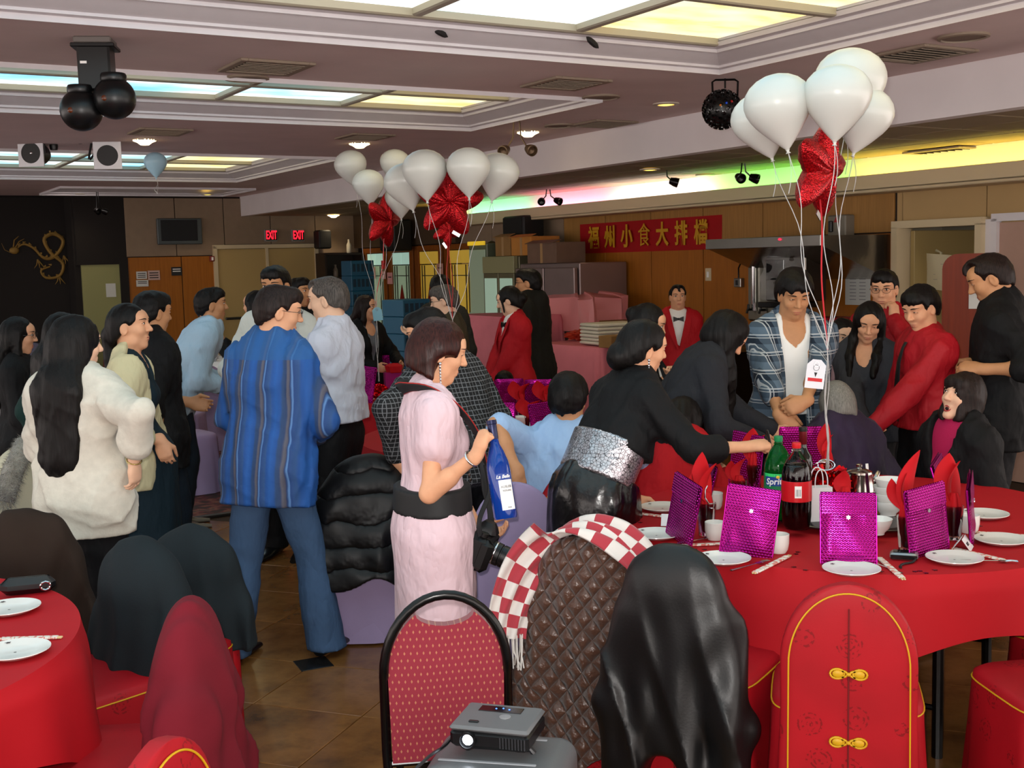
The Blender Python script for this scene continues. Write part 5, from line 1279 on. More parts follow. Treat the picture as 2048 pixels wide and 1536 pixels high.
mailer(1097, 890, z1, 22, -8, 'magenta pouch beside the head of the seated man in pale blue', sway=-4)
mailer(965, 838, z1, 172, -6, 'magenta pouch at the far side of the middle table behind the cola bottle', sc=1.05)
mailer(1020, 832, z1, 184, -6, 'magenta pouch at the far side of the middle table behind the wine bottle', sc=1.05)
mailer(1080, 834, z1, 176, -6, 'magenta pouch at the far side of the middle table behind the crumpled napkin', sc=1.05)
mailer(760, 772, z1, 170, -6, 'magenta pouch at the back of the far gift table', sc=1.1)
mailer(722, 805, z1, -30, -8, 'magenta pouch with a pale blue card at the far gift table', sc=1.15, sway=6)
# ---- plates
_plate = mesh('plate', MB().lathe([(0, .006), (.052, .006), (.062, .0085), (.090, .0165), (.0935, .0175), (.094, .0155), (.070, .003), (.052, .0), (0, 0)], 48), 60); _plate.materials.append(PORC)
PL = [(1325, 1015, 'white side plate next to the folded place card'), (1313, 1069, 'white side plate at the edge nearest the black satin skirt'), (1447, 1118, 'white side plate beside the tilted bright pouch and its fork'), (1703, 1139, 'white side plate with a small mark, front of the sparkling pouch'),
      (1909, 1117, 'white side plate beside the little camera and the dark pouch'), (2003, 1080, 'white side plate beside the name card at the picture edge'), (1968, 1029, 'white side plate in front of the woman in the black jacket'), (18, 1217, 'white plate upper of two on the corner table'), (30, 1302, 'white plate lower of two on the corner table'), (1016, 900, 'white plate at the near edge of the middle table')]
_mark = mesh('crest', star(5, .009, .004, .0008), 30); _mark.materials.append(PORC2)
for i, (px, py, lb) in enumerate(PL):
    t = thing('side_plate', lb, 'plate', PZ(px, py, TZ+.012)*1.0, i*.7, 'white side plates'); t.location.z = TZ+.002
    link('dish', _plate, None, t); link('crest', _mark, None, t, (.078*math.cos(2.2-i*.7), .078*math.sin(2.2-i*.7), .0142)); link('crest', _mark, None, t, (.0, .0, .0066)).scale = (.5, .5, .5)
# ---- chopsticks in paper sleeves, forks
def wrapped(t):
    v = t.coord('Object', (60, 40, 1)); f = t.noise(v, 1.2, 3); t.l(t.ramp(f, [(.5, lin('#e6ded2')), (.58, lin('#d8786c'))]), t.b.inputs['Base Color'])
PAPER_CH = M('chopstick_paper', '#e6ded2', .7, fn=wrapped); STICK = M('chopstick_bamboo', '#d8bd8a', .6)
_chop = mesh('sleeve', MB().box((0, 0, .004), (.205, .022, .006), bev=.002)); _chop.materials.append(PAPER_CH)
_chopst = mesh('stick', MB().box((.005, .004, .0035), (.225, .0055, .005), bev=.001).box((.005, -.004, .0035), (.225, .0055, .005), bev=.001)); _chopst.materials.append(STICK)
for i, (a, b, c, d, lb) in enumerate(((1310, 1094, 1447, 1088, 'wrapped chopsticks lying across before the white teacup'), (1506, 1148, 1578, 1112, 'wrapped chopsticks slanting beside the fork and bright pouch'), (1757, 1115, 1806, 1158, 'wrapped chopsticks with red print beside the sparkling pouch'), (1905, 1097, 2011, 1122, 'wrapped chopsticks behind the dish by the name card'), (1962, 1066, 2045, 1072, 'wrapped chopsticks behind the dish at the picture edge'), (1272, 1027, 1330, 1034, 'wrapped chopsticks half under the place card'), (25, 1278, 92, 1276, 'wrapped chopsticks behind the lower corner plate'))):
    p, q = PZ(a, b, TZ+.005), PZ(c, d, TZ+.005); t = thing('chopsticks', lb, 'chopsticks', ((p+q)/2), math.atan2(q.y-p.y, q.x-p.x), 'wrapped chopsticks'); t.location.z = TZ+.0025
    s = max(.8, min(1.25, (q-p).length/.215)); t.scale = (s, 1, 1); link('sleeve', _chop, None, t); link('stick', _chopst, None, t)
def fork_mesh():
    b = MB(); b.tube([(-.09, 0, .003), (-.04, 0, .004), (.03, 0, .006)], [.0055, .0035, .003], 8, flat=.4); b.ball((.042, 0, .006), (.016, .010, .0025), 10, 6)
    for y in (-.0075, -.0025, .0025, .0075): b.tube([(.05, y, .006), (.07, y, .008), (.09, y, .0065)], [.0016, .0014, .001], 5)
    return b
_fork = mesh('fork', fork_mesh(), 60); _fork.materials.append(CHROME)
for px, py, rz, lb in ((1500, 1133, 35, 'steel fork beside the bright tilted pouch'), (1767, 1135, 112, 'steel fork between the front dish and printed chopsticks'), (1978, 1124, -15, 'steel fork beyond the dish with two marks'), (1395, 1082, 25, 'steel fork behind the dish at the satin skirt')):
    p = PZ(px, py, TZ+.003); o = link('fork', _fork, None, None, p, (0, 0, rad(rz))); tag(o, lb, 'fork', 'steel forks')
# ---- turntable and what stands on it
SX = T1.copy()
t = thing('turntable', 'round smoked glass turntable in the middle of the set table', 'turntable', (SX.x, SX.y, TZ+.002))
obj('disc', MB().lathe([(0, .018), (.395, .018), (.40, .021), (.40, .026), (.395, .029), (0, .029)], 72), M('smoked_glass', '#0d0b0b', .06, spec=.7, coat=.5), t)
obj('base', MB().lathe([(0, 0), (.13, 0), (.12, .018), (0, .018)], 32), M('turntable_base', '#2a2422', .4), t)
ZS = TZ+.0315
def bottle2l(name, label, p, liquid, cap, lab, plastic, kind):
    t = thing(name, label, 'bottle', p)
    body = [(0, .004), (.030, .003), (.043, .0), (.050, .012), (.054, .05), (.0545, .095), (.0545, .185), (.054, .205), (.048, .232), (.034, .262), (.020, .282), (.0145, .290), (.0145, .302)]
    wave = lambda a, k: 1+.055*math.cos(5*a)*max(0, 1-k*6)
    obj('bottle_body', MB().lathe([(r, z) for r, z in body], 40, fn=wave), plastic, t, smooth=80)
    lq = [(0, .0055), (.029, .005), (.042, .003), (.0485, .013), (.0525, .05), (.053, .095), (.053, .185), (.0525, .205), (.046, .232), (.042, .243), (0, .243)]
    if liquid: obj('drink', MB().lathe([(r, z) for r, z in lq], 32, fn=wave), liquid, t, smooth=80)
    obj('label_band', MB().lathe([(.0548, .105), (.0556, .106), (.0556, .180), (.0548, .181)], 40), lab, t)
    obj('cap', MB().lathe([(.0158, .300), (.0165, .302), (.0165, .318), (.014, .321), (0, .321)], 24, fn=lambda a, k: 1+.02*math.cos(24*a)), cap, t)
    obj('neck_ring', MB().lathe([(.0148, .290), (.018, .291), (.018, .294), (.0148, .295)], 24), plastic, t); return t
GREENP = M('green_plastic', '#0c9a38', .08, trans=.85, ior=1.25, spec=.6); CLEARP = M('clear_plastic', '#f2f2f2', .06, trans=1., ior=1.2)
pS = PZ(1557, 1036, ZS); sprite = bottle2l('soda_bottle', 'green two litre lemon soda bottle on the turntable', pS, M('green_drink', '#0f7a30', .1, trans=.8, ior=1.33), M('green_cap', '#0f7a45', .4), M('lime_label', '#1a7a4a', .35), GREENP, 0)
pC = PZ(1593, 1055, ZS); cola = bottle2l('cola_bottle', 'two litre cola bottle with red label on the turntable', pC, M('cola_drink', '#0a0403', .1, spec=.6), M('red_cap', '#c4141c', .4), M('red_label', '#c4101c', .35), CLEARP, 1)
WHT = M('print_white', '#f0efec', .5); NAVY = M('print_navy', '#163a8a', .45); YEL = M('print_yellow', '#f0c83a', .5)
def curved_text(body, size, r, z, ang, mat, parent, name='lettering', shear=0., off=.0006, rise=0.):
    me = text_mesh(body, size, depth=.0003, bold=size*.02)
    n = len(me.vertices); co = np.zeros(n*3, np.float32); me.vertices.foreach_get('co', co); co = co.reshape(-1, 3)
    x = co[:, 0]+shear*co[:, 1]; a = ang+x/r; rr = r+off+co[:, 2]
    out = np.stack([rr*np.sin(a), -rr*np.cos(a), z+co[:, 1]+rise*x], 1); me.vertices.foreach_set('co', out.ravel()); me.update(); me.materials.clear(); me.materials.append(mat); return link(name, me, None, parent)
def patch(r, z0, z1, a0, a1, mat, parent, name, off=.0004, n=14):
    return obj(name, MB().grid(lambda u, v: ((r+off)*math.sin(a0+(a1-a0)*u), -(r+off)*math.cos(a0+(a1-a0)*u), z0+(z1-z0)*v), n, 2), mat, parent, smooth=180)
patch(.0556, .135, .178, -1.2, .9, NAVY, sprite, 'label_panel'); patch(.0556, .182-.012, .182, -1.3, 1.3, M('lime_band', '#35d06a', .3), sprite, 'label_stripe', .0006)
curved_text('Sprite', .034, .0560, .152, -.38, WHT, sprite, shear=.15, rise=.06); sprite.children[-1].location = (0, 0, 0)
obj('lemon_print', MB().ball((.056*math.sin(-.25), -.0560*math.cos(-.25), .170), (.008, .002, .006), 12, 6), YEL, sprite)
patch(.0556, .122, .166, -.35, .10, WHT, cola, 'barcode_patch')
bcw = MB()
for k in range(9):
    a = -.30+.04*k+.01*(k % 3); bcw.grid(lambda u, v, a=a: (.0564*math.sin(a+.014*(1+k % 2)*u), -.0564*math.cos(a+.014*(1+k % 2)*u), .128+.026*v), 2, 2)
obj('barcode', bcw, M('print_grey', '#8a8a8c', .5), cola)
GLASS = M('glass', '#ffffff', .03, trans=1., ior=1.4)
wb_ = thing('wine_bottle', 'dark wine bottle with red capsule behind the cola bottle', 'bottle', PZ(1606, 1018, ZS))
obj('bottle_body', MB().lathe([(0, .002), (.032, 0), (.0375, .006), (.0375, .19), (.034, .215), (.018, .240), (.0145, .255), (.0145, .318), (.016, .320), (.016, .328), (0, .328)], 32), M('dark_green_glass', '#0a120c', .06, spec=.7), wb_)
obj('capsule', MB().lathe([(.0152, .262), (.0157, .263), (.0157, .318)], 24), M('red_capsule', '#6a1018', .3, metal=.4), wb_); obj('cork_cap', MB().lathe([(.0168, .314), (.0172, .316), (.0172, .330), (0, .332)], 20), M('black_cap', '#0c0c0c', .4), wb_)
# gift bag with handles
gb = thing('gift_bag', 'small white paper gift bag with a rope handle and magenta star', 'bag', PZ(1638, 1040, ZS), rad(6)); WPAP = M('white_paper', '#dcd8da', .65)
obj('bag_body', MB().box((0, 0, .065), (.085, .05, .13), taper=1.02), WPAP, gb)
for s in (-1, 1): obj('handle', MB().tube([(.025*math.cos(a)*(1 if a < PI else 1), s*.024, .125+.075*max(0, math.sin(a))**.6) for a in np.linspace(0, PI, 15)], .0022, 6), WPAP, gb)
obj('star_charm', star(5, .022, .009, .002).xf(Matrix.Translation((.045, -.028, .075)) @ Matrix.Rotation(PI/2, 4, 'X')), M('magenta_star', '#8a1a50', .25, metal=.8), gb)
# balloon weight of crumpled red foil
rs = np.random.RandomState(5); b = MB()
def crump(u, v):
    a, c = 2*PI*u, PI*(v-.5)*.98; r = .070*(1+.18*math.sin(5*a+3*c)+.10*math.sin(11*a-7*c)+.09*math.sin(17*c+4*a)); return (r*math.cos(a)*math.cos(c)*1.25, r*math.sin(a)*math.cos(c), .068+r*.95*math.sin(c))
RFOIL = M('red_foil', '#c8101c', .16, metal=.9)
bw = thing('balloon_weight', 'crumpled red foil balloon weight tied with silver ribbon behind the gift bag', 'balloon weight', PZ(1652, 1015, ZS)); b.grid(crump, 48, 30, True); obj('foil_body', b, RFOIL, bw, smooth=20)
for k in range(7):
    a = k*.9; obj('foil_petal', MB().grid(lambda u, v, a=a: ((.02+.06*v)*math.cos(a+(u-.5)*.9), (.02+.06*v)*math.sin(a+(u-.5)*.9), .12+.055*v*(1-.35*v)+.008*math.sin(9*u)), 8, 6).grid(lambda u, v, a=a: ((.02+.06*v)*math.cos(a-(u-.5)*.9), (.02+.06*v)*math.sin(a-(u-.5)*.9), .119+.055*v*(1-.35*v)+.008*math.sin(9*(1-u))), 8, 6), RFOIL, bw, smooth=30)
for k in range(3): obj('ribbon_loop', MB().tube([(.034*math.cos(a)-.02+.01*k, .010*math.sin(a)*(k-1), .165+.02*math.sin(a)+.004*k) for a in np.linspace(0, 2*PI, 17)[:-1]], .0028, 6, True, .5), SILVER, bw)
# teapot
STEEL = M('teapot_steel', '#b0aba4', .14, metal=1.)
tp = thing('teapot', 'polished steel teapot with a knobbed lid on the turntable', 'teapot', PZ(1718, 1000, ZS))
obj('pot', MB().lathe([(0, .002), (.062, 0), (.066, .004), (.060, .06), (.053, .108), (.054, .112), (.050, .114)], 40), STEEL, tp); obj('lid', MB().lathe([(.054, .112), (.052, .120), (.036, .127), (.010, .131), (.008, .136)], 36), STEEL, tp)
obj('lid_knob', MB().lathe([(.008, .134), (.0125, .140), (.0125, .148), (.006, .152), (0, .1525)], 20), STEEL, tp); obj('spout', MB().tube([(.055, .02, .06), (.078, .03, .085), (.092, .035, .112)], [.016, .011, .008], 12), STEEL, tp, smooth=180)
obj('pot_handle', MB().tube([(-.052, -.02, .10), (-.085, -.03, .102), (-.092, -.034, .06), (-.062, -.022, .03)], .006, 8), STEEL, tp, smooth=180)
# bowls, cups, spoons
_bowl = mesh('bowl', MB().lathe([(.0, .006), (.024, .005), (.026, 0), (.030, 0), (.030, .006), (.046, .022), (.056, .046), (.0575, .056), (.0555, .0565), (.050, .040), (.036, .018), (.0, .011)], 40), 50); _bowl.materials.append(PORC)
BO = [(1776, 1030, 0, 'lowest of the stacked white soup bowls'), (1776, 1030, .030, 'second of the stacked white soup bowls'), (1776, 1030, .058, 'third white soup bowl of the stack'), (1780, 1030, .086, 'topmost white soup bowl of the stack'), (1752, 1068, 0, 'white soup bowl half hidden by the sparkling pouch')]
for px, py, dz, lb in BO: tag(link('soup_bowl', _bowl, None, None, PZ(px, py, ZS)+Vector((0, 0, dz+.001))), lb, 'bowl', 'white soup bowls')
for px, py, lb, z in ((1050, 876, 'white soup bowl with a spoon on the middle table', TZ), (1042, 845, 'white sauce bowl holding an upright spoon on the middle table', TZ)):
    t = thing('soup_bowl', lb, 'bowl', PZ(px, py, z+.02)); t.location.z = z+.003; link('bowl', _bowl, None, t)
    sp_ = thing('soup_spoon', 'white porcelain spoon in the '+('soup bowl beside the plate' if px == 1050 else 'sauce bowl before the red napkin'), 'spoon', t.location+Vector((0, 0, .02)), rad(40)); obj('bowl_of_spoon', MB().ball((0, 0, .004), (.022, .015, .006), 12, 6), PORC, sp_); obj('handle', MB().tube([(.015, 0, .006), (.035, 0, .03), (.045, 0, .085)], [.008, .006, .007], 8, flat=.4), PORC, sp_)
_cup = mesh('cup', MB().lathe([(0, .004), (.022, .003), (.023, 0), (.026, .0), (.033, .012), (.037, .035), (.0375, .066), (.0355, .067), (.034, .036), (.028, .014), (0, .010)], 36), 50); _cup.materials.append(PORC)
for px, py, lb in ((1430, 1080, 'white handleless teacup beside the water glass'), (1557, 1106, 'white handleless teacup half behind the bright pouch'), (1938, 1066, 'white handleless teacup behind the narrow pouch'), (1780, 1000, 'white handleless teacup beyond the stacked bowls'), (1428, 1018, 'white handleless teacup behind the napkin glass')):
    tag(link('teacup', _cup, None, None, (lambda p: (p.x, p.y, TZ+.0025))(PZ(px, py, TZ)), (0, 0, px)), lb, 'cup', 'white teacups')
for px, py, rz, lb, dz in ((1540, 1010, 60, 'white porcelain spoon standing behind the bright pouch', .01), (1742, 985, 100, 'white porcelain spoon standing behind the teapot', .03)):
    p = PZ(px, py, TZ); sp_ = thing('soup_spoon', lb, 'spoon', (p.x, p.y, TZ+.003 if px < 1600 else ZS), rad(rz)); obj('bowl_of_spoon', MB().ball((0, 0, .006), (.022, .015, .006), 12, 6), PORC, sp_); obj('handle', MB().tube([(.012, 0, .008), (.03, 0, .03), (.04, 0, .09)], [.008, .006, .007], 8, flat=.4), PORC, sp_)
# ---- water glasses with red cloth napkins
_glass = mesh('tumbler', MB().lathe([(0, .002), (.026, 0), (.029, .003), (.0355, .125), (.0345, .125), (.0285, .014), (0, .012)], 32), 50); _glass.materials.append(GLASS)
NAP = fabric('red_napkin', '#c2121c', .75, 240, .1)
def leaf(base, tip, w, bend, twist):
    b = MB(); base, tip = Vector(base), Vector(tip); d = tip-base
    sd = Vector((math.cos(twist), math.sin(twist), 0)); nn = d.cross(sd).normalized()
    for sg in (1, -1):
        def f(u, v, sg=sg):
            ww = w*(math.sin(PI*min(1, .12+v*.88))**.8); c = (u-.5)*2*sg; return base+d*v+sd*c*ww+nn*(bend*math.sin(PI*v)+.35*ww*(c*c)-sg*.0012)
        b.grid(f, 9, 12)
    return b
def napkin_glass(px, py, label, nlabel, tips, h=1.0, glass=True):
    p = PZ(px, py, TZ); p = Vector((p.x, p.y, TZ+.003))
    if glass: tag(link('water_glass', _glass, None, None, p), label, 'glass', 'water glasses')
    n = thing('napkin', nlabel, 'napkin', p+Vector((0, 0, .014)), 0, 'red napkins')
    obj('stem_fold', MB().lathe([(0, 0), (.012, .002), (.022, .05), (.027, .10), (.020, .135*h), (.014, .15*h), (0, .152*h)], 24, fn=lambda a, k: 1+.14*math.sin(7*a)+.06*math.sin(13*a)), NAP, n, smooth=60)
    for (x, y, z, w, tw) in tips: obj('leaf_fold', leaf((0, 0, .11*h), (x, y, z), w, .02, tw), NAP, n, smooth=180)
napkin_glass(1413, 1072, 'water glass with a metal clip and red napkin beside the white teacup', 'red napkin folded tall between the two edge on pouches', [(-.01, .02, .30, .04, .2), (.04, .0, .26, .04, 1.0), (-.05, .02, .22, .03, 2.)])
napkin_glass(1814, 1103, 'tall water glass behind the little camera', 'tallest red napkin with a leaf shaped tip by the dark pouch', [(.045, .01, .34, .042, .5), (-.05, .02, .24, .03, .2), (.02, .03, .28, .03, 1.4)], 1.15)
napkin_glass(1906, 1080, 'water glass behind the dark pouch with clips', 'rounded red napkin before the magenta turtleneck', [(-.01, .02, .30, .05, .1), (.03, .02, .27, .04, 1.2)], 1.05)
napkin_glass(1478, 1020, 'water glass behind the bright tilted pouch', 'red napkin loop peeking over the tilted pouch', [(-.03, .0, .19, .03, .3), (.03, .0, .2, .035, .8)], .85)
napkin_glass(1508, 985, 'water glass under the reaching hand', 'red napkin under the reaching hand', [(0, .01, .27, .045, .1), (.05, 0, .24, .04, .9)], 1.1)
napkin_glass(1655, 975, 'water glass at the far side behind the foil weight', 'pointed red napkin behind the balloon ribbon', [(.0, .01, .28, .035, .2), (.03, .02, .22, .03, 1.)], 1.0)
napkin_glass(1690, 1052, 'water glass behind the sparkling pouch', 'red napkin tip just over the sparkling pouch', [(0, .0, .2, .035, .1)], .9)
for px, py, l1, l2, z in ((935, 850, 'water glass behind the cola bottle on the middle table', 'red napkin behind the cola bottle on the middle table', .26), (1043, 838, 'water glass beyond the sauce bowl', 'large crumpled red napkin on the middle table', .24), (1092, 838, 'water glass at the far side of the middle table', 'red napkin beyond the head of the man in pale blue', .24), (1062, 875, 'water glass beside the pouch near the man in pale blue', 'red napkin beside the pouch near the man in pale blue', .22)):
    napkin_glass(px, py, l1, l2, [(-.05, .0, z, .055, .3), (.06, .01, z*.92, .055, .9), (.01, .05, z*.8, .05, 1.8)], 1.0)
# clip on the glass
ck = PZ(1420, 1030, TZ+.10); tag(obj('metal_clip', MB().tube([(0, 0, -.01), (.018, 0, -.012), (.022, 0, .006), (-.002, 0, .006), (-.016, .0, .03), (-.014, 0, .06), (-.006, 0, .075)], [.006, .006, .006, .007, .007, .006, .004], 8, flat=.5), SILVER, None, PZ(1413, 1072, TZ)+Vector((.005, -.037, .125)), smooth=180), 'curled silver metal clip on the rim of a water glass', 'clip')
# place cards
def place_card(px, py, rz, label, txt=None):
    t = thing('place_card', label, 'card', PZ(px, py, TZ+.003), rad(rz), 'folded place cards')
    b = MB(); w, h = .085, .05
    for s in (-1, 1): b.box((0, s*.017, .0225), (w, .0012, h), rot=(s*.62, 0, 0))
    obj('folded_card', b, WPAP, t)
    if txt:
        lettering(txt, .017, M('print_black', '#1c1a1c', .6), t, (-.012, -.0185, .0225), (PI/2-.62, 0, 0)); obj('printed_figure', MB().box((.028, -.0187, .02), (.014, .0008, .026), rot=(-.62, 0, 0)), M('print_black', '#1c1a1c', .6), t)
place_card(1345, 1050, -12, 'blank folded white place card beside a dark pouch'); place_card(1925, 1098, 62, 'folded place card with printed letters beside a dish', 'LILY')
# compact camera with strap
cc = thing('compact_camera', 'small silver and black compact camera lying on the set table', 'camera', PZ(1808, 1117, TZ+.003), rad(-20))
obj('body', MB().box((0, 0, .012), (.092, .056, .023), bev=.007), M('camera_silver', '#9a9a9c', .3, metal=.7), cc); obj('back_plate', MB().box((0, 0, .0245), (.07, .04, .003), bev=.001), M('camera_black', '#0e0e10', .2), cc); obj('side_band', MB().box((0, -.028, .011), (.085, .003, .014), bev=.001), M('camera_black', '#0e0e10', .2), cc)
obj('strap', MB().tube(smooth_path([(.04, -.02, .012), (.03, -.055, .004), (.0, -.09, .004), (-.01, -.125, .004), (-.005, -.14, .004)], 16), .004, 6), M('strap_black', '#0d0d0e', .6), cc)
# glitter stars scattered on the cloth
CONF = M('confetti_dark', '#3a0a10', .3, metal=.5); _st = mesh('confetti_star', star(5, .010, .004, .0012), 30); _st.materials.append(CONF); rs = np.random.RandomState(8)
for i, (px, py) in enumerate(((1592, 1108), (1596, 1104), (1588, 1134), (1611, 1140), (1390, 1098), (1409, 1099), (1840, 1142), (1852, 1146), (1830, 1143), (1960, 1052), (1985, 1065), (1280, 1045), (1762, 1143), (1650, 1110), (1870, 1140))):
    tag(link('confetti_star', _st, None, None, PZ(px, py, TZ+.0025), (0, 0, rs.rand()*6)), 'tiny dark foil star scattered on the red cloth', 'confetti', 'foil stars on the red cloth')
# cola bottle and wine bottle on the middle table
c2 = bottle2l('cola_bottle', 'cola bottle with red label on the middle table beside the woman in pale pink', PZ(952, 866, TZ+.003), M('cola_drink'), M('red_cap'), M('red_label'), CLEARP, 1); c2.scale = (1.1, 1.1, 1.0)
curved_text('Cola', .046, .0560, .140, .12, WHT, c2, shear=.2)
w2 = dup(wb_, PZ(979, 872, TZ+.003), 0, 'dark wine bottle on the middle table behind the bright pink pouch')
# corner table and far table gifts
for px, py, w, h, col, lb, Y in ((715, 790, .10, .2, '#b81018', 'red paper gift bag on the far gift table', 9.3), (790, 775, .16, .18, '#a0106a', 'pink gift bag with tissue at the far gift table', 9.4)):
    p = P(px, py, Y); t = thing('gift_bag', lb, 'bag', (p.x, p.y, TZ+.003), .3); obj('bag_body', MB().box((0, 0, h/2), (w, .07, h), taper=1.05), M('bag_'+col, col, .35, metal=.2), t); obj('tissue', MB().lathe([(0, h-.02), (w*.35, h), (w*.42, h+.05), (w*.2, h+.07), (0, h+.04)], 14, fn=lambda a, k: 1+.25*math.sin(5*a)), NAP, t)
tag(obj('crumpled_foil', MB().grid(lambda u, v: tuple(x*.75 for x in crump(u, v)), 40, 24, True), RFOIL, None, (P(758, 790, 9.2).x, P(758, 790, 9.2).y, TZ+.0), smooth=20), 'shiny red foil balloon weight on the far gift table', 'balloon weight')
tag(obj('gift_card', MB().box((0, 0, .045), (.09, .004, .09), rot=(.1, 0, 0)), M('pale_blue_card', '#7fb2c4', .6), None, (P(712, 800, 9.15).x, P(712, 800, 9.15).y, TZ+.003)), 'pale blue card standing on the far gift table', 'card')
tag(obj('serving_tray', MB().lathe([(0, 0), (.11, 0), (.13, .012), (.125, .014), (.105, .004), (0, .004)], 32), PORC, None, (P(716, 806, 9.0).x, P(716, 806, 9.0).y, TZ+.003)), 'white dish below the pale blue card on the far table', 'dish')
# ------------------------------------------------------------------ balloons and ceiling fittings
PEARL = M('pearl_balloon', '#d2d2cb', .3, spec=.5, coat=.12)
def _pb(t): pass
def glit(t):
    v = t.coord('Object'); f = t.noise(v, 140, 2); x = t.n('ShaderNodeTexVoronoi', feature='F1'); x.inputs['Scale'].default_value = 160; t.l(v, x.inputs['Vector'])
    t.l(t.ramp(f, [(.4, lin('#8a0a12')), (.65, lin('#d01822'))]), t.b.inputs['Base Color']); t.bump(x.outputs['Distance'], .5, .004)
GLITTER = M('red_glitter_foil', '#b8101a', .28, metal=.7, fn=glit); RIB = M('ribbon_white', '#d6d4d2', .35, spec=.5); RIBR = M('ribbon_red', '#c41a24', .35)
_bprof = [(0, 1.0), (.20, .978), (.42, .90), (.62, .76), (.76, .58), (.84, .38), (.865, .20), (.84, .0), (.77, -.20), (.66, -.40), (.52, -.60), (.37, -.80), (.23, -.97), (.12, -1.10), (.06, -1.16), (.045, -1.20)]
_bm = mesh('envelope', MB().lathe([(r*.145/.865, z*.145/.98) for r, z in _bprof][::-1], 36), 180); _bm.materials.append(PEARL)
_knm = mesh('knot', MB().lathe([(.006, -.174), (.009, -.178), (.005, -.183), (.012, -.192), (0, -.190)][::-1], 12), 180); _knm.materials.append(PEARL)
def wavy(a, b, n, amp, seed):
    rs = np.random.RandomState(seed); a, b = Vector(a), Vector(b); p = rs.rand(4)*6; return [a.lerp(b, t)+Vector((amp*math.sin(7*t+p[0])*math.sin(PI*t), amp*math.sin(5*t+p[1])*math.sin(PI*t), -.06*math.sin(PI*t)*amp*10)) for t in np.linspace(0, 1, n)]
def balloon(px, py, Y, r, tilt, gather, label, group, seed):
    c = P(px, py, Y); t = thing('balloon', label, 'balloon', c, 0, group, rot=(rad(tilt[0]), rad(tilt[1]), 0)); s = r/.145
    R = Euler((rad(tilt[0]), rad(tilt[1]), 0)).to_matrix()
    for nm, m in (('envelope', _bm), ('knot', _knm)): link(nm, m, None, t).scale = (s, s, s)
    k = Vector((0, 0, -.186*s)); g = R.inverted() @ (Vector(gather)-c)
    obj('ribbon', MB().tube(wavy(k, g, 16, .025, seed), .0034, 5, flat=.45), RIB, t)
    tail = [k+R.inverted() @ Vector((.012*math.sin(3*q), 0, -.22*q*(s*.8))) for q in np.linspace(0, 1, 8)]
    obj('ribbon_tail', MB().tube(tail, .0032, 5, flat=.4), RIB, t); return t
def foil_star(px, py, Y, r, rot, label, group, gather, seed=1):
    c = P(px, py, Y); t = thing('star_balloon', label, 'balloon', c, 0, group, rot=tuple(rad(v) for v in rot)); b = MB(); N = 100; K = 14
    def rad_out(a):
        q = (a-PI/2) % (2*PI/5); q = min(q, 2*PI/5-q); k = q/(PI/5); return r*(1.0*(1-k)**1.15+.50*k**.9+.02)*(1-.06*(1-k)**8)
    for sg in (1, -1):
        def f(u, v, sg=sg):
            a = 2*PI*u; ro = rad_out(a); q = v; th = .30*r*(1-q**2.2)**.75+.022*r*math.sin(40*u*PI+9*q)*q*(1-q)*3; th *= .65+.35*(ro/r)
            return (ro*q*math.cos(a)*sg, -sg*th, ro*q*math.sin(a))
        b.grid(f, N, K, True)
    obj('envelope', b, GLITTER, t, smooth=60)
    R = Euler(t.rotation_euler).to_matrix(); obj('ribbon', MB().tube(wavy(R.inverted() @ Vector((0, 0, -.55*r)), R.inverted() @ (Vector(gather)-c), 16, .012, seed), .0034, 5, flat=.45), RIBR, t)
    obj('tail_tab', MB().box((r*.28, -.004, -.98*r*.82), (.05, .004, .02), rot=(0, .4, 0)), SILVER, t); return t
wt = bw.location+Vector((0, 0, .15)); g1 = P(1641, 700, 4.45); g1.x = P(1641, 700, 4.55).x
G1 = 'white balloons over the set table'
for px, py, Y, r, tl, lb in ((1700, 170, 4.75, .140, (0, 6), 'tallest pearl white balloon of the big bunch'), (1674, 200, 4.42, .126, (0, 3), 'front pearl white balloon of the big bunch, over the red star'), (1558, 218, 4.50, .128, (0, -12), 'pearl white balloon beside the dark ball light'), (1524, 246, 4.70, .118, (0, -16), 'pearl white balloon half behind another next to the dark ball light'), (1725, 235, 4.72, .118, (0, 14), 'lowest pearl white balloon tucked behind the big bunch')):
    balloon(px, py, Y, r, tl, g1, lb, G1, px)
foil_star(1640, 338, 4.66, .215, (8, 8, 52), 'red glitter foil star balloon hanging in the big bunch', 'red star balloons', g1)
b = MB()
for k in range(4): b.tube(wavy(g1, wt+Vector((.004*k, .004, 0)), 14, .008, k+40), .0032, 5, flat=.45)
bl = tag(obj('ribbon_bundle', b, RIB), 'twisted white ribbons running from the gift tag down to the foil weight', 'ribbon')
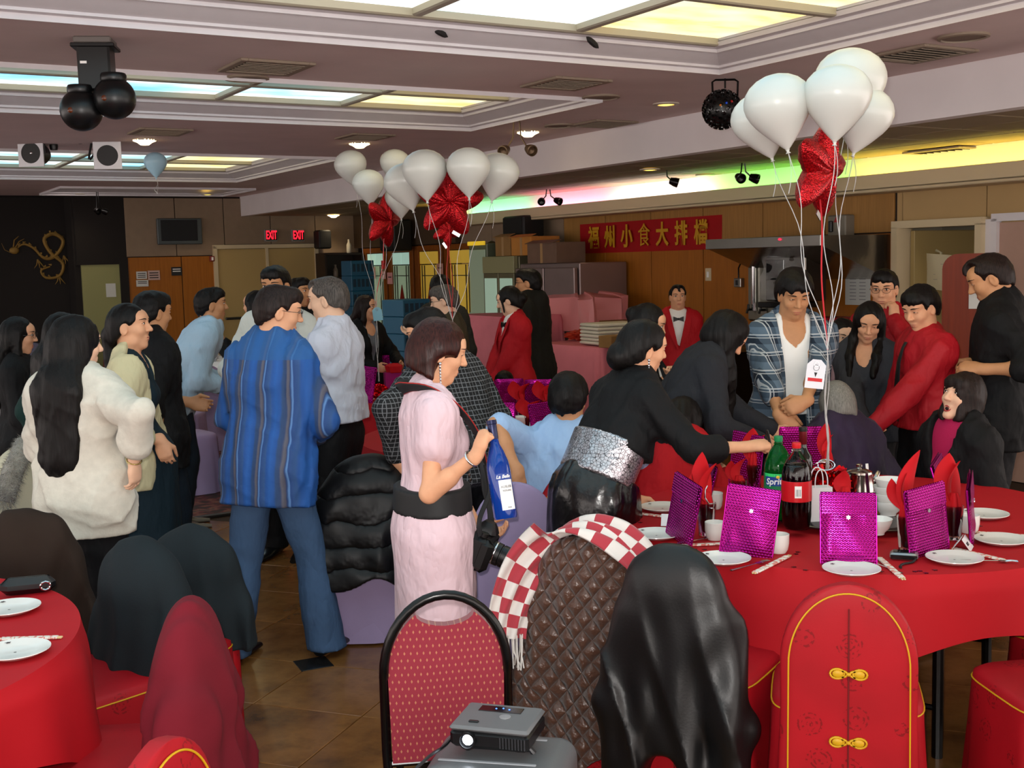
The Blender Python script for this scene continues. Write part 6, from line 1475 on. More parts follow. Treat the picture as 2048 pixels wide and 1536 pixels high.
def gift_tag(p, w, h, rz, label, mat, print_=False):
    t = thing('gift_tag', label, 'tag', p, rz, None, rot=(0, rad(7) if print_ else rad(-6), rz)); c = w*.28
    obj('card', MB().prism([(-w/2, -h/2), (w/2, -h/2), (w/2, h/2-c), (w/2-c, h/2), (-w/2+c, h/2), (-w/2, h/2-c)], -.0012, .0012, lambda x, y, z: (x, z, y)), mat, t)
    obj('eyelet', MB().tube([(.009*math.cos(a), -.002, h/2-.018+.009*math.sin(a)) for a in np.linspace(0, 2*PI, 13)[:-1]], .0016, 5, True), SILVER, t)
    if print_:
        PB = M('print_black', '#1c1a1c', .6); obj('printed_strip', MB().box((0, -.0016, -.022), (.055, .0006, .013)), M('print_red', '#c4181f', .5), t)
        obj('printed_outline', MB().tube([(.011*math.cos(a), -.0016, .024+.011*math.sin(a)) for a in np.linspace(0, 2*PI, 17)[:-1]], .0007, 4, True), PB, t); obj('printed_triangle', MB().prism([(-.006, .006), (.006, .006), (0, -.012)], -.0018, -.0012, lambda x, y, z: (x, z, y)), PB, t)
    return t
gift_tag(P(1631, 748, 4.42), .072, .110, 0, 'white gift tag with a red strip hanging from the balloon ribbons', M('tag_white', '#dddde2', .6), True)
# second and third bunch
gA, gB = P(905, 640, 6.95), P(752, 625, 9.3)
for px, py, Y, r, tl, lb in ((850, 346, 6.9, .132, (0, -3), 'large front pearl white balloon of the middle bunch'), (937, 341, 6.85, .128, (0, 0), 'pearl white balloon beside the large front one, over the red star'), (995, 350, 7.1, .128, (0, 14), 'outer pearl white balloon of the middle bunch by the small spot lights'), (812, 370, 7.2, .130, (0, -14), 'pearl white balloon tilted behind the large front one')):
    balloon(px, py, Y, r, tl, gA, lb, 'white balloons over the middle table', px)
for px, py, Y, r, tl, lb in ((702, 334, 9.5, .130, (0, -10), 'far small pearl white balloon at the outer end of the middle bunch'), (737, 372, 9.2, .124, (0, -4), 'far small pearl white balloon just above a red star'), (790, 330, 9.5, .122, (0, 6), 'far pearl white balloon peeking between two others'), (800, 400, 9.3, .12, (0, -2), 'far pinkish white balloon hanging low beside a red star')):
    balloon(px, py, Y, r, tl, gB, lb, 'white balloons over the far table', px)
foil_star(898, 405, 7.15, .225, (0, 8, 10), 'large red glitter foil star balloon in the middle bunch', 'red star balloons', gA, 3)
foil_star(767, 440, 9.3, .240, (5, 12, 62), 'red glitter foil star balloon seen edge on in the far bunch', 'red star balloons', gB, 4)
foil_star(893, 462, 9.0, .13, (0, 30, 30), 'small red glitter foil star balloon low in the middle bunch', 'red star balloons', gA, 5)
for g, e, lb in ((gA, (TC.x-.15, TC.y-.1, TZ), 'white ribbons holding the middle balloon bunch'), (gB, (P(758, 790, 9.2).x, P(758, 790, 9.2).y, TZ+.13), 'white ribbons holding the far balloon bunch')):
    b = MB()
    for k in range(3): b.tube(wavy(g, Vector(e)+Vector((.004*k, 0, 0)), 14, .01, k+60), .0032, 5, flat=.45)
    tag(obj('ribbon_bundle', b, RIB), lb, 'ribbon')
tag(obj('balloon_weight', MB().grid(lambda u, v: tuple(x*.75 for x in crump(u, v)), 40, 24, True), RFOIL, None, (TC.x-.15, TC.y-.1, TZ+.0), smooth=20), 'red foil balloon weight on the middle table', 'balloon weight')
gift_tag(P(755, 628, 9.25), .075, .105, 0, 'pale blue gift tag hanging from the far balloon ribbons', M('pale_blue_card'))
bb = P(311, 330, 11.9); o = balloon(311, 328, 11.0, .105, (0, 0), (bb.x*.925, bb.y*.925, 2.5), 'small light blue balloon floating under the far ceiling recess', None, 9)
BLB = M('blue_balloon', '#b4e0f6', .3, spec=.5)
for ch in o.children:
    if ch.name.startswith(('envelope', 'knot')): ch.data = ch.data.copy(); ch.data.materials.clear(); ch.data.materials.append(BLB)
# ---- party lights under the ceiling
BLK = M('black_housing', '#0c0c0d', .35, spec=.5, bump=.05, bscale=200)
p = PZ(190, 78, ZC); t = thing('party_light', 'black twin globe party light hanging from the ceiling', 'light', p, rad(8))
obj('mount_plate', MB().box((0, 0, -.015), (.17, .17, .03), bev=.005), M('mount_grey', '#6a6460', .5), t); obj('housing', MB().box((0, 0, -.14), (.15, .15, .22), bev=.01), BLK, t); obj('flange', MB().box((0, 0, -.04), (.20, .17, .02), bev=.004), BLK, t)
obj('sticker', MB().box((-.045, -.0762, -.12), (.03, .001, .012)), WHT, t)
for x, y, z in ((-.07, -.06, -.34), (.09, -.09, -.29)):
    g = obj('globe', MB().ball((x, y, z), .098, 28, 18), BLK, t, smooth=180); obj('collar', MB().lathe([(.055, .0), (.06, .01), (.06, .03), (.055, .04)], 20, (x, y, z+.075)), BLK, g); obj('lens_dot', MB().ball((x-.03, y-.09, z-.01), (.014, .008, .014), 10, 6), M('amber_dot', '#5a2a12', .2), g)
p = PZ(1450, 157, ZC); t = thing('effect_ball', 'dark studded ball effect light hanging on a bracket beside the white balloons', 'light', p)
obj('bracket', MB().tube([(-.075, 0, -.17), (-.08, 0, -.02), (-.06, 0, -.008), (.06, 0, -.008), (.08, 0, -.02), (.075, 0, -.17)], .007, 6).tube([(0, 0, 0), (0, 0, -.06)], .006, 6), BLACK_METAL, t)
bc_ = Vector((-.02, 0, -.19)); obj('ball', MB().ball(bc_, .115, 32, 20), BLK, t, smooth=180)
n = 0; stud = mesh('stud', MB().lathe([(.013, 0), (.015, .012), (.010, .013), (.006, .006), (0, .006)], 10), 30); stud.materials.append(M('stud_black', '#060607', .15, spec=.8))
for i in range(110):
    zz = 1-2*(i+.5)/110; r = math.sqrt(1-zz*zz); a = i*2.39996; d = Vector((r*math.cos(a), r*math.sin(a), zz)); link('stud', stud, None, t, bc_+d*.113, d.to_track_quat('Z', 'Y').to_euler())
for k, c in enumerate(('#c86a14', '#1a4ac8', '#b01818')):
    d = Vector((-.25+.3*k, -.95, .1+.1*k)).normalized(); obj('colour_lens', MB().ball(bc_+d*.122, .008, 8, 6), M('lens_'+c, c, .15), t)
p2 = P(1437, 318, 5.6)
for px, py, Y, lens, lb in ((62, 306, 10.2, 'w', 'square silver stage lamp with a ribbed clear lens'), (215, 311, 10.2, 'r', 'square silver stage lamp with a dark red filter')):
    c = P(px, py, Y); t = thing('stage_lamp', lb, 'light', c, rad(-8 if lens == 'w' else 10)); s = .115; FR = M('lamp_frame_silver', '#c8c8cc', .3, metal=.5)
    f = MB(); q = 32
    out = [(s*max(-1, min(1, 1.42*math.cos(2*PI*i/q+PI/4))), s*max(-1, min(1, 1.42*math.sin(2*PI*i/q+PI/4)))) for i in range(q)]; inn = [(.088*math.cos(2*PI*i/q+PI/4), .088*math.sin(2*PI*i/q+PI/4)) for i in range(q)]
    vs = [(x, -.006, z) for x, z in out]+[(x, -.006, z) for x, z in inn]+[(x, .006, z) for x, z in out]+[(x, .006, z) for x, z in inn]
    fs = []
    for i in range(q):
        j = (i+1) % q; fs += [(i, j, q+j, q+i), (2*q+j, 2*q+i, 3*q+i, 3*q+j), (j, i, 2*q+i, 2*q+j), (q+i, q+j, 3*q+j, 3*q+i)]
    obj('filter_frame', f.add(vs, fs), FR, t); obj('can', MB().lathe([(.088, 0), (.088, .16), (.06, .22), (0, .23)], 28).xf(Matrix.Rotation(-PI/2, 4, 'X')), BLK, t)
    if lens == 'w':
        for k, r in enumerate((.082, .066, .05, .034)): obj('lens_ring', MB().tube([(r*math.cos(a), .004, r*math.sin(a)) for a in np.linspace(0, 2*PI, 29)[:-1]], .004, 6, True), M('ring_grey', '#55585c', .2, metal=.6), t)
        obj('lens', MB().ball((0, .012, 0), (.084, .012, .084), 24, 12), M('lens_dark', '#15181c', .08, spec=.8), t); obj('lens_core', MB().ball((0, .0, 0), (.012, .006, .012), 10, 6), CHROME, t)
    else: obj('filter', MB().ball((0, .008, 0), (.086, .006, .086), 24, 10), M('red_filter', '#3a0c0a', .2), t)
    obj('yoke', MB().tube([(-.1, .05, .0), (-.1, .05, .14), (0, .05, .17), (.1, .05, .14), (.1, .05, 0)], .006, 6).tube([(0, .05, .17), (0, .05, max(.2, ZC-c.z))], .008, 6), BLACK_METAL, t)
cbp = [P(x, y, 10.3) for x, y in ((-10, 275), (30, 264), (62, 285), (85, 264), (110, 268), (140, 280), (165, 285), (180, 262), (190, 300), (178, 318), (186, 270))]
tag(obj('lamp_cable', MB().tube(smooth_path(cbp, 50), .010, 6), M('cable_black', '#0c0b0b', .6)), 'tangled black cable strung between the square stage lamps', 'cable')
sm = P(108, 300, 10.3); tag(obj('pin_spot', MB().lathe([(.0, 0), (.03, 0), (.036, .03), (.03, .09), (.01, .12), (.008, max(.15, ZC-sm.z))], 16), BLK, None, sm), 'tiny black pin spot between the two stage lamps', 'light')
for i, (px, py, Y, z, lb) in enumerate(((1035, 312, 9.3, 2.9, 'small twin spot light on the beam by the outer balloon'), (1097, 405, 13.5, 2.6, 'small dark twin spot light over the mint green tube light'), (1487, 360, 10.4, 2.6, 'small dark twin spot light over the green tube light'), (1332, 365, 11.0, 2.6, 'small dark single spot in the low ceiling above the banner'), (197, 430, 16.5, 2.9, 'small pale twin spot light above the dark stage'))):
    c = P(px, py, Y); t = thing('spot_light', lb, 'light', (c.x, c.y, z), rad(20*i)); drop = z-c.z; m = BLACK_METAL if i else M('brass_dull', '#6a5540', .4, metal=.6)
    for s in ((-1, 1) if i != 3 else (1,)):
        obj('arm', MB().tube([(s*.02, 0, 0), (s*.03, 0, -drop*.5), (s*.08, -.02, -drop*.8)], .007, 6), m, t)
        obj('spot_head', MB().lathe([(0, 0), (.03, .005), (.042, .05), (.045, .085), (.038, .088), (.03, .06), (0, .05)], 16).xf(Matrix.Translation((s*.08, -.0, -drop*.8)) @ Matrix.Rotation(rad(110), 4, 'X') @ Matrix.Rotation(rad(25*s), 4, 'Y')), m, t)
for i, (px, py) in enumerate(((600, 75), (205, 37), (880, 68), (1185, 88))):
    u, z = 0, 0; p = PZ(px, py-3, ZC+.05); tag(obj('torn_tape', MB().ball((0, 0, 0), (.05, .02, .016), 8, 5), M('tape_dark', '#1a1716', .8), None, p, (0, .2*i, TH)), 'scrap of dark tape left on the ceiling moulding, number %s along it' % ('two from the corner', 'four, outermost', 'three', 'one nearest the corner')[i], 'tape')
# ------------------------------------------------------------------ along the walls
def wallthing(name, label, cat, px0, px1, py0, py1, th, mat, wall='v', at=None, parent_name='board'):
    """flat thing on the right wall (plane v) or the back wall (plane u) between two pixel corners"""
    f = PV if wall == 'v' else PU; pl = at if at is not None else (DV-.012 if wall == 'v' else L_BACK-.03)
    a0, t0 = f(px0, py0, pl); a1, b1 = f(px1, py1, pl); a0b, t1 = f(px1, py0, pl); _, b0 = f(px0, py1, pl)
    top, bot = (t0+t1)/2, (b0+b1)/2; w = abs(a1-a0); h = top-bot; c = (a0+a1)/2
    pos = RU(c, pl-th/2, (top+bot)/2) if wall == 'v' else RU(pl-th/2, c, (top+bot)/2)
    rz = TH-PI/2 if wall == 'v' else TH      # local x to the viewer's right, local -y to the viewer
    return thing(name, label, cat, pos, rz), w, h
PAPER = M('paper', '#c9c9c4', .7); INK = M('ink_dark', '#2a2628', .7)
# banner
t, w, h = wallthing('banner', 'red cloth banner with seven gold Chinese characters on the wood wall', 'banner', 1163, 1446, 440, 503, .02, None)
BAN = fabric('banner_red', '#a00c12', .7, 120, .1); BG = M('banner_gold', '#c8920e', .5)
obj('cloth', MB().grid(lambda u, v: ((u-.5)*w, -.006-.008*math.sin(9*u+2*v), (v-.5)*h), 30, 6).grid(lambda u, v: ((.5-u)*w, .004, (v-.5)*h), 2, 2), BAN, t)
for i, ch in enumerate('福州小食大排檔'):
    x = -w/2+w*(.055+.89*(i+.5)/7.0); lettering(ch, h*.72, BG, t, (x, -.026, -.01), (PI/2, 0, 0), 'character', .003, bold=0. if ch == '食' else .006, scale=(w/7/(h*1.18) if w/7 > h else 1., 1.08, 1))
# exit signs
for i, (px, lb) in enumerate(((540, 'red lit EXIT sign over the first door leaf'), (594, 'red lit EXIT sign nearer the wooden pillar'))):
    t, w, h = wallthing('exit_sign', lb, 'sign', px-13, px+13, 459, 483, .06, None, 'u'); t['group'] = 'exit signs'
    obj('case', MB().box((0, 0, 0), (w, .06, h), bev=.006), M('exit_case', '#8e8a86', .5), t)
    obj('face', MB().box((0, -.031, 0), (w*.9, .004, h*.82)), M('exit_face', '#1c0a0a', .5), t)
    lettering('EXIT', h*.98, M('exit_red', '#ff2030', .4, emit='#ff1c30', estr=2.2), t, (0, -.036, 0), (PI/2, 0, 0), bold=.004, scale=(.84*w/(h*1.95), 1, 1))
# television
t, w, h = wallthing('television', 'dark wall mounted television over the wood panel', 'television', 311, 403, 437, 489, .08, None, 'u')
obj('bezel', MB().box((0, 0, 0), (w, .06, h), bev=.01), M('tv_bezel', '#40484a', .4), t); obj('screen', MB().box((-.01, -.032, .015), (w*.82, .006, h*.80), bev=.002), M('tv_screen', '#0b0e12', .35, spec=.3), t); obj('mount', MB().box((0, .05, 0), (.3, .06, .2)), BLACK_METAL, t)
for lb, x0, x1, y0, y1, m, lines in (('white notice with bold print, upper of three on the back wall', 272, 294, 543, 558, PAPER, 3), ('white notice under the bold notice on the back wall', 272, 297, 560, 573, PAPER, 2), ('pinkish notice beside the bold notice on the back wall', 295, 320, 541, 560, M('paper_pink', '#c4a49a', .7), 3), ('small black sign with white print on the back wall', 342, 364, 534, 551, M('sign_black', '#0e1013', .4), 2)):
    t, w, h = wallthing('notice', lb, 'notice', x0, x1, y0, y1, .012, m, 'u'); obj('sheet', MB().box((0, 0, 0), (w, .008, h), bev=.001), m, t)
    for k in range(lines): obj('printed_line', MB().box((0, -.0046, h*(.25-.25*k)), (w*.75, .001, h*.10)), INK if m is not _m['sign_black'] else WHT, t)
t, w, h = wallthing('fire_alarm', 'small red fire alarm box beside the cream double door', 'alarm', 418, 428, 512, 523, .05, None, 'u'); obj('case', MB().box((0, 0, 0), (w, .05, h), bev=.008), M('alarm_red', '#7a140f', .4), t); obj('pull_bar', MB().box((0, -.028, 0), (w*.4, .008, h*.6), bev=.002), WHT, t)
def speaker_box(label, px0, px1, py0, py1, plane, depth, wall):
    t, w, h = wallthing('wall_speaker', label, 'speaker', px0, px1, py0, py1, depth, None, wall, plane); w = min(w, .5)
    obj('cabinet', MB().box((0, 0, 0), (w, depth, h), bev=.02), M('speaker_black', '#0b0a0a', .6), t); obj('grille', MB().box((0, -depth/2-.004, 0), (w*.88, .012, h*.9), bev=.004), M('speaker_grille', '#131212', .8, bump=.4, bscale=300), t)
    obj('bracket', MB().tube([(0, depth/2, h*.2), (0, depth/2+.06, h*.25), (0, depth/2+.1, h*.25)], .015, 8), BLACK_METAL, t); return t
speaker_box('black loudspeaker on the back wall past the exit signs', 626, 652, 461, 498, L_BACK-.12, .25, 'u')
speaker_box('large black loudspeaker hung on the wall before the red banner', 1040, 1095, 432, 486, DV-.15, .3, 'v')
speaker_box('big dark loudspeaker hanging behind the far red star balloon', 782, 838, 440, 502, DV-.15, .3, 'v')
# bar shelf at the back corner with small goods
c = RU(L_BACK-.25, 7.55, 0); bs = thing('bar_shelf', 'dark open bar shelf in the back corner below the black loudspeaker', 'shelf', c, TH); SHW = M('shelf_dark', '#2a1a12', .5)
for x in (-.32, .32): obj('side_panel', MB().box((x, 0, 1.0), (.03, .4, 2.0)), SHW, bs)
for z in (.05, .9, 1.25, 1.6, 1.98): obj('shelf', MB().box((0, 0, z), (.62, .4, .03)), SHW, bs)
obj('back_panel', MB().box((0, .19, 1.0), (.62, .02, 2.0)), SHW, bs)
for k, (x, z, col, h, lb) in enumerate(((-.2, .915, '#6a5a48', .2, 'pale jar on the lowest open bar shelf'), (-.05, .915, '#3a1a12', .24, 'dark bottle on the bar shelf beside the pale jar'), (.12, .915, '#c0b09a', .18, 'cream jar on the bar shelf next to the dark bottle'), (-.15, 1.265, '#5a1a14', .16, 'reddish jar on the second bar shelf'), (.05, 1.265, '#8a7a5a', .2, 'tan bottle on the second bar shelf'), (-.1, 1.615, '#7a6a5a', .2, 'grey jar on the top bar shelf'), (.15, 1.995, '#b0a898', .22, 'white bottle on top of the bar shelf'))):
    tag(obj('jar', MB().lathe([(0, 0), (.035, 0), (.04, .02), (.04, h*.6), (.018, h*.8), (.018, h), (0, h)], 14), M('jar_'+col, col, .3), None, c+Vector((x*CT, x*ST, z))-Vector((-ST*.06, CT*.06, 0))), lb, 'jar', 'goods on the bar shelf')
# blue plastic crates
CR = M('crate_blue', '#14516e', .45); CRD = M('crate_dark', '#0a2a3c', .6)
def crate_stack(px, pyb, Y, n, base, w, lab, rz, hh=.15):
    p0 = P(px, pyb, Y)
    for k in range(n):
        where = 'lowest' if k == 0 else 'topmost' if k == n-1 else 'crate %s up' % ('one', 'two', 'three', 'four', 'five', 'six', 'seven', 'eight')[k-1]
        t = thing('crate', '%s blue plastic glass rack, %s of the stack' % (lab, where), 'crate', (p0.x, p0.y, base+k*(hh+.002)), rz, 'blue crates')
        obj('shell', MB().box((0, 0, hh/2), (w, w, hh), bev=.006), CR, t)
        for s in (-1, 1):
            for q in range(5): obj('window_slot', MB().box(((q-2)*w/5.4, s*(w/2+.0005), hh*.52), (w/8, .004, hh*.52)), CRD, t)
        for q in range(5): obj('window_slot', MB().box((w/2+.0005, (q-2)*w/5.4, hh*.52), (.004, w/8, hh*.52)), CRD, t)
crate_stack(719, 640, 16.3, 6, .62, .34, 'far tall', TH, .205); t = thing('trolley', 'low dark cart under the far tall crate stack', 'cart', (P(719, 640, 16.3).x, P(719, 640, 16.3).y, 0), TH)
obj('deck', MB().box((0, 0, .58), (.4, .4, .07), bev=.01), SHW, t)
for x in (-.16, .16):
    for y in (-.16, .16): obj('leg', MB().tube([(x, y, 0), (x, y, .55)], .02, 8), BLACK_METAL, t)
crate_stack(815, 690, 11.6, 5, .62, .34, 'nearer', TH+.2, .165); t = thing('trolley', 'low dark cart under the nearer crate stack', 'cart', (P(812, 690, 11.6).x, P(812, 690, 11.6).y, 0), TH+.2)
obj('deck', MB().box((0, 0, .58), (.4, .4, .07), bev=.01), SHW, t)
for x in (-.16, .16):
    for y in (-.16, .16): obj('leg', MB().tube([(x, y, 0), (x, y, .55)], .02, 8), BLACK_METAL, t)
# notices on the glass doors and stacked refrigerators
for lb, x0, x1, y0, y1, col in (('red card on the first leaf of the glass doors', 763, 773, 521, 538, '#b01a14'), ('pale pink notice on the glass doors under the red card', 764, 772, 543, 558, '#d8a8a0'), ('pink notice beside the pale pink one on the glass doors', 775, 786, 545, 568, '#d89a98'), ('pinkish notice by the pillar of the glass doors', 742, 752, 534, 558, '#c8a090'), ('pink notice on the amber leaf of the glass doors', 874, 887, 527, 549, '#d8a090')):
    t, w, h = wallthing('notice', lb, 'notice', x0, x1, y0, y1, .01, None, 'v', DV-.10); obj('sheet', MB().box((0, 0, 0), (w, .006, h), bev=.001), M('note_'+col, col, .7), t); obj('printed_line', MB().box((0, -.004, h*.1), (w*.6, .001, h*.08)), INK, t)
STN = M('stainless', '#8f8a84', .32, metal=.85, var=.08, vscale=4); STN2 = M('stainless_pink', '#9c8a88', .38, metal=.7, var=.06, vscale=3); FDK = M('fridge_olive', '#6f6a52', .4, metal=.4)
def fridge(label, px0, px1, pyt, v, dep, mat, kind):
    u1, z = PV(px0, pyt, v); u0, z2 = PV(px1, pyt, v); z = (z+z2)/2; w = u1-u0; c = RU((u0+u1)/2, v+dep/2, 0); t = thing('refrigerator', label, 'refrigerator', c, TH-PI/2)
    w = abs(w)
    obj('cabinet', MB().box((0, .03, z/2+.05), (w, dep-.06, z-.1), bev=.01), mat, t)
    obj('base_grille', MB().box((0, 0, .05), (w*.95, dep*.9, .1)), BLACK_METAL, t)
    if kind == 'glass':
        obj('sign_box', MB().box((0, -dep/2+.02, z-.10), (w*.98, .06, .2), bev=.005), M('fridge_header', '#8d8a66', .4), t)
        for s in (-1, 1):
            d = obj('door', MB().box((s*w*.24, -dep/2+.02, z*.5-.04), (w*.47, .05, z-.32), bev=.006), FDK, t); obj('pane', MB().box((s*w*.24, -dep/2-.008, z*.5-.02), (w*.38, .01, z-.48), bev=.003), M('fridge_glass', '#9fb8a8', .12, emit='#b8d8c0', estr=.28), d)
            for q in range(3): obj('shelf_line', MB().box((s*w*.24, -dep/2-.014, z*.3+.28*q), (w*.36, .006, .018)), M('shelf_pale', '#c8d4c8', .4), d)
            obj('handle', MB().box((s*w*.03, -dep/2-.03, z*.5), (.025, .03, .3), bev=.006), CHROME, d)
    else:
        n = 2
        for k in range(n):
            d = obj('door', MB().box((w*(-.25+.5*k), -dep/2+.015, z*.5+.06), (w*.485, .05, z-.22), bev=.008), mat, t); obj('handle', MB().box((w*(-.05+.1*k), -dep/2-.025, z*.5), (.03, .035, .35), bev=.008), CHROME, d)
    return t, z, w, c
f1, zf1, wf1, cf1 = fridge('olive glass door refrigerator below the cardboard boxes', 965, 1029, 513, 7.25, .7, FDK, 'glass')
f2, zf2, wf2, cf2 = fridge('stainless two door refrigerator behind the man in the black hoodie', 1031, 1150, 527, 7.25, .7, STN2, 'steel')
def carton(label, px0, px1, py0, zb, v, col, flaps=True, dep=.4):
    u1, z = PV(px0, py0, v); u0, _ = PV(px1, py0, v); c = RU((u0+u1)/2, v+dep/2, zb+.002); w = abs(u1-u0); h = max(.08, z-zb); t = thing('cardboard_box', label, 'box', c, TH-PI/2); CB = M('card_'+col, col, .8, var=.08)
    obj('carton', MB().box((0, 0, h/2), (w, dep, h), bev=.004), CB, t)
    if flaps: obj('tape_strip', MB().box((0, -dep/2-.001, h*.5), (.05, .002, h*.98)), M('tape_tan', '#a8845a', .35), t); obj('flap', MB().box((0, -dep/2+.02, h+.01), (w*.98, .12, .006), rot=(.3, 0, 0)), CB, t)
    return t
carton('tan cardboard box on the glass refrigerator', 990, 1020, 474, zf1, 7.35, '#8f6a3c'); carton('orange cardboard box beside the tan one on the refrigerators', 1022, 1062, 475, max(zf1, zf2), 7.35, '#b87a34'); carton('grey brown cardboard box on the steel refrigerator', 1054, 1112, 487, zf2, 7.3, '#6e5444')
t = thing('plastic_tub', 'grey plastic tub behind the tan box on the refrigerator', 'tub', RU(PV(990, 500, 7.45)[0], 7.75, zf1+.002), TH); obj('tub', MB().lathe([(0, 0), (.12, 0), (.15, .28), (.16, .29), (.15, .30), (0, .26)], 20), M('tub_grey', '#7e8680', .5), t); obj('bundle', MB().ball((0, 0, .30), (.1, .08, .06), 12, 8), M('bundle_dark', '#2c2c30', .8), t)
t = thing('metal_pot', 'brown metal pot on the olive refrigerator', 'pot', RU(PV(977, 500, 7.4)[0], 7.45, zf1+.002), TH); obj('pot', MB().lathe([(0, 0), (.08, 0), (.085, .12), (.06, .17), (.03, .19), (0, .2)], 20), M('pot_brown', '#4a2a16', .3, metal=.5), t); obj('handle', MB().tube([(.08, 0, .14), (.12, 0, .12), (.11, 0, .05), (.083, 0, .04)], .008, 6), BLACK_METAL, t)
t = thing('small_bottle', 'small pale bottle on the steel refrigerator', 'bottle', RU(PV(1108, 515, 7.4)[0], 7.4, zf2+.002), TH); obj('bottle_body', MB().lathe([(0, 0), (.03, 0), (.03, .1), (.012, .13), (.012, .15), (0, .15)], 14), M('bottle_pale', '#a8a49a', .4), t); obj('cap', MB().lathe([(.014, .15), (.014, .17), (0, .17)], 12), M('red_cap'), t)
# glass display case beside the refrigerators
u1, z = PV(922, 505, 7.2); u0, _ = PV(962, 505, 7.2); c = RU((u0+u1)/2, 7.5, 0); w = abs(u1-u0); t = thing('display_case', 'slanted glass front display case beside the olive refrigerator', 'display case', c, TH-PI/2)
obj('base', MB().box((0, 0, .5), (w, .6, 1.0), bev=.01), FDK, t); obj('upper_case', MB().box((0, .05, 1.55), (w*.9, .5, .95), bev=.01), M('case_green', '#5c6450', .35), t); obj('pane', MB().box((0, -.21, 1.55), (w*.78, .012, .8), bev=.003), M('case_glass', '#8a9a86', .12, emit='#a8b89a', estr=.12), t); obj('slant_pane', MB().box((0, -.34, 1.06), (w*.86, .012, .4), rot=(-.9, 0, 0), bev=.003), M('case_glass', '#8a9a86'), t)
obj('sign_strip', MB().box((0, -.22, 2.03), (w*.8, .03, .05), bev=.004), M('sign_yellow', '#e8c030', .4, emit='#e8c030', estr=.5), t)
# long counter under pink cloths, with things on it
def covered_counter(label, clabel, ua, ub, v0, v1, z, seed):
    t = thing('counter', label, 'counter', RU((ua+ub)/2, (v0+v1)/2, 0), TH); obj('frame', MB().box((0, 0, z/2), (v1-v0-.06, abs(ub-ua)-.06, z-.02)), SHW, t)
    W, D = v1-v0, abs(ub-ua); mb = MB(); n = 96; rs = np.random.RandomState(seed); ph = rs.rand(4)*6
    def f(u, v):
        a = 2*PI*u; c_, s_ = math.cos(a), math.sin(a); e = .16; x = W/2*math.copysign(abs(c_)**e, c_); y = D/2*math.copysign(abs(s_)**e, s_)
        if v < .35: k = v/.35; return (x*k*.995, y*k*.995, z+.004+.004*math.sin(x*9+ph[0])*math.sin(y*7))
        k = (v-.35)/.65; r = .015+.05*k*(.5+.5*math.sin(17*a+ph[1]+math.sin(5*a)))+.03*k; return (x+c_*r, y+s_*r, z-k*(z*.86))
    o = obj('pink_cloth', mb.grid(f, n, 24, True), PINKC, None, t.location, (0, 0, TH), smooth=50); tag(o, clabel, 'tablecloth'); return t
u_a = PV(1110, 680, 6.6)[0]; u_b = PV(1243, 680, 6.6)[0]
covered_counter('serving counter below the foam tray pack, beneath pink cloth', 'pink cloth over the serving counter behind the man in the hoodie', u_a, u_b, 6.35, 7.1, .97, 3)
u_c = PV(945, 640, 6.7)[0]; u_d = PV(1062, 640, 6.7)[0]
covered_counter('tall serving cart beneath pink cloth behind the red jacket waitress', 'pink cloth over the tall cart behind the red jacket waitress', u_d+.1, u_c, 6.5, 7.2, 1.20, 4)
ctr = lambda px, py, v, z: (lambda uz: RU(uz[0], v, z))(PV(px, py, v))
FOAM = M('foam_white', '#d9d4c4', .6, bump=.2, bscale=40, bdist=.01)
t = thing('foam_tray_pack', 'shrink wrapped stack of white foam trays on the pink counter', 'package', ctr(1222, 690, 6.7, .982), TH-.1)
for k in range(6): obj('tray', MB().box((0, 0, .02+.034*k), (.5-.01*(k % 2), .36, .03), bev=.01), FOAM, t)
t = thing('cardboard_box', 'small brown cardboard box before the foam tray pack', 'box', ctr(1226, 697, 6.45, .982), TH+.2); obj('carton', MB().box((0, 0, .055), (.22, .16, .11), bev=.004), M('card_#8f6a3c'), t); obj('tape_strip', MB().box((0, -.0805, .055), (.04, .002, .1)), M('tape_tan'), t)
t = thing('plastic_bag', 'crumpled orange red plastic bag on the pink counter', 'bag', ctr(1175, 665, 6.9, .978), TH); obj('bag', MB().grid(lambda u, v: (lambda q: (q[0]*2.6, q[1]*1.6, q[2]*.8))(crump(u, v)), 40, 22, True), M('bag_orange', '#c4402a', .4), t, smooth=30)
t = thing('dark_counter', 'dark sideboard along the wood wall behind the pink counter', 'sideboard', RU(10.9, 7.62, 0), TH); obj('body', MB().box((0, 0, .5), (.6, 3.2, .98), bev=.01), SHW, t); obj('top', MB().box((0, 0, 1.0), (.66, 3.3, .04), bev=.006), M('sideboard_top', '#3b352c', .5), t)
t = thing('wrapped_stack', 'tall heap wrapped in pink plastic sheet against the wood wall', 'bundle', ctr(1152, 625, 7.45, 1.022), TH); obj('sheet', MB().grid(lambda u, v: (lambda a, k: ((.30+.03*math.sin(7*a)+.02*math.sin(15*a))*math.copysign(abs(math.cos(a))**.4, math.cos(a))*(.9 if k > .9 else 1)*min(1, (1-k)*6+.02), (.62+.04*math.sin(9*a+2*k))*math.copysign(abs(math.sin(a))**.4, math.sin(a))*min(1, (1-k)*6+.02), .45*k+.02*math.sin(6*a)*k))(2*PI*u, v), 60, 16, True), M('pink_plastic', '#e08a8a', .35, spec=.5), t, smooth=30)
t = thing('cardboard_box', 'flat cardboard box on the sideboard near the waiter', 'box', ctr(1225, 650, 7.5, 1.022), TH); obj('carton', MB().box((0, 0, .06), (.3, .42, .12), bev=.004), M('card_#8f6a3c'), t); obj('tape_strip', MB().box((-.1505, 0, .06), (.002, .06, .1)), M('tape_tan'), t)
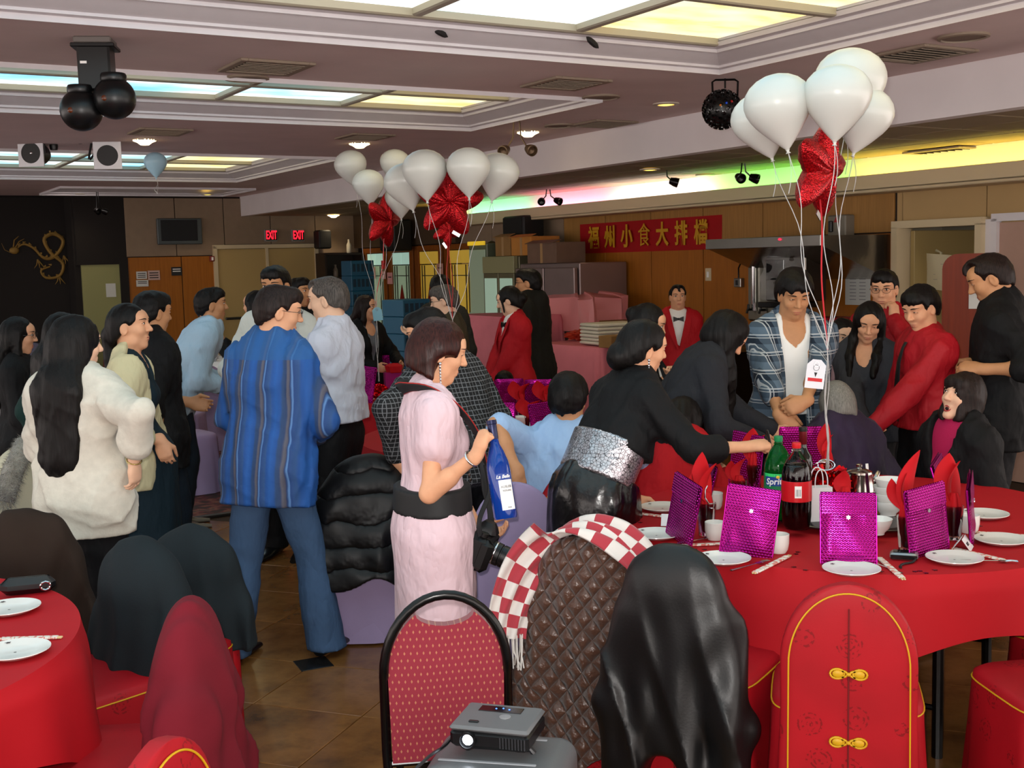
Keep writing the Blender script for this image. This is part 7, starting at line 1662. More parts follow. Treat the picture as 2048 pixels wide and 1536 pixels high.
t = thing('kitchen_bench', 'dark bench with small appliances beside the waiter', 'bench', RU(9.0, 7.6, 0), TH); obj('body', MB().box((0, 0, .45), (.6, 1.5, .9), bev=.01), BLACK_METAL, t); obj('shelf_top', MB().box((0, 0, .92), (.64, 1.56, .04), bev=.006), M('bench_wood', '#6a4a28', .5), t)
for k, (du, m, h, lb) in enumerate(((-.35, M('red_bowl', '#7a1a14', .3), .1, 'small dark red bowl on the dark bench'), (-.05, STN, .14, 'small steel pot on the dark bench'), (.3, M('white_towel', '#bcb4a4', .8), .12, 'bundle of white napkins on the dark bench'))):
    tag(obj('kitchen_pot', MB().lathe([(0, 0), (.08, 0), (.11, h*.6), (.10, h), (0, h*.9)], 18), m, None, RU(9.0+du, 7.5, .942)), lb, 'pot', 'small goods on the dark bench')
# cooker hood and water heater
u1, zt = PV(1413, 480, 7.15); u0 = PV(1640, 470, 7.15)[0]; hc_ = RU((u0+u1)/2, 7.56, 0); L = abs(u1-u0); zt = PV(1560, 474, 7.15)[1]; zb = zt-.08
t = thing('cooker_hood', 'stainless steel cooker hood with slanted ends on the wood wall', 'hood', hc_, TH-PI/2); HOOD = M('hood_steel', '#9a948c', .22, metal=.95, var=.1, vscale=5, bump=.15, bscale=6, bdist=.03)
b = MB(); pr = [(-.40, zt), (.42, zt), (.42, zb-.30), (-.40, zb)]
b.add([(-L/2, y, z) for y, z in pr]+[(L/2, y, z) for y, z in pr], [(0, 1, 2, 3), (7, 6, 5, 4), (0, 4, 5, 1), (1, 5, 6, 2), (2, 6, 7, 3), (3, 7, 4, 0)]); obj('canopy', b, HOOD, t)
obj('rim', MB().box((0, -.405, (zt+zb)/2), (L+.02, .02, zt-zb+.01), bev=.004), STN, t); obj('indicator', MB().ball((.25, -.42, zt-.02), (.02, .01, .01), 8, 6), M('red_light', '#ff3050', .3, emit='#ff2040', estr=2.), t)
u1 = PV(1499, 525, 7.7)[0]; u0 = PV(1556, 525, 7.7)[0]; zt = PV(1525, 527, 7.7)[1]; zb = PV(1525, 642, 7.7)[1]; w = abs(u1-u0); t = thing('water_boiler', 'stainless water boiler with a gauge tube and two taps on the wall', 'water heater', RU((u0+u1)/2, 7.82, zb), TH-PI/2); h = zt-zb
obj('tank', MB().box((0, 0, h/2), (w, .30, h), bev=.015), M('boiler_steel', '#8c887c', .3, metal=.9), t); obj('top_pipe', MB().tube([(-w*.45, -.05, h+.03), (w*.5, -.05, h+.03)], .02, 8), STN, t)
obj('gauge_tube', MB().tube([(-w*.2, -.17, h*.18), (-w*.2, -.17, h*.96)], .022, 10), CHROME, t); obj('edge_strip', MB().box((w/2+.005, -.14, h*.5), (.02, .02, h*1.02)), CHROME, t)
for x in (-w*.32, w*.12): obj('tap', MB().tube([(x, -.15, h*.2), (x, -.21, h*.2), (x, -.22, h*.14)], .012, 8).box((x, -.2, h*.25), (.02, .02, .05), bev=.004), BLK, t)
obj('feed_pipe', MB().tube([(-w*.5, -.02, h+.02), (-w*.72, -.02, h+.02), (-w*.74, -.02, h*.5)], .010, 6), BLACK_METAL, t)
t, w, h = wallthing('switch_box', 'small metal switch box on a conduit beside the water boiler', 'switch', 1476, 1490, 556, 574, .06, None); obj('case', MB().box((0, 0, 0), (min(w, .14), .06, h), bev=.006), STN, t); obj('conduit', MB().tube([(-.03, .02, h*.5), (-.03, .02, h*1.6), (.0, .02, h*2.1)], .009, 6), BLACK_METAL, t); obj('rocker', MB().box((0, -.033, 0), (.03, .008, .05), bev=.002), BLK, t)
t, w, h = wallthing('light_switch', 'white light switch plate on the wood wall above the waiter', 'switch', 1414, 1422, 540, 558, .015, None); obj('plate', MB().box((0, 0, 0), (.09, .012, .13), bev=.003), CREAM, t); obj('rocker', MB().box((0, -.008, 0), (.03, .008, .06), bev=.002), WHT, t)
# equipment behind the plaid shirt: steel box under clear film, grey electrical box
t, w, h = wallthing('steel_dispenser', 'stainless dispenser covered in clear film behind the plaid shirt man', 'dispenser', 1570, 1660, 500, 600, .28, None, 'v', 7.7); obj('body', MB().box((0, .0, 0), (w*.9, .26, h), bev=.01), M('dispenser_steel', '#5a544e', .28, metal=.9), t); obj('front_panel', MB().box((-w*.2, -.135, h*.12), (w*.4, .02, h*.4), bev=.004), M('dark_panel_gloss', '#1e1c1c', .15), t)
obj('film', MB().grid(lambda u, v: ((u-.5)*w*.95, -.16-.02*math.sin(9*u+6*v)-.015*math.sin(17*v-5*u), (v-.5)*h*.95), 22, 18), M('clear_film', '#ffffff', .1, spec=.8, alpha=.18), t, smooth=180); obj('drip_tray', MB().box((0, -.1, -h*.5-.03), (w*.8, .3, .05), bev=.006), BLK, t)
t, w, h = wallthing('electrical_box', 'grey electrical box with a lever near the black wall joint', 'electrical box', 1674, 1710, 430, 486, .12, None); w = min(w, .36); obj('case', MB().box((0, 0, 0), (w, .12, h), bev=.01), M('box_grey', '#7d7568', .5), t); obj('lever', MB().box((-w*.25, -.075, h*.1), (.04, .03, h*.4), bev=.006), BLK, t); obj('warning_label', MB().prism([(-.03, -.02), (.03, -.02), (0, .03)], -.001, .001, lambda x, y, z: (x, -.062+z, h*.32+y)), M('label_red', '#a01818', .5), t)
t = thing('red_crate', 'dark grey box with a red lid beside the plaid shirt man', 'box', ctr(1665, 640, 7.5, 0), TH); obj('body', MB().box((0, 0, .6), (.26, .26, 1.2), bev=.02), M('box_slate', '#3c3c44', .5), t); obj('lid', MB().box((0, 0, 1.23), (.30, .30, .06), bev=.015), M('lid_red', '#8a1420', .4), t)
# papers and the doorway things
def gridlines(t, w, h, n, cols, m):
    for c in range(cols):
        for k in range(n): obj('printed_line', MB().box((w*(-.38+.76*(c+.5)/cols), -.0046, h*(.42-.84*(k+.5)/n)), (w*.72/cols*.7, .0008, h*.012)), m, t)
t, w, h = wallthing('price_list', 'tall white price list with printed columns on the wood wall', 'notice', 1692, 1742, 513, 610, .01, None); obj('sheet', MB().box((0, 0, 0), (w, .008, h), bev=.001), PAPER, t); gridlines(t, w, h, 12, 2, M('ink_grey', '#6a6870', .7))
t = thing('notice', 'crinkled pale notice taped inside the doorway', 'notice', RU(6.55, DV+.20, 1.62), TH-PI/2); obj('sheet', MB().grid(lambda u, v: ((u-.5)*.36, .01*math.sin(8*u+3*v), (v-.5)*.30-.03*(u-.3)), 10, 8), M('paper_cream', '#cfc4a2', .7), t); gridlines(t, .36, .2, 4, 1, M('ink_grey'))
t = thing('wall_telephone', 'black wall phone box inside the doorway beside the arched screen', 'phone', RU(6.02, DV+.02-.06, 1.48), TH-PI/2); obj('case', MB().box((0, 0, 0), (.12, .09, .46), bev=.01), BLK, t); obj('handset', MB().box((0, -.055, .06), (.05, .04, .22), bev=.015), M('phone_tan', '#a8743c', .5), t)
pA = P(1940, 560, 7.7); t = thing('arched_screen', 'reddish brown screen panel with a rounded upper corner by the doorway', 'screen', (pA.x, pA.y, 0), rad(-24)); zt = P(1935, 507, 7.7).z; W = .34; r = .10
pts = [(-W/2, .02), (W/2, .02), (W/2, zt)]+[(-W/2+r-r*math.sin(a), zt-r+r*math.cos(a)) for a in np.linspace(0, PI/2, 9)]
obj('panel', MB().prism(pts, -.02, .02, lambda x, y, z: (x, z, y)), wood_mat('screen_wood', '#7a2c10'), t); obj('foot', MB().box((0, 0, .015), (W, .3, .03), bev=.006), SHW, t); obj('paper_note', MB().box((.06, -.024, zt-.26), (.13, .006, .20), bev=.001), PAPER, t)
# ---- lavender chairs, white tables and the dark stage further in
def far_chair(label, px, py, Y, f, group='lavender covered chairs far in the hall'): p = P(px, py, Y); return covered_chair(label, (p.x, p.y), f, LAV, gold=False, group=group)
for i, (px, Y, lb) in enumerate(((345, 10.8, 'lavender chair just behind the light blue shirt man'), (392, 11.6, 'lavender chair between the light blue shirt and the wall'), (302, 13.2, 'lavender chair near the notices'), (460, 12.6, 'lavender chair beside the cream double door'), (60, 9.6, 'first lavender chair of the row by the stage, outermost'), (112, 9.9, 'second lavender chair of the row by the stage'), (160, 9.4, 'third lavender chair of the row by the stage'), (700, 11.2, 'lavender chair beyond the far gift table'), (800, 10.6, 'lavender chair beside the blazer woman'), (352, 9.4, 'lavender chair half hidden by the black shirt man'))): far_chair(lb, px, 640, Y, .6*i)
def far_table(label, px, Y, cl): p = P(px, 640, Y); t = thing('round_table', label, 'table', (p.x, p.y, 0)); obj('top', MB().lathe([(0, .70), (.85, .70), (.86, .72), (.85, .738), (0, .738)], 40), M('plywood'), t); obj('pedestal', MB().lathe([(0, 0), (.3, 0), (.28, .03), (.05, .06), (.05, .7), (0, .7)], 20), BLACK_METAL, t); o = obj('tablecloth', MB().lathe([(.98, .28), (.90, .5), (.87, .72), (.85, .745), (0, .747)], 60, fn=lambda a, k: 1+.03*math.sin(13*a)*(1-min(1, k*2))), WHITEC, None, (p.x, p.y, 0), smooth=60); tag(o, cl, 'tablecloth'); return p
fp_ = far_table('round table far in the hall beside the dark stage', 90, 11.0, 'white cloth on the table beside the dark stage'); fq_ = far_table('round table in front of the cream double door', 420, 13.4, 'pale cloth on the table before the cream double door')
for k in range(6):
    a = k*1.05; tag(link('teacup', _cup, None, None, (fp_.x+.55*math.cos(a), fp_.y+.55*math.sin(a), .749)), 'white cup set on the far table beside the dark stage', 'cup', 'cups on the far white table')
tag(obj('white_foil_bow', MB().grid(lambda u, v: tuple(x*.8 for x in crump(u, v)), 32, 20, True), M('white_foil', '#c8c8cc', .3), None, (fq_.x, fq_.y, .747), smooth=25), 'crumpled white bundle on the table before the double door', 'bundle')
p = P(207, 640, 15.0); covered_chair('dark red chair before the green cream door', (p.x, p.y), 2.8, M('dark_red_cover', '#6a0f16', .7), gold=False)
for i, (px, Y, lb) in enumerate(((20, 15.9, 'shade tinted lavender chair stacked high on the dark stage'), (55, 15.6, 'shade tinted lavender chair on the dark stage, next in the row'), (108, 16.0, 'shade tinted lavender chair on the dark stage below the dragon'), (148, 15.7, 'shade tinted lavender chair on the dark stage nearest the green cream door'))):
    p = P(px, 600, Y); c_ = covered_chair(lb, (p.x, p.y), PI+.2, M('shaded_cover', '#5a566a', .8), gold=False, group='shade tinted chairs by the stage');  # dimness of the stage put into the lavender cover colour
# gold dragon relief in the stage recess
GOLDD = M('dragon_gold', '#80622a', .5, metal=.5); v0, z0 = PU(88, 512, L_BACK+.48); t = thing('dragon_relief', 'faint gold dragon relief coiling on the black stage wall', 'relief', RU(L_BACK+.475, v0, z0), TH)
cv = [(-.42, 0, .10), (-.30, 0, .18), (-.15, 0, .12), (-.02, 0, -.02), (.12, 0, -.03), (.26, 0, .10), (.30, 0, .24), (.16, 0, .33), (.02, 0, .25), (.10, 0, .05), (.28, 0, -.12), (.22, 0, -.30), (.02, 0, -.33), (-.06, 0, -.22), (.08, 0, -.16)]
t.scale = (.92, .5, .98); obj('body_coil', MB().tube(smooth_path(cv, 70), [.012+.018*math.sin(PI*i/69) for i in range(70)], 8), GOLDD, t)
for k, q in enumerate(smooth_path(cv, 26)): obj('scale_fin', MB().box(q+Vector((0, -.01, .03)), (.03, .012, .05), rot=(0, k*.7, 0), taper=.2), GOLDD, t)
obj('head', MB().ball((-.44, -.01, .09), (.075, .03, .055), 14, 8).tube([(-.42, 0, .13), (-.36, 0, .22), (-.28, 0, .26)], [.012, .01, .004], 6).tube([(-.45, 0, .13), (-.43, 0, .24), (-.36, 0, .30)], [.012, .01, .004], 6).tube([(-.5, 0, .06), (-.58, 0, .10), (-.62, 0, .2)], [.006, .005, .002], 5), GOLDD, t)
for x, z in ((-.1, -.05), (.3, .0), (.2, -.3)):
    for k in range(3): obj('claw', MB().tube([(x, 0, z), (x+.06-.04*k, -.01, z-.08), (x+.1-.08*k, -.01, z-.13)], [.012, .009, .003], 6), GOLDD, t)
# ------------------------------------------------------------------ the guests and waiters
def stripe_shirt(t):
    v = t.coord('Object'); x, y, z = t.xyz(v); n = t.noise(v, 9, 2); xx = t.math('ADD', x, t.math('MULTIPLY', n, .012)); u = t.math('FRACT', t.math('MULTIPLY', xx, 8.6))
    c = t.ramp(u, [(.0, lin('#1d559e')), (.16, lin('#1b4c90')), (.22, lin('#28446c')), (.34, lin('#2a3f66')), (.40, lin('#5b5a66')), (.47, lin('#4d4d5c')), (.50, lin('#1a3566')), (.56, lin('#5c86bc')), (.60, lin('#20427a')), (.78, lin('#2c4f82')), (.86, lin('#1c4c90')), (1., lin('#1d559e'))])
    top = t.math('GREATER_THAN', z, 1.39); t.l(t.mix(t.math('MULTIPLY', top, .75), c, lin('#22568f')), t.b.inputs['Base Color']); t.bump(t.noise(v, 14, 3), .35, .02)
def check_shirt(t):
    v = t.coord('Object'); x, y, z = t.xyz(v); s = .021; N_ = t.xyz(t.n('ShaderNodeTexCoord').outputs['Normal']); k = t.math('GREATER_THAN', t.math('ABSOLUTE', N_[0]), t.math('ABSOLUTE', N_[1])); q = t.math('ADD', t.math('MULTIPLY', k, y), t.math('MULTIPLY', t.math('SUBTRACT', 1., k), x))
    a = t.math('GREATER_THAN', t.math('FRACT', t.math('MULTIPLY', q, 1/s)), .84); b = t.math('GREATER_THAN', t.math('FRACT', t.math('MULTIPLY', z, 1/s)), .84)
    t.l(t.mix(t.math('MULTIPLY', t.math('MAXIMUM', a, b), .55), lin('#0b0c0f'), lin('#8a8c90')), t.b.inputs['Base Color']); t.bump(t.noise(v, 12, 3), .3, .02)
def plaid_shirt(t):
    v = t.coord('Object'); x, y, z = t.xyz(v); s = .085
    def band(c, o, w): f = t.math('FRACT', t.math('ADD', t.math('MULTIPLY', c, 1/s), o)); return t.math('LESS_THAN', f, w)
    q = t.math('ADD', x, t.math('MULTIPLY', y, .6)); base = t.mix(t.math('MULTIPLY', t.math('ADD', band(q, .1, .45), band(z, .2, .45)), .5), lin('#55697c'), lin('#0e2032'))
    w = t.math('MAXIMUM', t.math('MAXIMUM', band(q, .72, .07), band(q, .88, .05)), t.math('MAXIMUM', band(z, .7, .07), band(z, .86, .05))); t.l(t.mix(t.math('MULTIPLY', w, .75), base, lin('#c2c8cc')), t.b.inputs['Base Color']); t.bump(t.noise(v, 12, 3), .3, .02)
def cloth(name, col, rough=.8, b=.3):
    def fn(t):
        v = t.coord('Object', (1, 1, .55)); n = t.noise(v, 9, 3, .55); r = t.math('ABSOLUTE', t.math('SUBTRACT', n, .5)); n2 = t.noise(v, 30, 2); t.bump(t.math('ADD', t.math('MULTIPLY', r, 1.6), t.math('MULTIPLY', n2, .25)), b*1.5, .03)
    return M(name, col, rough, spec=.3, var=0, fn=fn)
STRIPE = M('striped_shirt', '#2a4f88', .75, fn=stripe_shirt); CHECK = M('checked_shirt', '#0e0f12', .8, fn=check_shirt); PLAID = M('plaid_shirt', '#2a3f50', .8, fn=plaid_shirt)
WSH = cloth('white_shirt', '#c9ccda'); WSH2 = cloth('white_shirt_plain', '#d2d4cc'); LBS = cloth('pale_blue_shirt', '#a6bfd2'); LBS2 = cloth('sky_blue_shirt', '#9dbbe0'); JEAN = cloth('jeans', '#40597a', .85); DJEAN = cloth('dark_jeans', '#16212c', .85)
BLKC = cloth('black_cloth', '#0b0b0d', .75); BLKT = cloth('black_trousers', '#0d0d10', .75); SWT = M('white_sweater', '#cfc9bb', .9, var=.06, vscale=30, bump=.35, bscale=70, bdist=.006); CRMJ = cloth('cream_jacket', '#cdc39c'); TEALD = cloth('teal_dress', '#12252f'); TEALT = cloth('teal_top', '#12302c')
REDJ = cloth('red_jacket', '#b0101c', .7); REDS = cloth('red_shirt', '#a3121f', .6); REDT = cloth('red_top', '#a80d16', .8); BRWN = cloth('brown_suit', '#423a2a', .85); HOOD_M = cloth('dark_hoodie', '#1a1914', .9); KHA = cloth('khaki', '#9a8462', .85); GREYJ = cloth('grey_jacket', '#2e2d28', .85)
BLUSH = cloth('blush_dress', '#d8bcc4', .6, .4); CHAR = cloth('charcoal_top', '#24252a', .85); GREYT = cloth('grey_top', '#34363c', .85); GREYU = cloth('grey_scarf', '#6a6e78', .85); PURP = M('purple_velvet', '#221030', .7, var=.4, vscale=6, sheen=.05, bump=.3, bscale=12, bdist=.02); PINKT = cloth('pink_print_top', '#b8949a'); MAGT = M('magenta_turtleneck', '#b00f4c', .8, var=.05, bump=.3, bscale=120)
SATIN = M('black_satin', '#08080a', .24, spec=.7, bump=.25, bscale=8, bdist=.03)
def silverband(t):
    v = t.coord('Object'); x = t.n('ShaderNodeTexVoronoi', feature='DISTANCE_TO_EDGE'); x.inputs['Scale'].default_value = 75; t.l(v, x.inputs['Vector']); k = t.math('LESS_THAN', x.outputs['Distance'], .06)
    t.l(t.mix(k, lin('#c9c6cc'), lin('#5a585c')), t.b.inputs['Base Color']); t.bump(t.noise(v, 30, 3), .5, .01)
SILB = M('silver_band', '#c9c6cc', .28, metal=.8, fn=silverband)
P_ = person
hs = lambda m=HAIR, **k: ('short', m, k)
fwd = lambda x=.16, y=.30, z=1.08, **k: dict(to=(x, y, z), pole=(.9, -.6, -.5), **k)
# --- the striped shirt group
p1 = P_('man in a blue striped shirt and jeans, back turned, glancing aside', 562, 583, 5.35, -24, sex='M', lean=7, H=1.70, head=(-48, 12, 0), hair=hs(HAIR_DB), top=dict(mat=STRIPE, hem=-.195, g=.026, wide=1.06, flare=1.05, fold=.009, seed=3, sleeve='long'), legs=dict(mat=JEAN, g=.014, cuff=.078, R=(.06, .16), L=(-.05, -.10)), near=True, glasses='#2a2c30', arms={'R': fwd(.10, .24, 1.03), 'L': fwd(.10, .24, 1.03)}, legspread=1.25)
P_('man in a white dress shirt and black trousers facing the striped shirt man', 652, 557, 6.25, 72, head=(8, 8, 0), skin=SKIN_P, hair=hs(HAIR_SALT, recede=1, line=.066), top=dict(mat=WSH, hem=.05, g=.026, seed=5, fold=.008), legs=dict(mat=BLKT), near=True, arms={'L': fwd(.05, .30, 1.02), 'R': fwd(.05, .3, 1.02)})
P_('man in a plain white shirt whose eyes show over the striped shirt man', 549, 534, 7.2, 168, head=(0, 6, 0), skin=SKIN_T, hair=hs(), top=dict(mat=WSH2, hem=-.1, g=.026), legs=dict(mat=BLKT), arms={'R': fwd(), 'L': fwd()})
P_('man whose dark hair and brow show between two white shirts', 596, 557, 9.6, -120, hair=hs(), skin=SKIN_T, top=dict(mat=BLKC), legs=dict(mat=BLKT))
P_('man in a pale blue shirt leaning over, spiky hair, jeans', 418, 578, 8.2, -72, H=1.71, lean='fit', hair=('spiky', HAIR, {'line': .058}), skin=SKIN_T, top=dict(mat=LBS, g=.03, hem=-.14, wide=1.08, fold=.009), legs=dict(mat=DJEAN, g=.022), shoes='#6d6a60', arms={'R': dict(to=(.12, .38, .98), pole=(.4, -.6, -.6)), 'L': dict(to=(.1, .42, 1.0), pole=(.4, -.6, -.6))})
P_('person in black reaching an arm behind the man in plain white', 512, 583, 8.9, 70, sex='F', hair=('long', HAIR, {'L': .25}), top=dict(mat=BLKC), legs=dict(mat=BLKT), arms={'L': dict(px=(440, 690, 8.7), pole=(.2, -.4, -1)), 'R': dict(px=(448, 684, 9.0), pole=(.2, -.4, -1))})
# --- the group by the corner table
p7 = P_('woman in a loose white sweater with long black hair, back turned', 150, 638, 4.85, -14, sex='F', head=(-38, 4, 0), hair=('long', HAIR, {'L': .46, 'w': .105, 'front': 0, 'spread': 1.15, 'back': -.075, 'vol': .008}), top=dict(mat=SWT, g=.036, wide=.98, hem=-.155, fold=.012, ff=(16, 16, 12), seed=12, sleeve='78', collar=0, waistk=1.12), legs=dict(mat=BLKT, g=.035), near=True, arms={'R': dict(px=(268, 925, 4.72), pole=(1, -.5, -.2), f=(-.05, .1, -1), curl=.3), 'L': dict(to=(.14, .28, 1.02), pole=(1, -.6, -.4))}, skin=SKIN_P)
P_('woman in a cream jacket over a dark teal dress, hair tied back', 250, 610, 5.65, -80, sex='F', head=(-12, -4, 0), hair=('pony', HAIR, {'L': .1, 'line': .066}), top=dict(mat=CRMJ, g=.034, hem=-.12, vneck=.62, vw=.15, open=.75, under=TEALD, ucollar=1, uv=.16, sleeve='78', name='jacket', uname='dress_front'), legs=dict(mat=TEALD, kind='skirt', hem=.50, flare=1.05, g=.03, top=.2), near=True, skin=SKIN, arms={'R': dict(px=(322, 882, 5.5), pole=(.6, -1, -.2), f=(.1, .25, -1)), 'L': dict(to=(.26, .1, .84), pole=(1, -.6, 0))}, eyes=.8)
p9 = P_('man in a black shirt with rolled sleeves and black sneakers, beyond the cream jacket', 304, 586, 6.4, -48, head=(4, 6, 0), hair=hs(vol=.004), skin=SKIN_T, top=dict(mat=BLKC, g=.03, hem=-.17, wide=1.08, sleeve='34'), legs=dict(mat=DJEAN, g=.026, cuff=.07), near=True, arms={'R': dict(px=(330, 872, 6.25), pole=(.7, -1, -.1)), 'L': fwd()}, shoes='#0a0a0b')
P_('woman in black with long hair in profile at the picture edge', 36, 636, 6.75, -78, sex='F', head=(0, 6, 0), hair=('long', HAIR, {'L': .36}), top=dict(mat=BLKC), legs=dict(mat=BLKT), arms={'R': dict(to=(.24, .18, .9))}, glasses='#2a2c30')
P_('woman in a dark green top, her long hair half hidden behind the white sweater', 128, 628, 6.2, -40, sex='F', head=(-10, 8, 0), hair=('long', HAIR, {'L': .40, 'w': .095}), top=dict(mat=TEALT, g=.03, hem=-.1), legs=dict(mat=DJEAN), arms={'L': dict(to=(.27, .02, .92), pole=(1, -.7, 0)), 'R': fwd()})
# --- middle
P_('woman in a black blazer with a grey draped top beside the pale blue tag', 731, 592, 10.0, -132, sex='F', head=(20, 2, 0), hair=('long', HAIR_DB, {'L': .30, 'front': 1}), top=dict(mat=BLKC, vneck=.36, vw=.08, under=GREYU, ucollar=0, g=.022, name='blazer'), legs=dict(mat=BLKT), arms={'R': fwd(), 'L': fwd()})
P_('man in a brown suit and glasses, grey cropped hair, in profile', 884, 572, 8.45, 78, head=(6, 12, 0), skin=SKIN_P, hair=hs(HAIR_SALT), glasses='#3a3a3c', top=dict(mat=BRWN, g=.03, hem=-.14, vneck=.3, under=WSH2, name='jacket'), legs=dict(mat=BRWN), arms={'L': dict(px=(835, 668, 8.5), pole=(.5, -.6, -1), f=(-.1, 1, .1), n=(0, 0, 1)), 'R': fwd()})
P_('person in a dark grey jacket just behind the man in the brown suit', 880, 552, 9.7, 15, hair=hs(HAIR, vol=.006), top=dict(mat=GREYJ, g=.03, hem=-.14), legs=dict(mat=BLKT))
P_('man in a black checked shirt stooping behind the woman in pale pink', 840, 621, 5.65, 42, H=1.62, lean='fit', head=(44, 22, 0), hair=hs(HAIR, line=.068), top=dict(mat=CHECK, g=.026, wide=1.0, hem=-.16, fold=.008), legs=dict(mat=BLKT, g=.026), near=True, arms={'L': dict(px=(792, 912, 5.4), pole=(1.2, -.3, -.2)), 'R': dict(px=(930, 870, 5.5), pole=(1., -.2, -.4))})
P_('waitress in a red jacket and bow tie, hair in a bun, hands folded', 1012, 575, 9.2, 112, sex='F', head=(-30, 16, 0), skin=SKIN_P, hair=('bun', HAIR, {'bangs': 1, 'at': (0, -.115, -.005), 'r': (.052, .045, .05)}), top=dict(mat=REDJ, vneck=.30, vw=.06, under=WHT, bow=1, lapel=REDJ, g=.026, hem=-.10, name='jacket'), legs=dict(mat=BLKT), arms={'L': dict(to=(.03, .26, .90), pole=(.8, -.8, -.2)), 'R': dict(to=(.03, .28, .88), pole=(.8, -.8, -.2))}, eyes=.5)
P_('man in a dark hooded sweatshirt and khaki trousers with glasses', 1056, 539, 9.85, 66, head=(16, 4, 0), skin=SKIN_T, hair=hs(HAIR), glasses='#1c1c1e', top=dict(mat=HOOD_M, g=.045, wide=1.12, hem=-.12, hood=1, sleeve='34', fold=.008), legs=dict(mat=KHA, g=.03), arms={'L': dict(to=(.22, .12, .82), pole=(.5, -1, 0)), 'R': fwd()})
p18 = P_('woman in a pale pink belted dress with a brown bob, holding a bottle and camera', 888, 645, 4.15, -74, sex='F', head=(-4, 16, 0), skin=SKIN, hair=('bob', HAIR_BR, {'vol': .006, 'reveal': 1}), top=dict(mat=BLUSH, sleeve='cap', hem=-.42, collar=0, vneck=.26, vw=.085, g=.018, flare=1.0, sash=M('black_belt', '#0e0f11', .6), sashg=.042, fold=.0045, ff=(24, 24, 4), waistk=1.05, name='dress'), legs={}, near=True, earring=7, eyes=.25, arms={'R': dict(px=(955, 908, 3.90), pole=(.15, -.15, -1), f=(.0, .38, 1.0), n=(-.2, 1, -.4), curl=1.05, thumb=.85), 'L': dict(px=(962, 1072, 4.28), pole=(.6, -.7, -.6), f=(-.1, 1, -.25), n=(-.3, 0, 1), curl=.45, thumb=.4)})
P_('seated man in a sky blue shirt with black hair, one arm over the chair', 1138, 752, 5.42, -12, H=1.66, seated=True, lean=8, head=(-8, 10, 0), skin=SKIN_T, hair=hs(HAIR, vol=.012), top=dict(mat=LBS2, g=.03, hem=-.1, sleeve='half', wide=1.05), legs=dict(mat=BLKT), near=True, arms={'L': dict(px=(1036, 948, 5.12), pole=(.6, -.4, .8), f=(.1, .0, -1), n=(.3, .8, 0), curl=.4), 'R': dict(to=(.25, .4, .95))})
p20 = P_('woman in a black bolero and satin skirt with a silver waist, bending to write', 1292, 646, 4.78, -58, H=1.575, lean='fit', sex='F', head=(-14, 10, 6), hair=('bun', HAIR, {'at': (0, -.112, -.045), 'r': (.062, .05, .062), 'vol': .006}), top=dict(mat=BLKC, g=.024, hem=.215, sleeve='roll', name='bolero', sash=SILB, sashname='waistband', sashw=.085, sashg=.034), legs=dict(mat=SATIN, kind='skirt', hem=.12, flare=1.35, g=.02, fold=.012, top=-.02), near=True, earring=6, eyes=.5, arms={'R': dict(px=(1500, 893, 4.62), pole=(.6, -.3, -1), f=(.35, 1, .08), n=(-.3, .2, -1), curl=.95, thumb=.8), 'L': dict(to=(.10, .30, .86), pole=(.6, -.8, -.4))})
P_('person in a black suit with white cuffs, a hand with bracelets at the chin', 1306, 611, 6.35, -112, sex='F', head=(10, 20, 0), hair=('bun', HAIR, {'at': (0, -.1, .03), 'r': (.05, .05, .05)}), top=dict(mat=BLKC, g=.03, hem=-.14, vneck=.3, under=WHT, cuffs=1), legs=dict(mat=BLKT), arms={'L': dict(px=(1352, 760, 6.1), pole=(.6, -.1, -1), f=(-.5, .0, 1), n=(-1, -.4, 0), curl=.8), 'R': fwd()})
P_('waiter in a red jacket and bow tie standing by the wood wall', 1355, 571, 10.3, 176, head=(4, 0, 0), hair=hs(HAIR, recede=1), top=dict(mat=REDJ, vneck=.34, under=WHT, bow=1, lapel=REDJ, g=.03, hem=-.14, name='jacket'), legs=dict(mat=BLKT))
P_('woman in charcoal bending low with long hair over her face', 1478, 638, 5.80, -78, H=1.60, lean='fit', sex='F', head=(-10, 42, 0), hair=('long', HAIR, {'L': .44, 'w': .115, 'vol': .012, 'back': -.02, 'dir': (-.12, .1, -1)}), top=dict(mat=CHAR, g=.03, wide=1.1), legs=dict(mat=BLKT), near=True, arms={'R': dict(px=(1520, 885, 5.6), pole=(.5, -.5, -.6)), 'L': dict(px=(1545, 860, 5.75), pole=(.5, -.5, -.6))})
P_('person in a red top hunched forward behind the woman bending to write', 1378, 800, 5.55, -45, H=1.60, seated=True, lean=26, sex='F', head=(0, 30, 0), hair=('long', HAIR, {'L': .22}), top=dict(mat=REDT, g=.05, wide=1.25, hem=-.12), legs=dict(mat=BLKT), arms={'R': dict(to=(.15, .45, .8)), 'L': dict(to=(.15, .45, .8))})
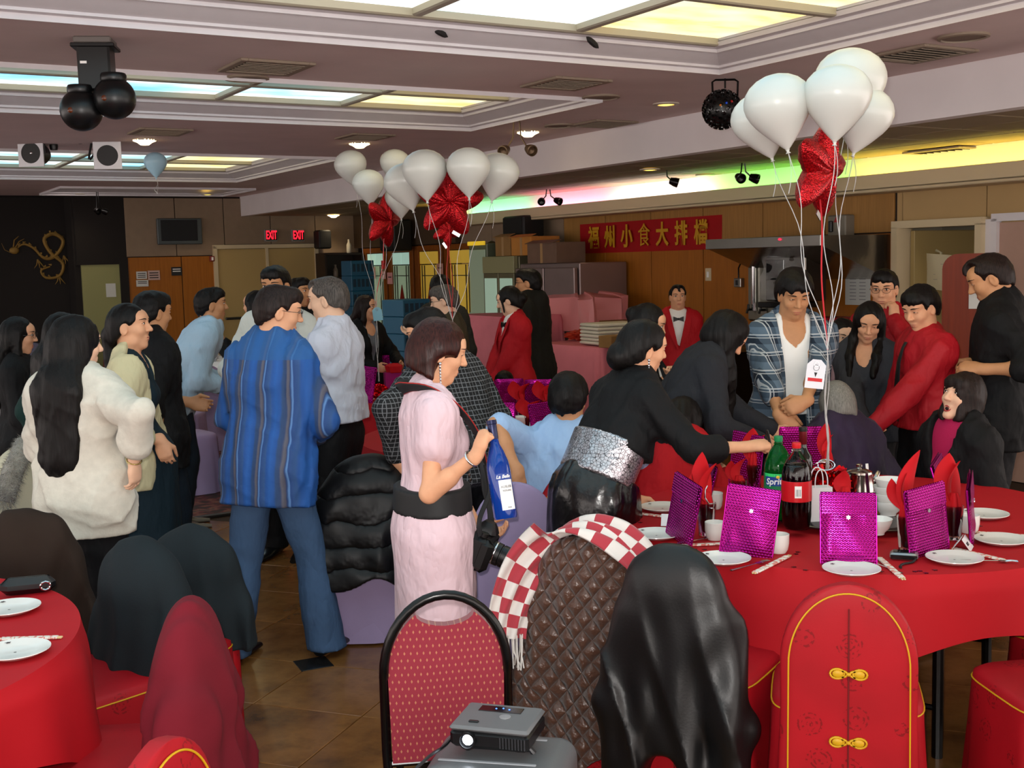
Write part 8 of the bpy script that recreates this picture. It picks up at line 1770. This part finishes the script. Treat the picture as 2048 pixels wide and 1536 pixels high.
# --- around the set table
P_('young man in an open plaid shirt over a white tee, wrists crossed', 1592, 548, 6.05, 178, head=(4, 22, 0), skin=SKIN_T, hair=hs(HAIR, bangs=.020, vol=.016), top=dict(mat=PLAID, g=.034, hem=-.16, vneck=.75, vw=.085, open=.62, under=WHT, ucollar=0, uscoop=.10, uv=.13, sleeve='roll', buttons=.075), legs=dict(mat=DJEAN), near=True, eyes=.35, arms={'R': dict(px=(1562, 838, 5.74), pole=(.8, -.7, -.5), f=(-.7, .2, -.7), n=(-.2, -1, -.2), curl=.3), 'L': dict(px=(1606, 824, 5.66), pole=(.9, -.7, -.5), f=(-1, .15, -.35), n=(0, -1, -.3), curl=.45)})
P_('seated grey haired person in dark purple velvet with head bowed away', 1668, 768, 5.82, 18, H=1.55, seated=True, lean=14, sex='F', head=(-10, 22, 0), hair=('bob', HAIR_GREY, {'vol': .004}), top=dict(mat=PURP, g=.045, wide=1.18, hem=-.12, collar=2), legs=dict(mat=BLKT), arms={'R': dict(to=(.25, .35, .7)), 'L': dict(to=(.25, .35, .7))}, near=True)
P_('woman in a pale pink print top peeking between plaid shirt and long hair', 1690, 640, 6.75, 172, H=1.46, lean='fit', sex='F', head=(14, 12, -8), skin=SKIN_P, hair=('pony', HAIR, {'L': .15, 'line': .06}), top=dict(mat=PINKT, g=.02), legs=dict(mat=BLKT), near=True, eyes=.7)
P_('young woman in a grey top with very long black hair looking down, smiling', 1742, 611, 6.38, 152, sex='F', head=(12, 22, -6), skin=SKIN, hair=('long', HAIR, {'L': .46, 'front': 1, 'fl': .27, 'vol': .006}), top=dict(mat=GREYT, g=.022, scoop=.125, collar=0), legs=dict(mat=BLKT), near=True, eyes=.35, arms={'R': dict(px=(1737, 872, 6.1), pole=(.8, -.6, -.2), f=(.0, .2, -1), n=(-.3, -1, 0), curl=.25, spread=.2), 'L': fwd(.1, .25, 1.0)})
P_('man in a red shirt and glasses with a hand at his ear', 1768, 541, 7.05, 138, head=(14, 8, 0), skin=SKIN, hair=hs(HAIR), glasses='#3a2c28', top=dict(mat=REDS, g=.03), legs=dict(mat=BLKT), near=True, arms={'L': dict(px=(1789, 640, 6.9), pole=(.9, .2, -1), f=(-.1, -.1, 1), n=(-1, -.2, 0), curl=.6), 'R': fwd()})
P_('man in a red shirt and black tie holding the arm of the grey haired person', 1834, 577, 6.02, 100, head=(22, 20, 0), skin=SKIN, hair=hs(HAIR, vol=.008), top=dict(mat=REDS, g=.03, tie=1, hem=.02, wide=.94), legs=dict(mat=BLKT), near=True, eyes=.3, arms={'L': dict(px=(1742, 858, 5.86), pole=(.8, -.4, -1)), 'R': fwd(.1, .2, 1.)})
P_('man in a black shirt with rolled sleeves by the arched screen, looking at his hands', 1962, 514, 5.95, 66, head=(10, 26, 0), skin=SKIN_T, hair=hs(HAIR_DB, recede=1), top=dict(mat=BLKC, g=.036, wide=1.1, sleeve='34', hem=-.15), legs=dict(mat=BLKT), near=True, eyes=.3, arms={'L': dict(px=(1962, 738, 5.72), pole=(.5, -.8, -.6), f=(-.25, 1, .12), n=(-.6, 0, -1), curl=.55), 'R': dict(px=(1950, 726, 5.95), pole=(.5, -.8, -.6), f=(-.4, 1, .0), n=(-.6, 0, -1), curl=.6)})
P_('seated woman in a black jacket and magenta turtleneck with an open mouth', 1938, 750, 5.36, 112, H=1.60, seated=True, lean=4, sex='F', head=(6, -14, -4), skin=SKIN_P, hair=('bob', HAIR_DB, {'bangs': 1, 'vol': .006}), top=dict(mat=BLKC, g=.04, wide=1.12, vneck=.40, vw=.085, under=MAGT, ucollar=2, name='jacket', collar=0), legs=dict(mat=BLKT), near=True, mouth=1, eyes=.75, earring=2, arms={'L': dict(to=(.16, .26, .66)), 'R': dict(to=(.16, .26, .66))})
P_('child with black hair seated at the far side of the middle table', 1008, 745, 8.35, 170, H=1.30, seated=True, lean=10, hair=hs(HAIR, vol=.008), top=dict(mat=BLKC), legs=dict(mat=BLKT))
# ------------------------------------------------------------------ things held and worn
def at(K, d, f_, n_=0, s_=0):
    f, n, sp = K.hand[d]; t = np.cross(f, n); q = K.wr[d]+(f*f_+n*n_+t*s_)*K.s; M4 = K.root.matrix_basis
    return M4 @ Vector([float(v) for v in q])
bpy.context.view_layer.update()
# blue wine bottle held by the neck
hb = at(p18, 'R', .088, .034); base = P(1008, 1014, 3.87); ax_ = (hb-base).normalized(); base = hb-ax_*.288; top = hb
wbo = thing('wine_bottle', 'cobalt blue wine bottle held by the neck by the woman in pale pink', 'bottle', base); q = ax_.to_track_quat('Z', 'X'); wbo.rotation_euler = q.to_euler()
BLUEG = M('cobalt_glass', '#0a3fa0', .05, spec=.7, trans=.35, ior=1.45)
bprof = [(0, .006), (.030, .003), (.036, 0), (.0395, .008), (.0395, .165), (.037, .19), (.027, .225), (.0165, .250), (.0145, .265), (.0145, .318), (.0165, .320), (.0165, .330), (.012, .331), (0, .331)]
obj('bottle_body', MB().lathe(bprof, 36), BLUEG, wbo, smooth=80); obj('capsule', MB().lathe([(.0152, .268), (.0156, .269), (.0156, .318), (.0174, .320), (.0174, .333), (0, .334)], 24), M('navy_capsule', '#141a40', .3, metal=.4), wbo)
def on_bottle(a): # world direction to the camera in bottle space
    return a
v = q.inverted() @ (Vector((0, 0, CAM_H))-base); a0 = math.atan2(v.x, -v.y)
patch(.0397, .028, .135, a0-.15, a0+1.15, WHT, wbo, 'label_panel'); patch(.0397, .128, .150, a0-.35, a0+1.2, NAVY, wbo, 'label_header', .0007)
GRY = M('print_grey', '#8a8a8c', .5)
curved_text('La Belle', .016, .0408, .139, a0+.35, WHT, wbo, shear=.3); curved_text('AUSLESE', .011, .0402, .105, a0+.5, GRY, wbo); curved_text('RIESLING', .008, .0402, .092, a0+.5, GRY, wbo); curved_text('750ml', .006, .0402, .036, a0+.5, GRY, wbo)
# pen in the writing hand
ph_ = at(p20, 'R', .10, .02, .01); tag(obj('pen', MB().tube([(0, 0, -.055), (0, 0, -.05), (0, 0, .06), (0, 0, .075)], [.001, .0055, .006, .004], 10), BLK, None, ph_+Vector((.0, -.015, .0)), (rad(12), rad(-14), 0)), 'short black pen in the fist of the woman bending to write', 'pen')
# black camera with zoom lens and neck strap
cp = P(972, 1098, 4.10); cam_t = thing('slr_camera', 'black camera with a zoom lens hanging from the neck of the woman in pale pink', 'camera', cp, 0, None, rot=(0, rad(22), rad(-14))); cam_t.scale = (1.22, 1.22, 1.22); bpy.context.view_layer.update()
CBK = M('camera_body_black', '#0b0b0c', .4, spec=.5, bump=.1, bscale=400)
obj('camera_body', MB().box((-.02, 0, 0), (.075, .13, .10), bev=.015).box((.005, -.05, -.005), (.05, .035, .10), bev=.015), CBK, cam_t); obj('viewfinder_hump', MB().box((-.015, .0, .062), (.065, .06, .04), bev=.012, taper=.75), CBK, cam_t)
lx = Matrix.Rotation(PI/2, 4, 'Y'); LP_ = lambda pr: MB().lathe(pr, 32).xf(lx)
obj('lens_barrel', LP_([(0, .01), (.034, .012), (.034, .045), (.031, .047), (.031, .075), (.036, .078), (.036, .118), (.033, .122), (.030, .118), (0, .112)]), CBK, cam_t, smooth=40); obj('chrome_ring', LP_([(.0345, .026), (.0352, .027), (.0352, .031), (.0345, .032)]), SILVER, cam_t); obj('zoom_grip', MB().lathe([(.0315, .05), (.0328, .051), (.0328, .072), (.0315, .073)], 48, fn=lambda a, k: 1+.015*math.cos(24*a)).xf(lx), BLK, cam_t); obj('front_glass', LP_([(0, .1165), (.028, .1168)]), M('lens_dark', '#15181c'), cam_t)
obj('shutter_dial', MB().lathe([(0, 0), (.012, 0), (.012, .012), (0, .013)], 20, (-.01, -.048, .048)), CBK, cam_t)
nbw = Vector([float(x) for x in p18.nb]); RB = p18.root.matrix_basis; sx_ = lambda x, y, z: RB @ (nbw+Vector((x, y, z)))
inv = cam_t.matrix_basis.inverted(); hook = lambda yy: cam_t.matrix_basis @ Vector((-.02, yy, .05))
STRP = M('strap_dark', '#17181b', .75); RPIP = M('strap_red_edge', '#9a1a14', .6)
sA = smooth_path([sx_(0, -.105, .02), sx_(.070, -.088, .034), sx_(.118, -.02, .024), sx_(.118, .075, -.045), sx_(.095, .150, -.15), sx_(.06, .185, -.26)], 26); sB = smooth_path([sx_(.06, .185, -.26), sx_(.045, .20, -.36), hook(-.06)+Vector((0, -.0, .06)), hook(-.06)], 20)
sC = smooth_path([sx_(0, -.105, .02), sx_(-.070, -.088, .034), sx_(-.118, -.02, .024), sx_(-.11, .075, -.05), sx_(-.07, .15, -.16), sx_(.0, .185, -.27), sx_(.02, .19, -.36), hook(.06)+Vector((0, 0, .06)), hook(.06)], 40)
for k, (pth, w) in enumerate(((sA, .036), (sB, .014), (sC, .022))):
    pl = [inv @ p for p in pth]; wd = [inv.to_3x3() @ (RB.to_3x3() @ Vector((.75, -.15, .55)) if k == 0 else RB.to_3x3() @ Vector((.3, -.8, .3))) for p in pth]
    o = link('strap', ribbon_mesh(pl, wd, w, .004, 0., 1, 0, 4), STRP, cam_t)
    if k == 0: link('strap_edge', ribbon_mesh(pl, wd, w+.005, .0025, 0., 1, 0, 4), RPIP, o)
# jewellery and watch of the woman in pale pink
def bangle(K, d, r, th, mat, name, back=.02, n=1):
    f, nn, sp = K.hand[d]; w = _n(K.wr[d]-K.el[d]); a = _n(np.cross(w, [0.3, .5, 1.])); b_ = np.cross(w, a)
    for i in range(n):
        c = K.wr[d]-w*(back+.012*i); obj(name, MB().tube([c+a*r*math.cos(t)+b_*r*math.sin(t) for t in np.linspace(0, 2*PI, 21)[:-1]], th, 6, True), mat, K.root, smooth=180)
bangle(p18, 'R', .0285, .0045, SILVER, 'bracelet', .03); bangle(p18, 'L', .029, .007, SILVER, 'watch', .01); bangle(p7, 'R', .029, .003, M('gold_thin', '#c8b070', .25, metal=.9), 'bracelet', .01)
ch = MB(); s_ = p18.s
for k in range(26):
    u = -1+2*k/25; ch.ball(p18.nb+p18.xa*(.072*u)*s_+p18.ya*(.118-.055*u*u)*s_-p18.ax*(.20*(1-u*u)+.01)*s_, (.0075, .0065, .0075), 8, 6)
for k in range(8): ch.ball(p18.nb+p18.ya*(.128+.004*k)*s_-p18.ax*(.21+.02*k)*s_, (.005, .005, .007), 6, 5)
obj('necklace', ch, M('pewter', '#8a8680', .2, metal=1.), p18.root)
# white skate logo on the side of the black sneaker
sh = p9.an['R']; lt = text_mesh('DC', .055, depth=.001, bold=.003); lt.materials.clear(); lt.materials.append(WHT); link('shoe_logo', lt, None, p9.root, (float(sh[0])+.056, float(sh[1])+.06, .055), (PI/2, 0, PI/2))
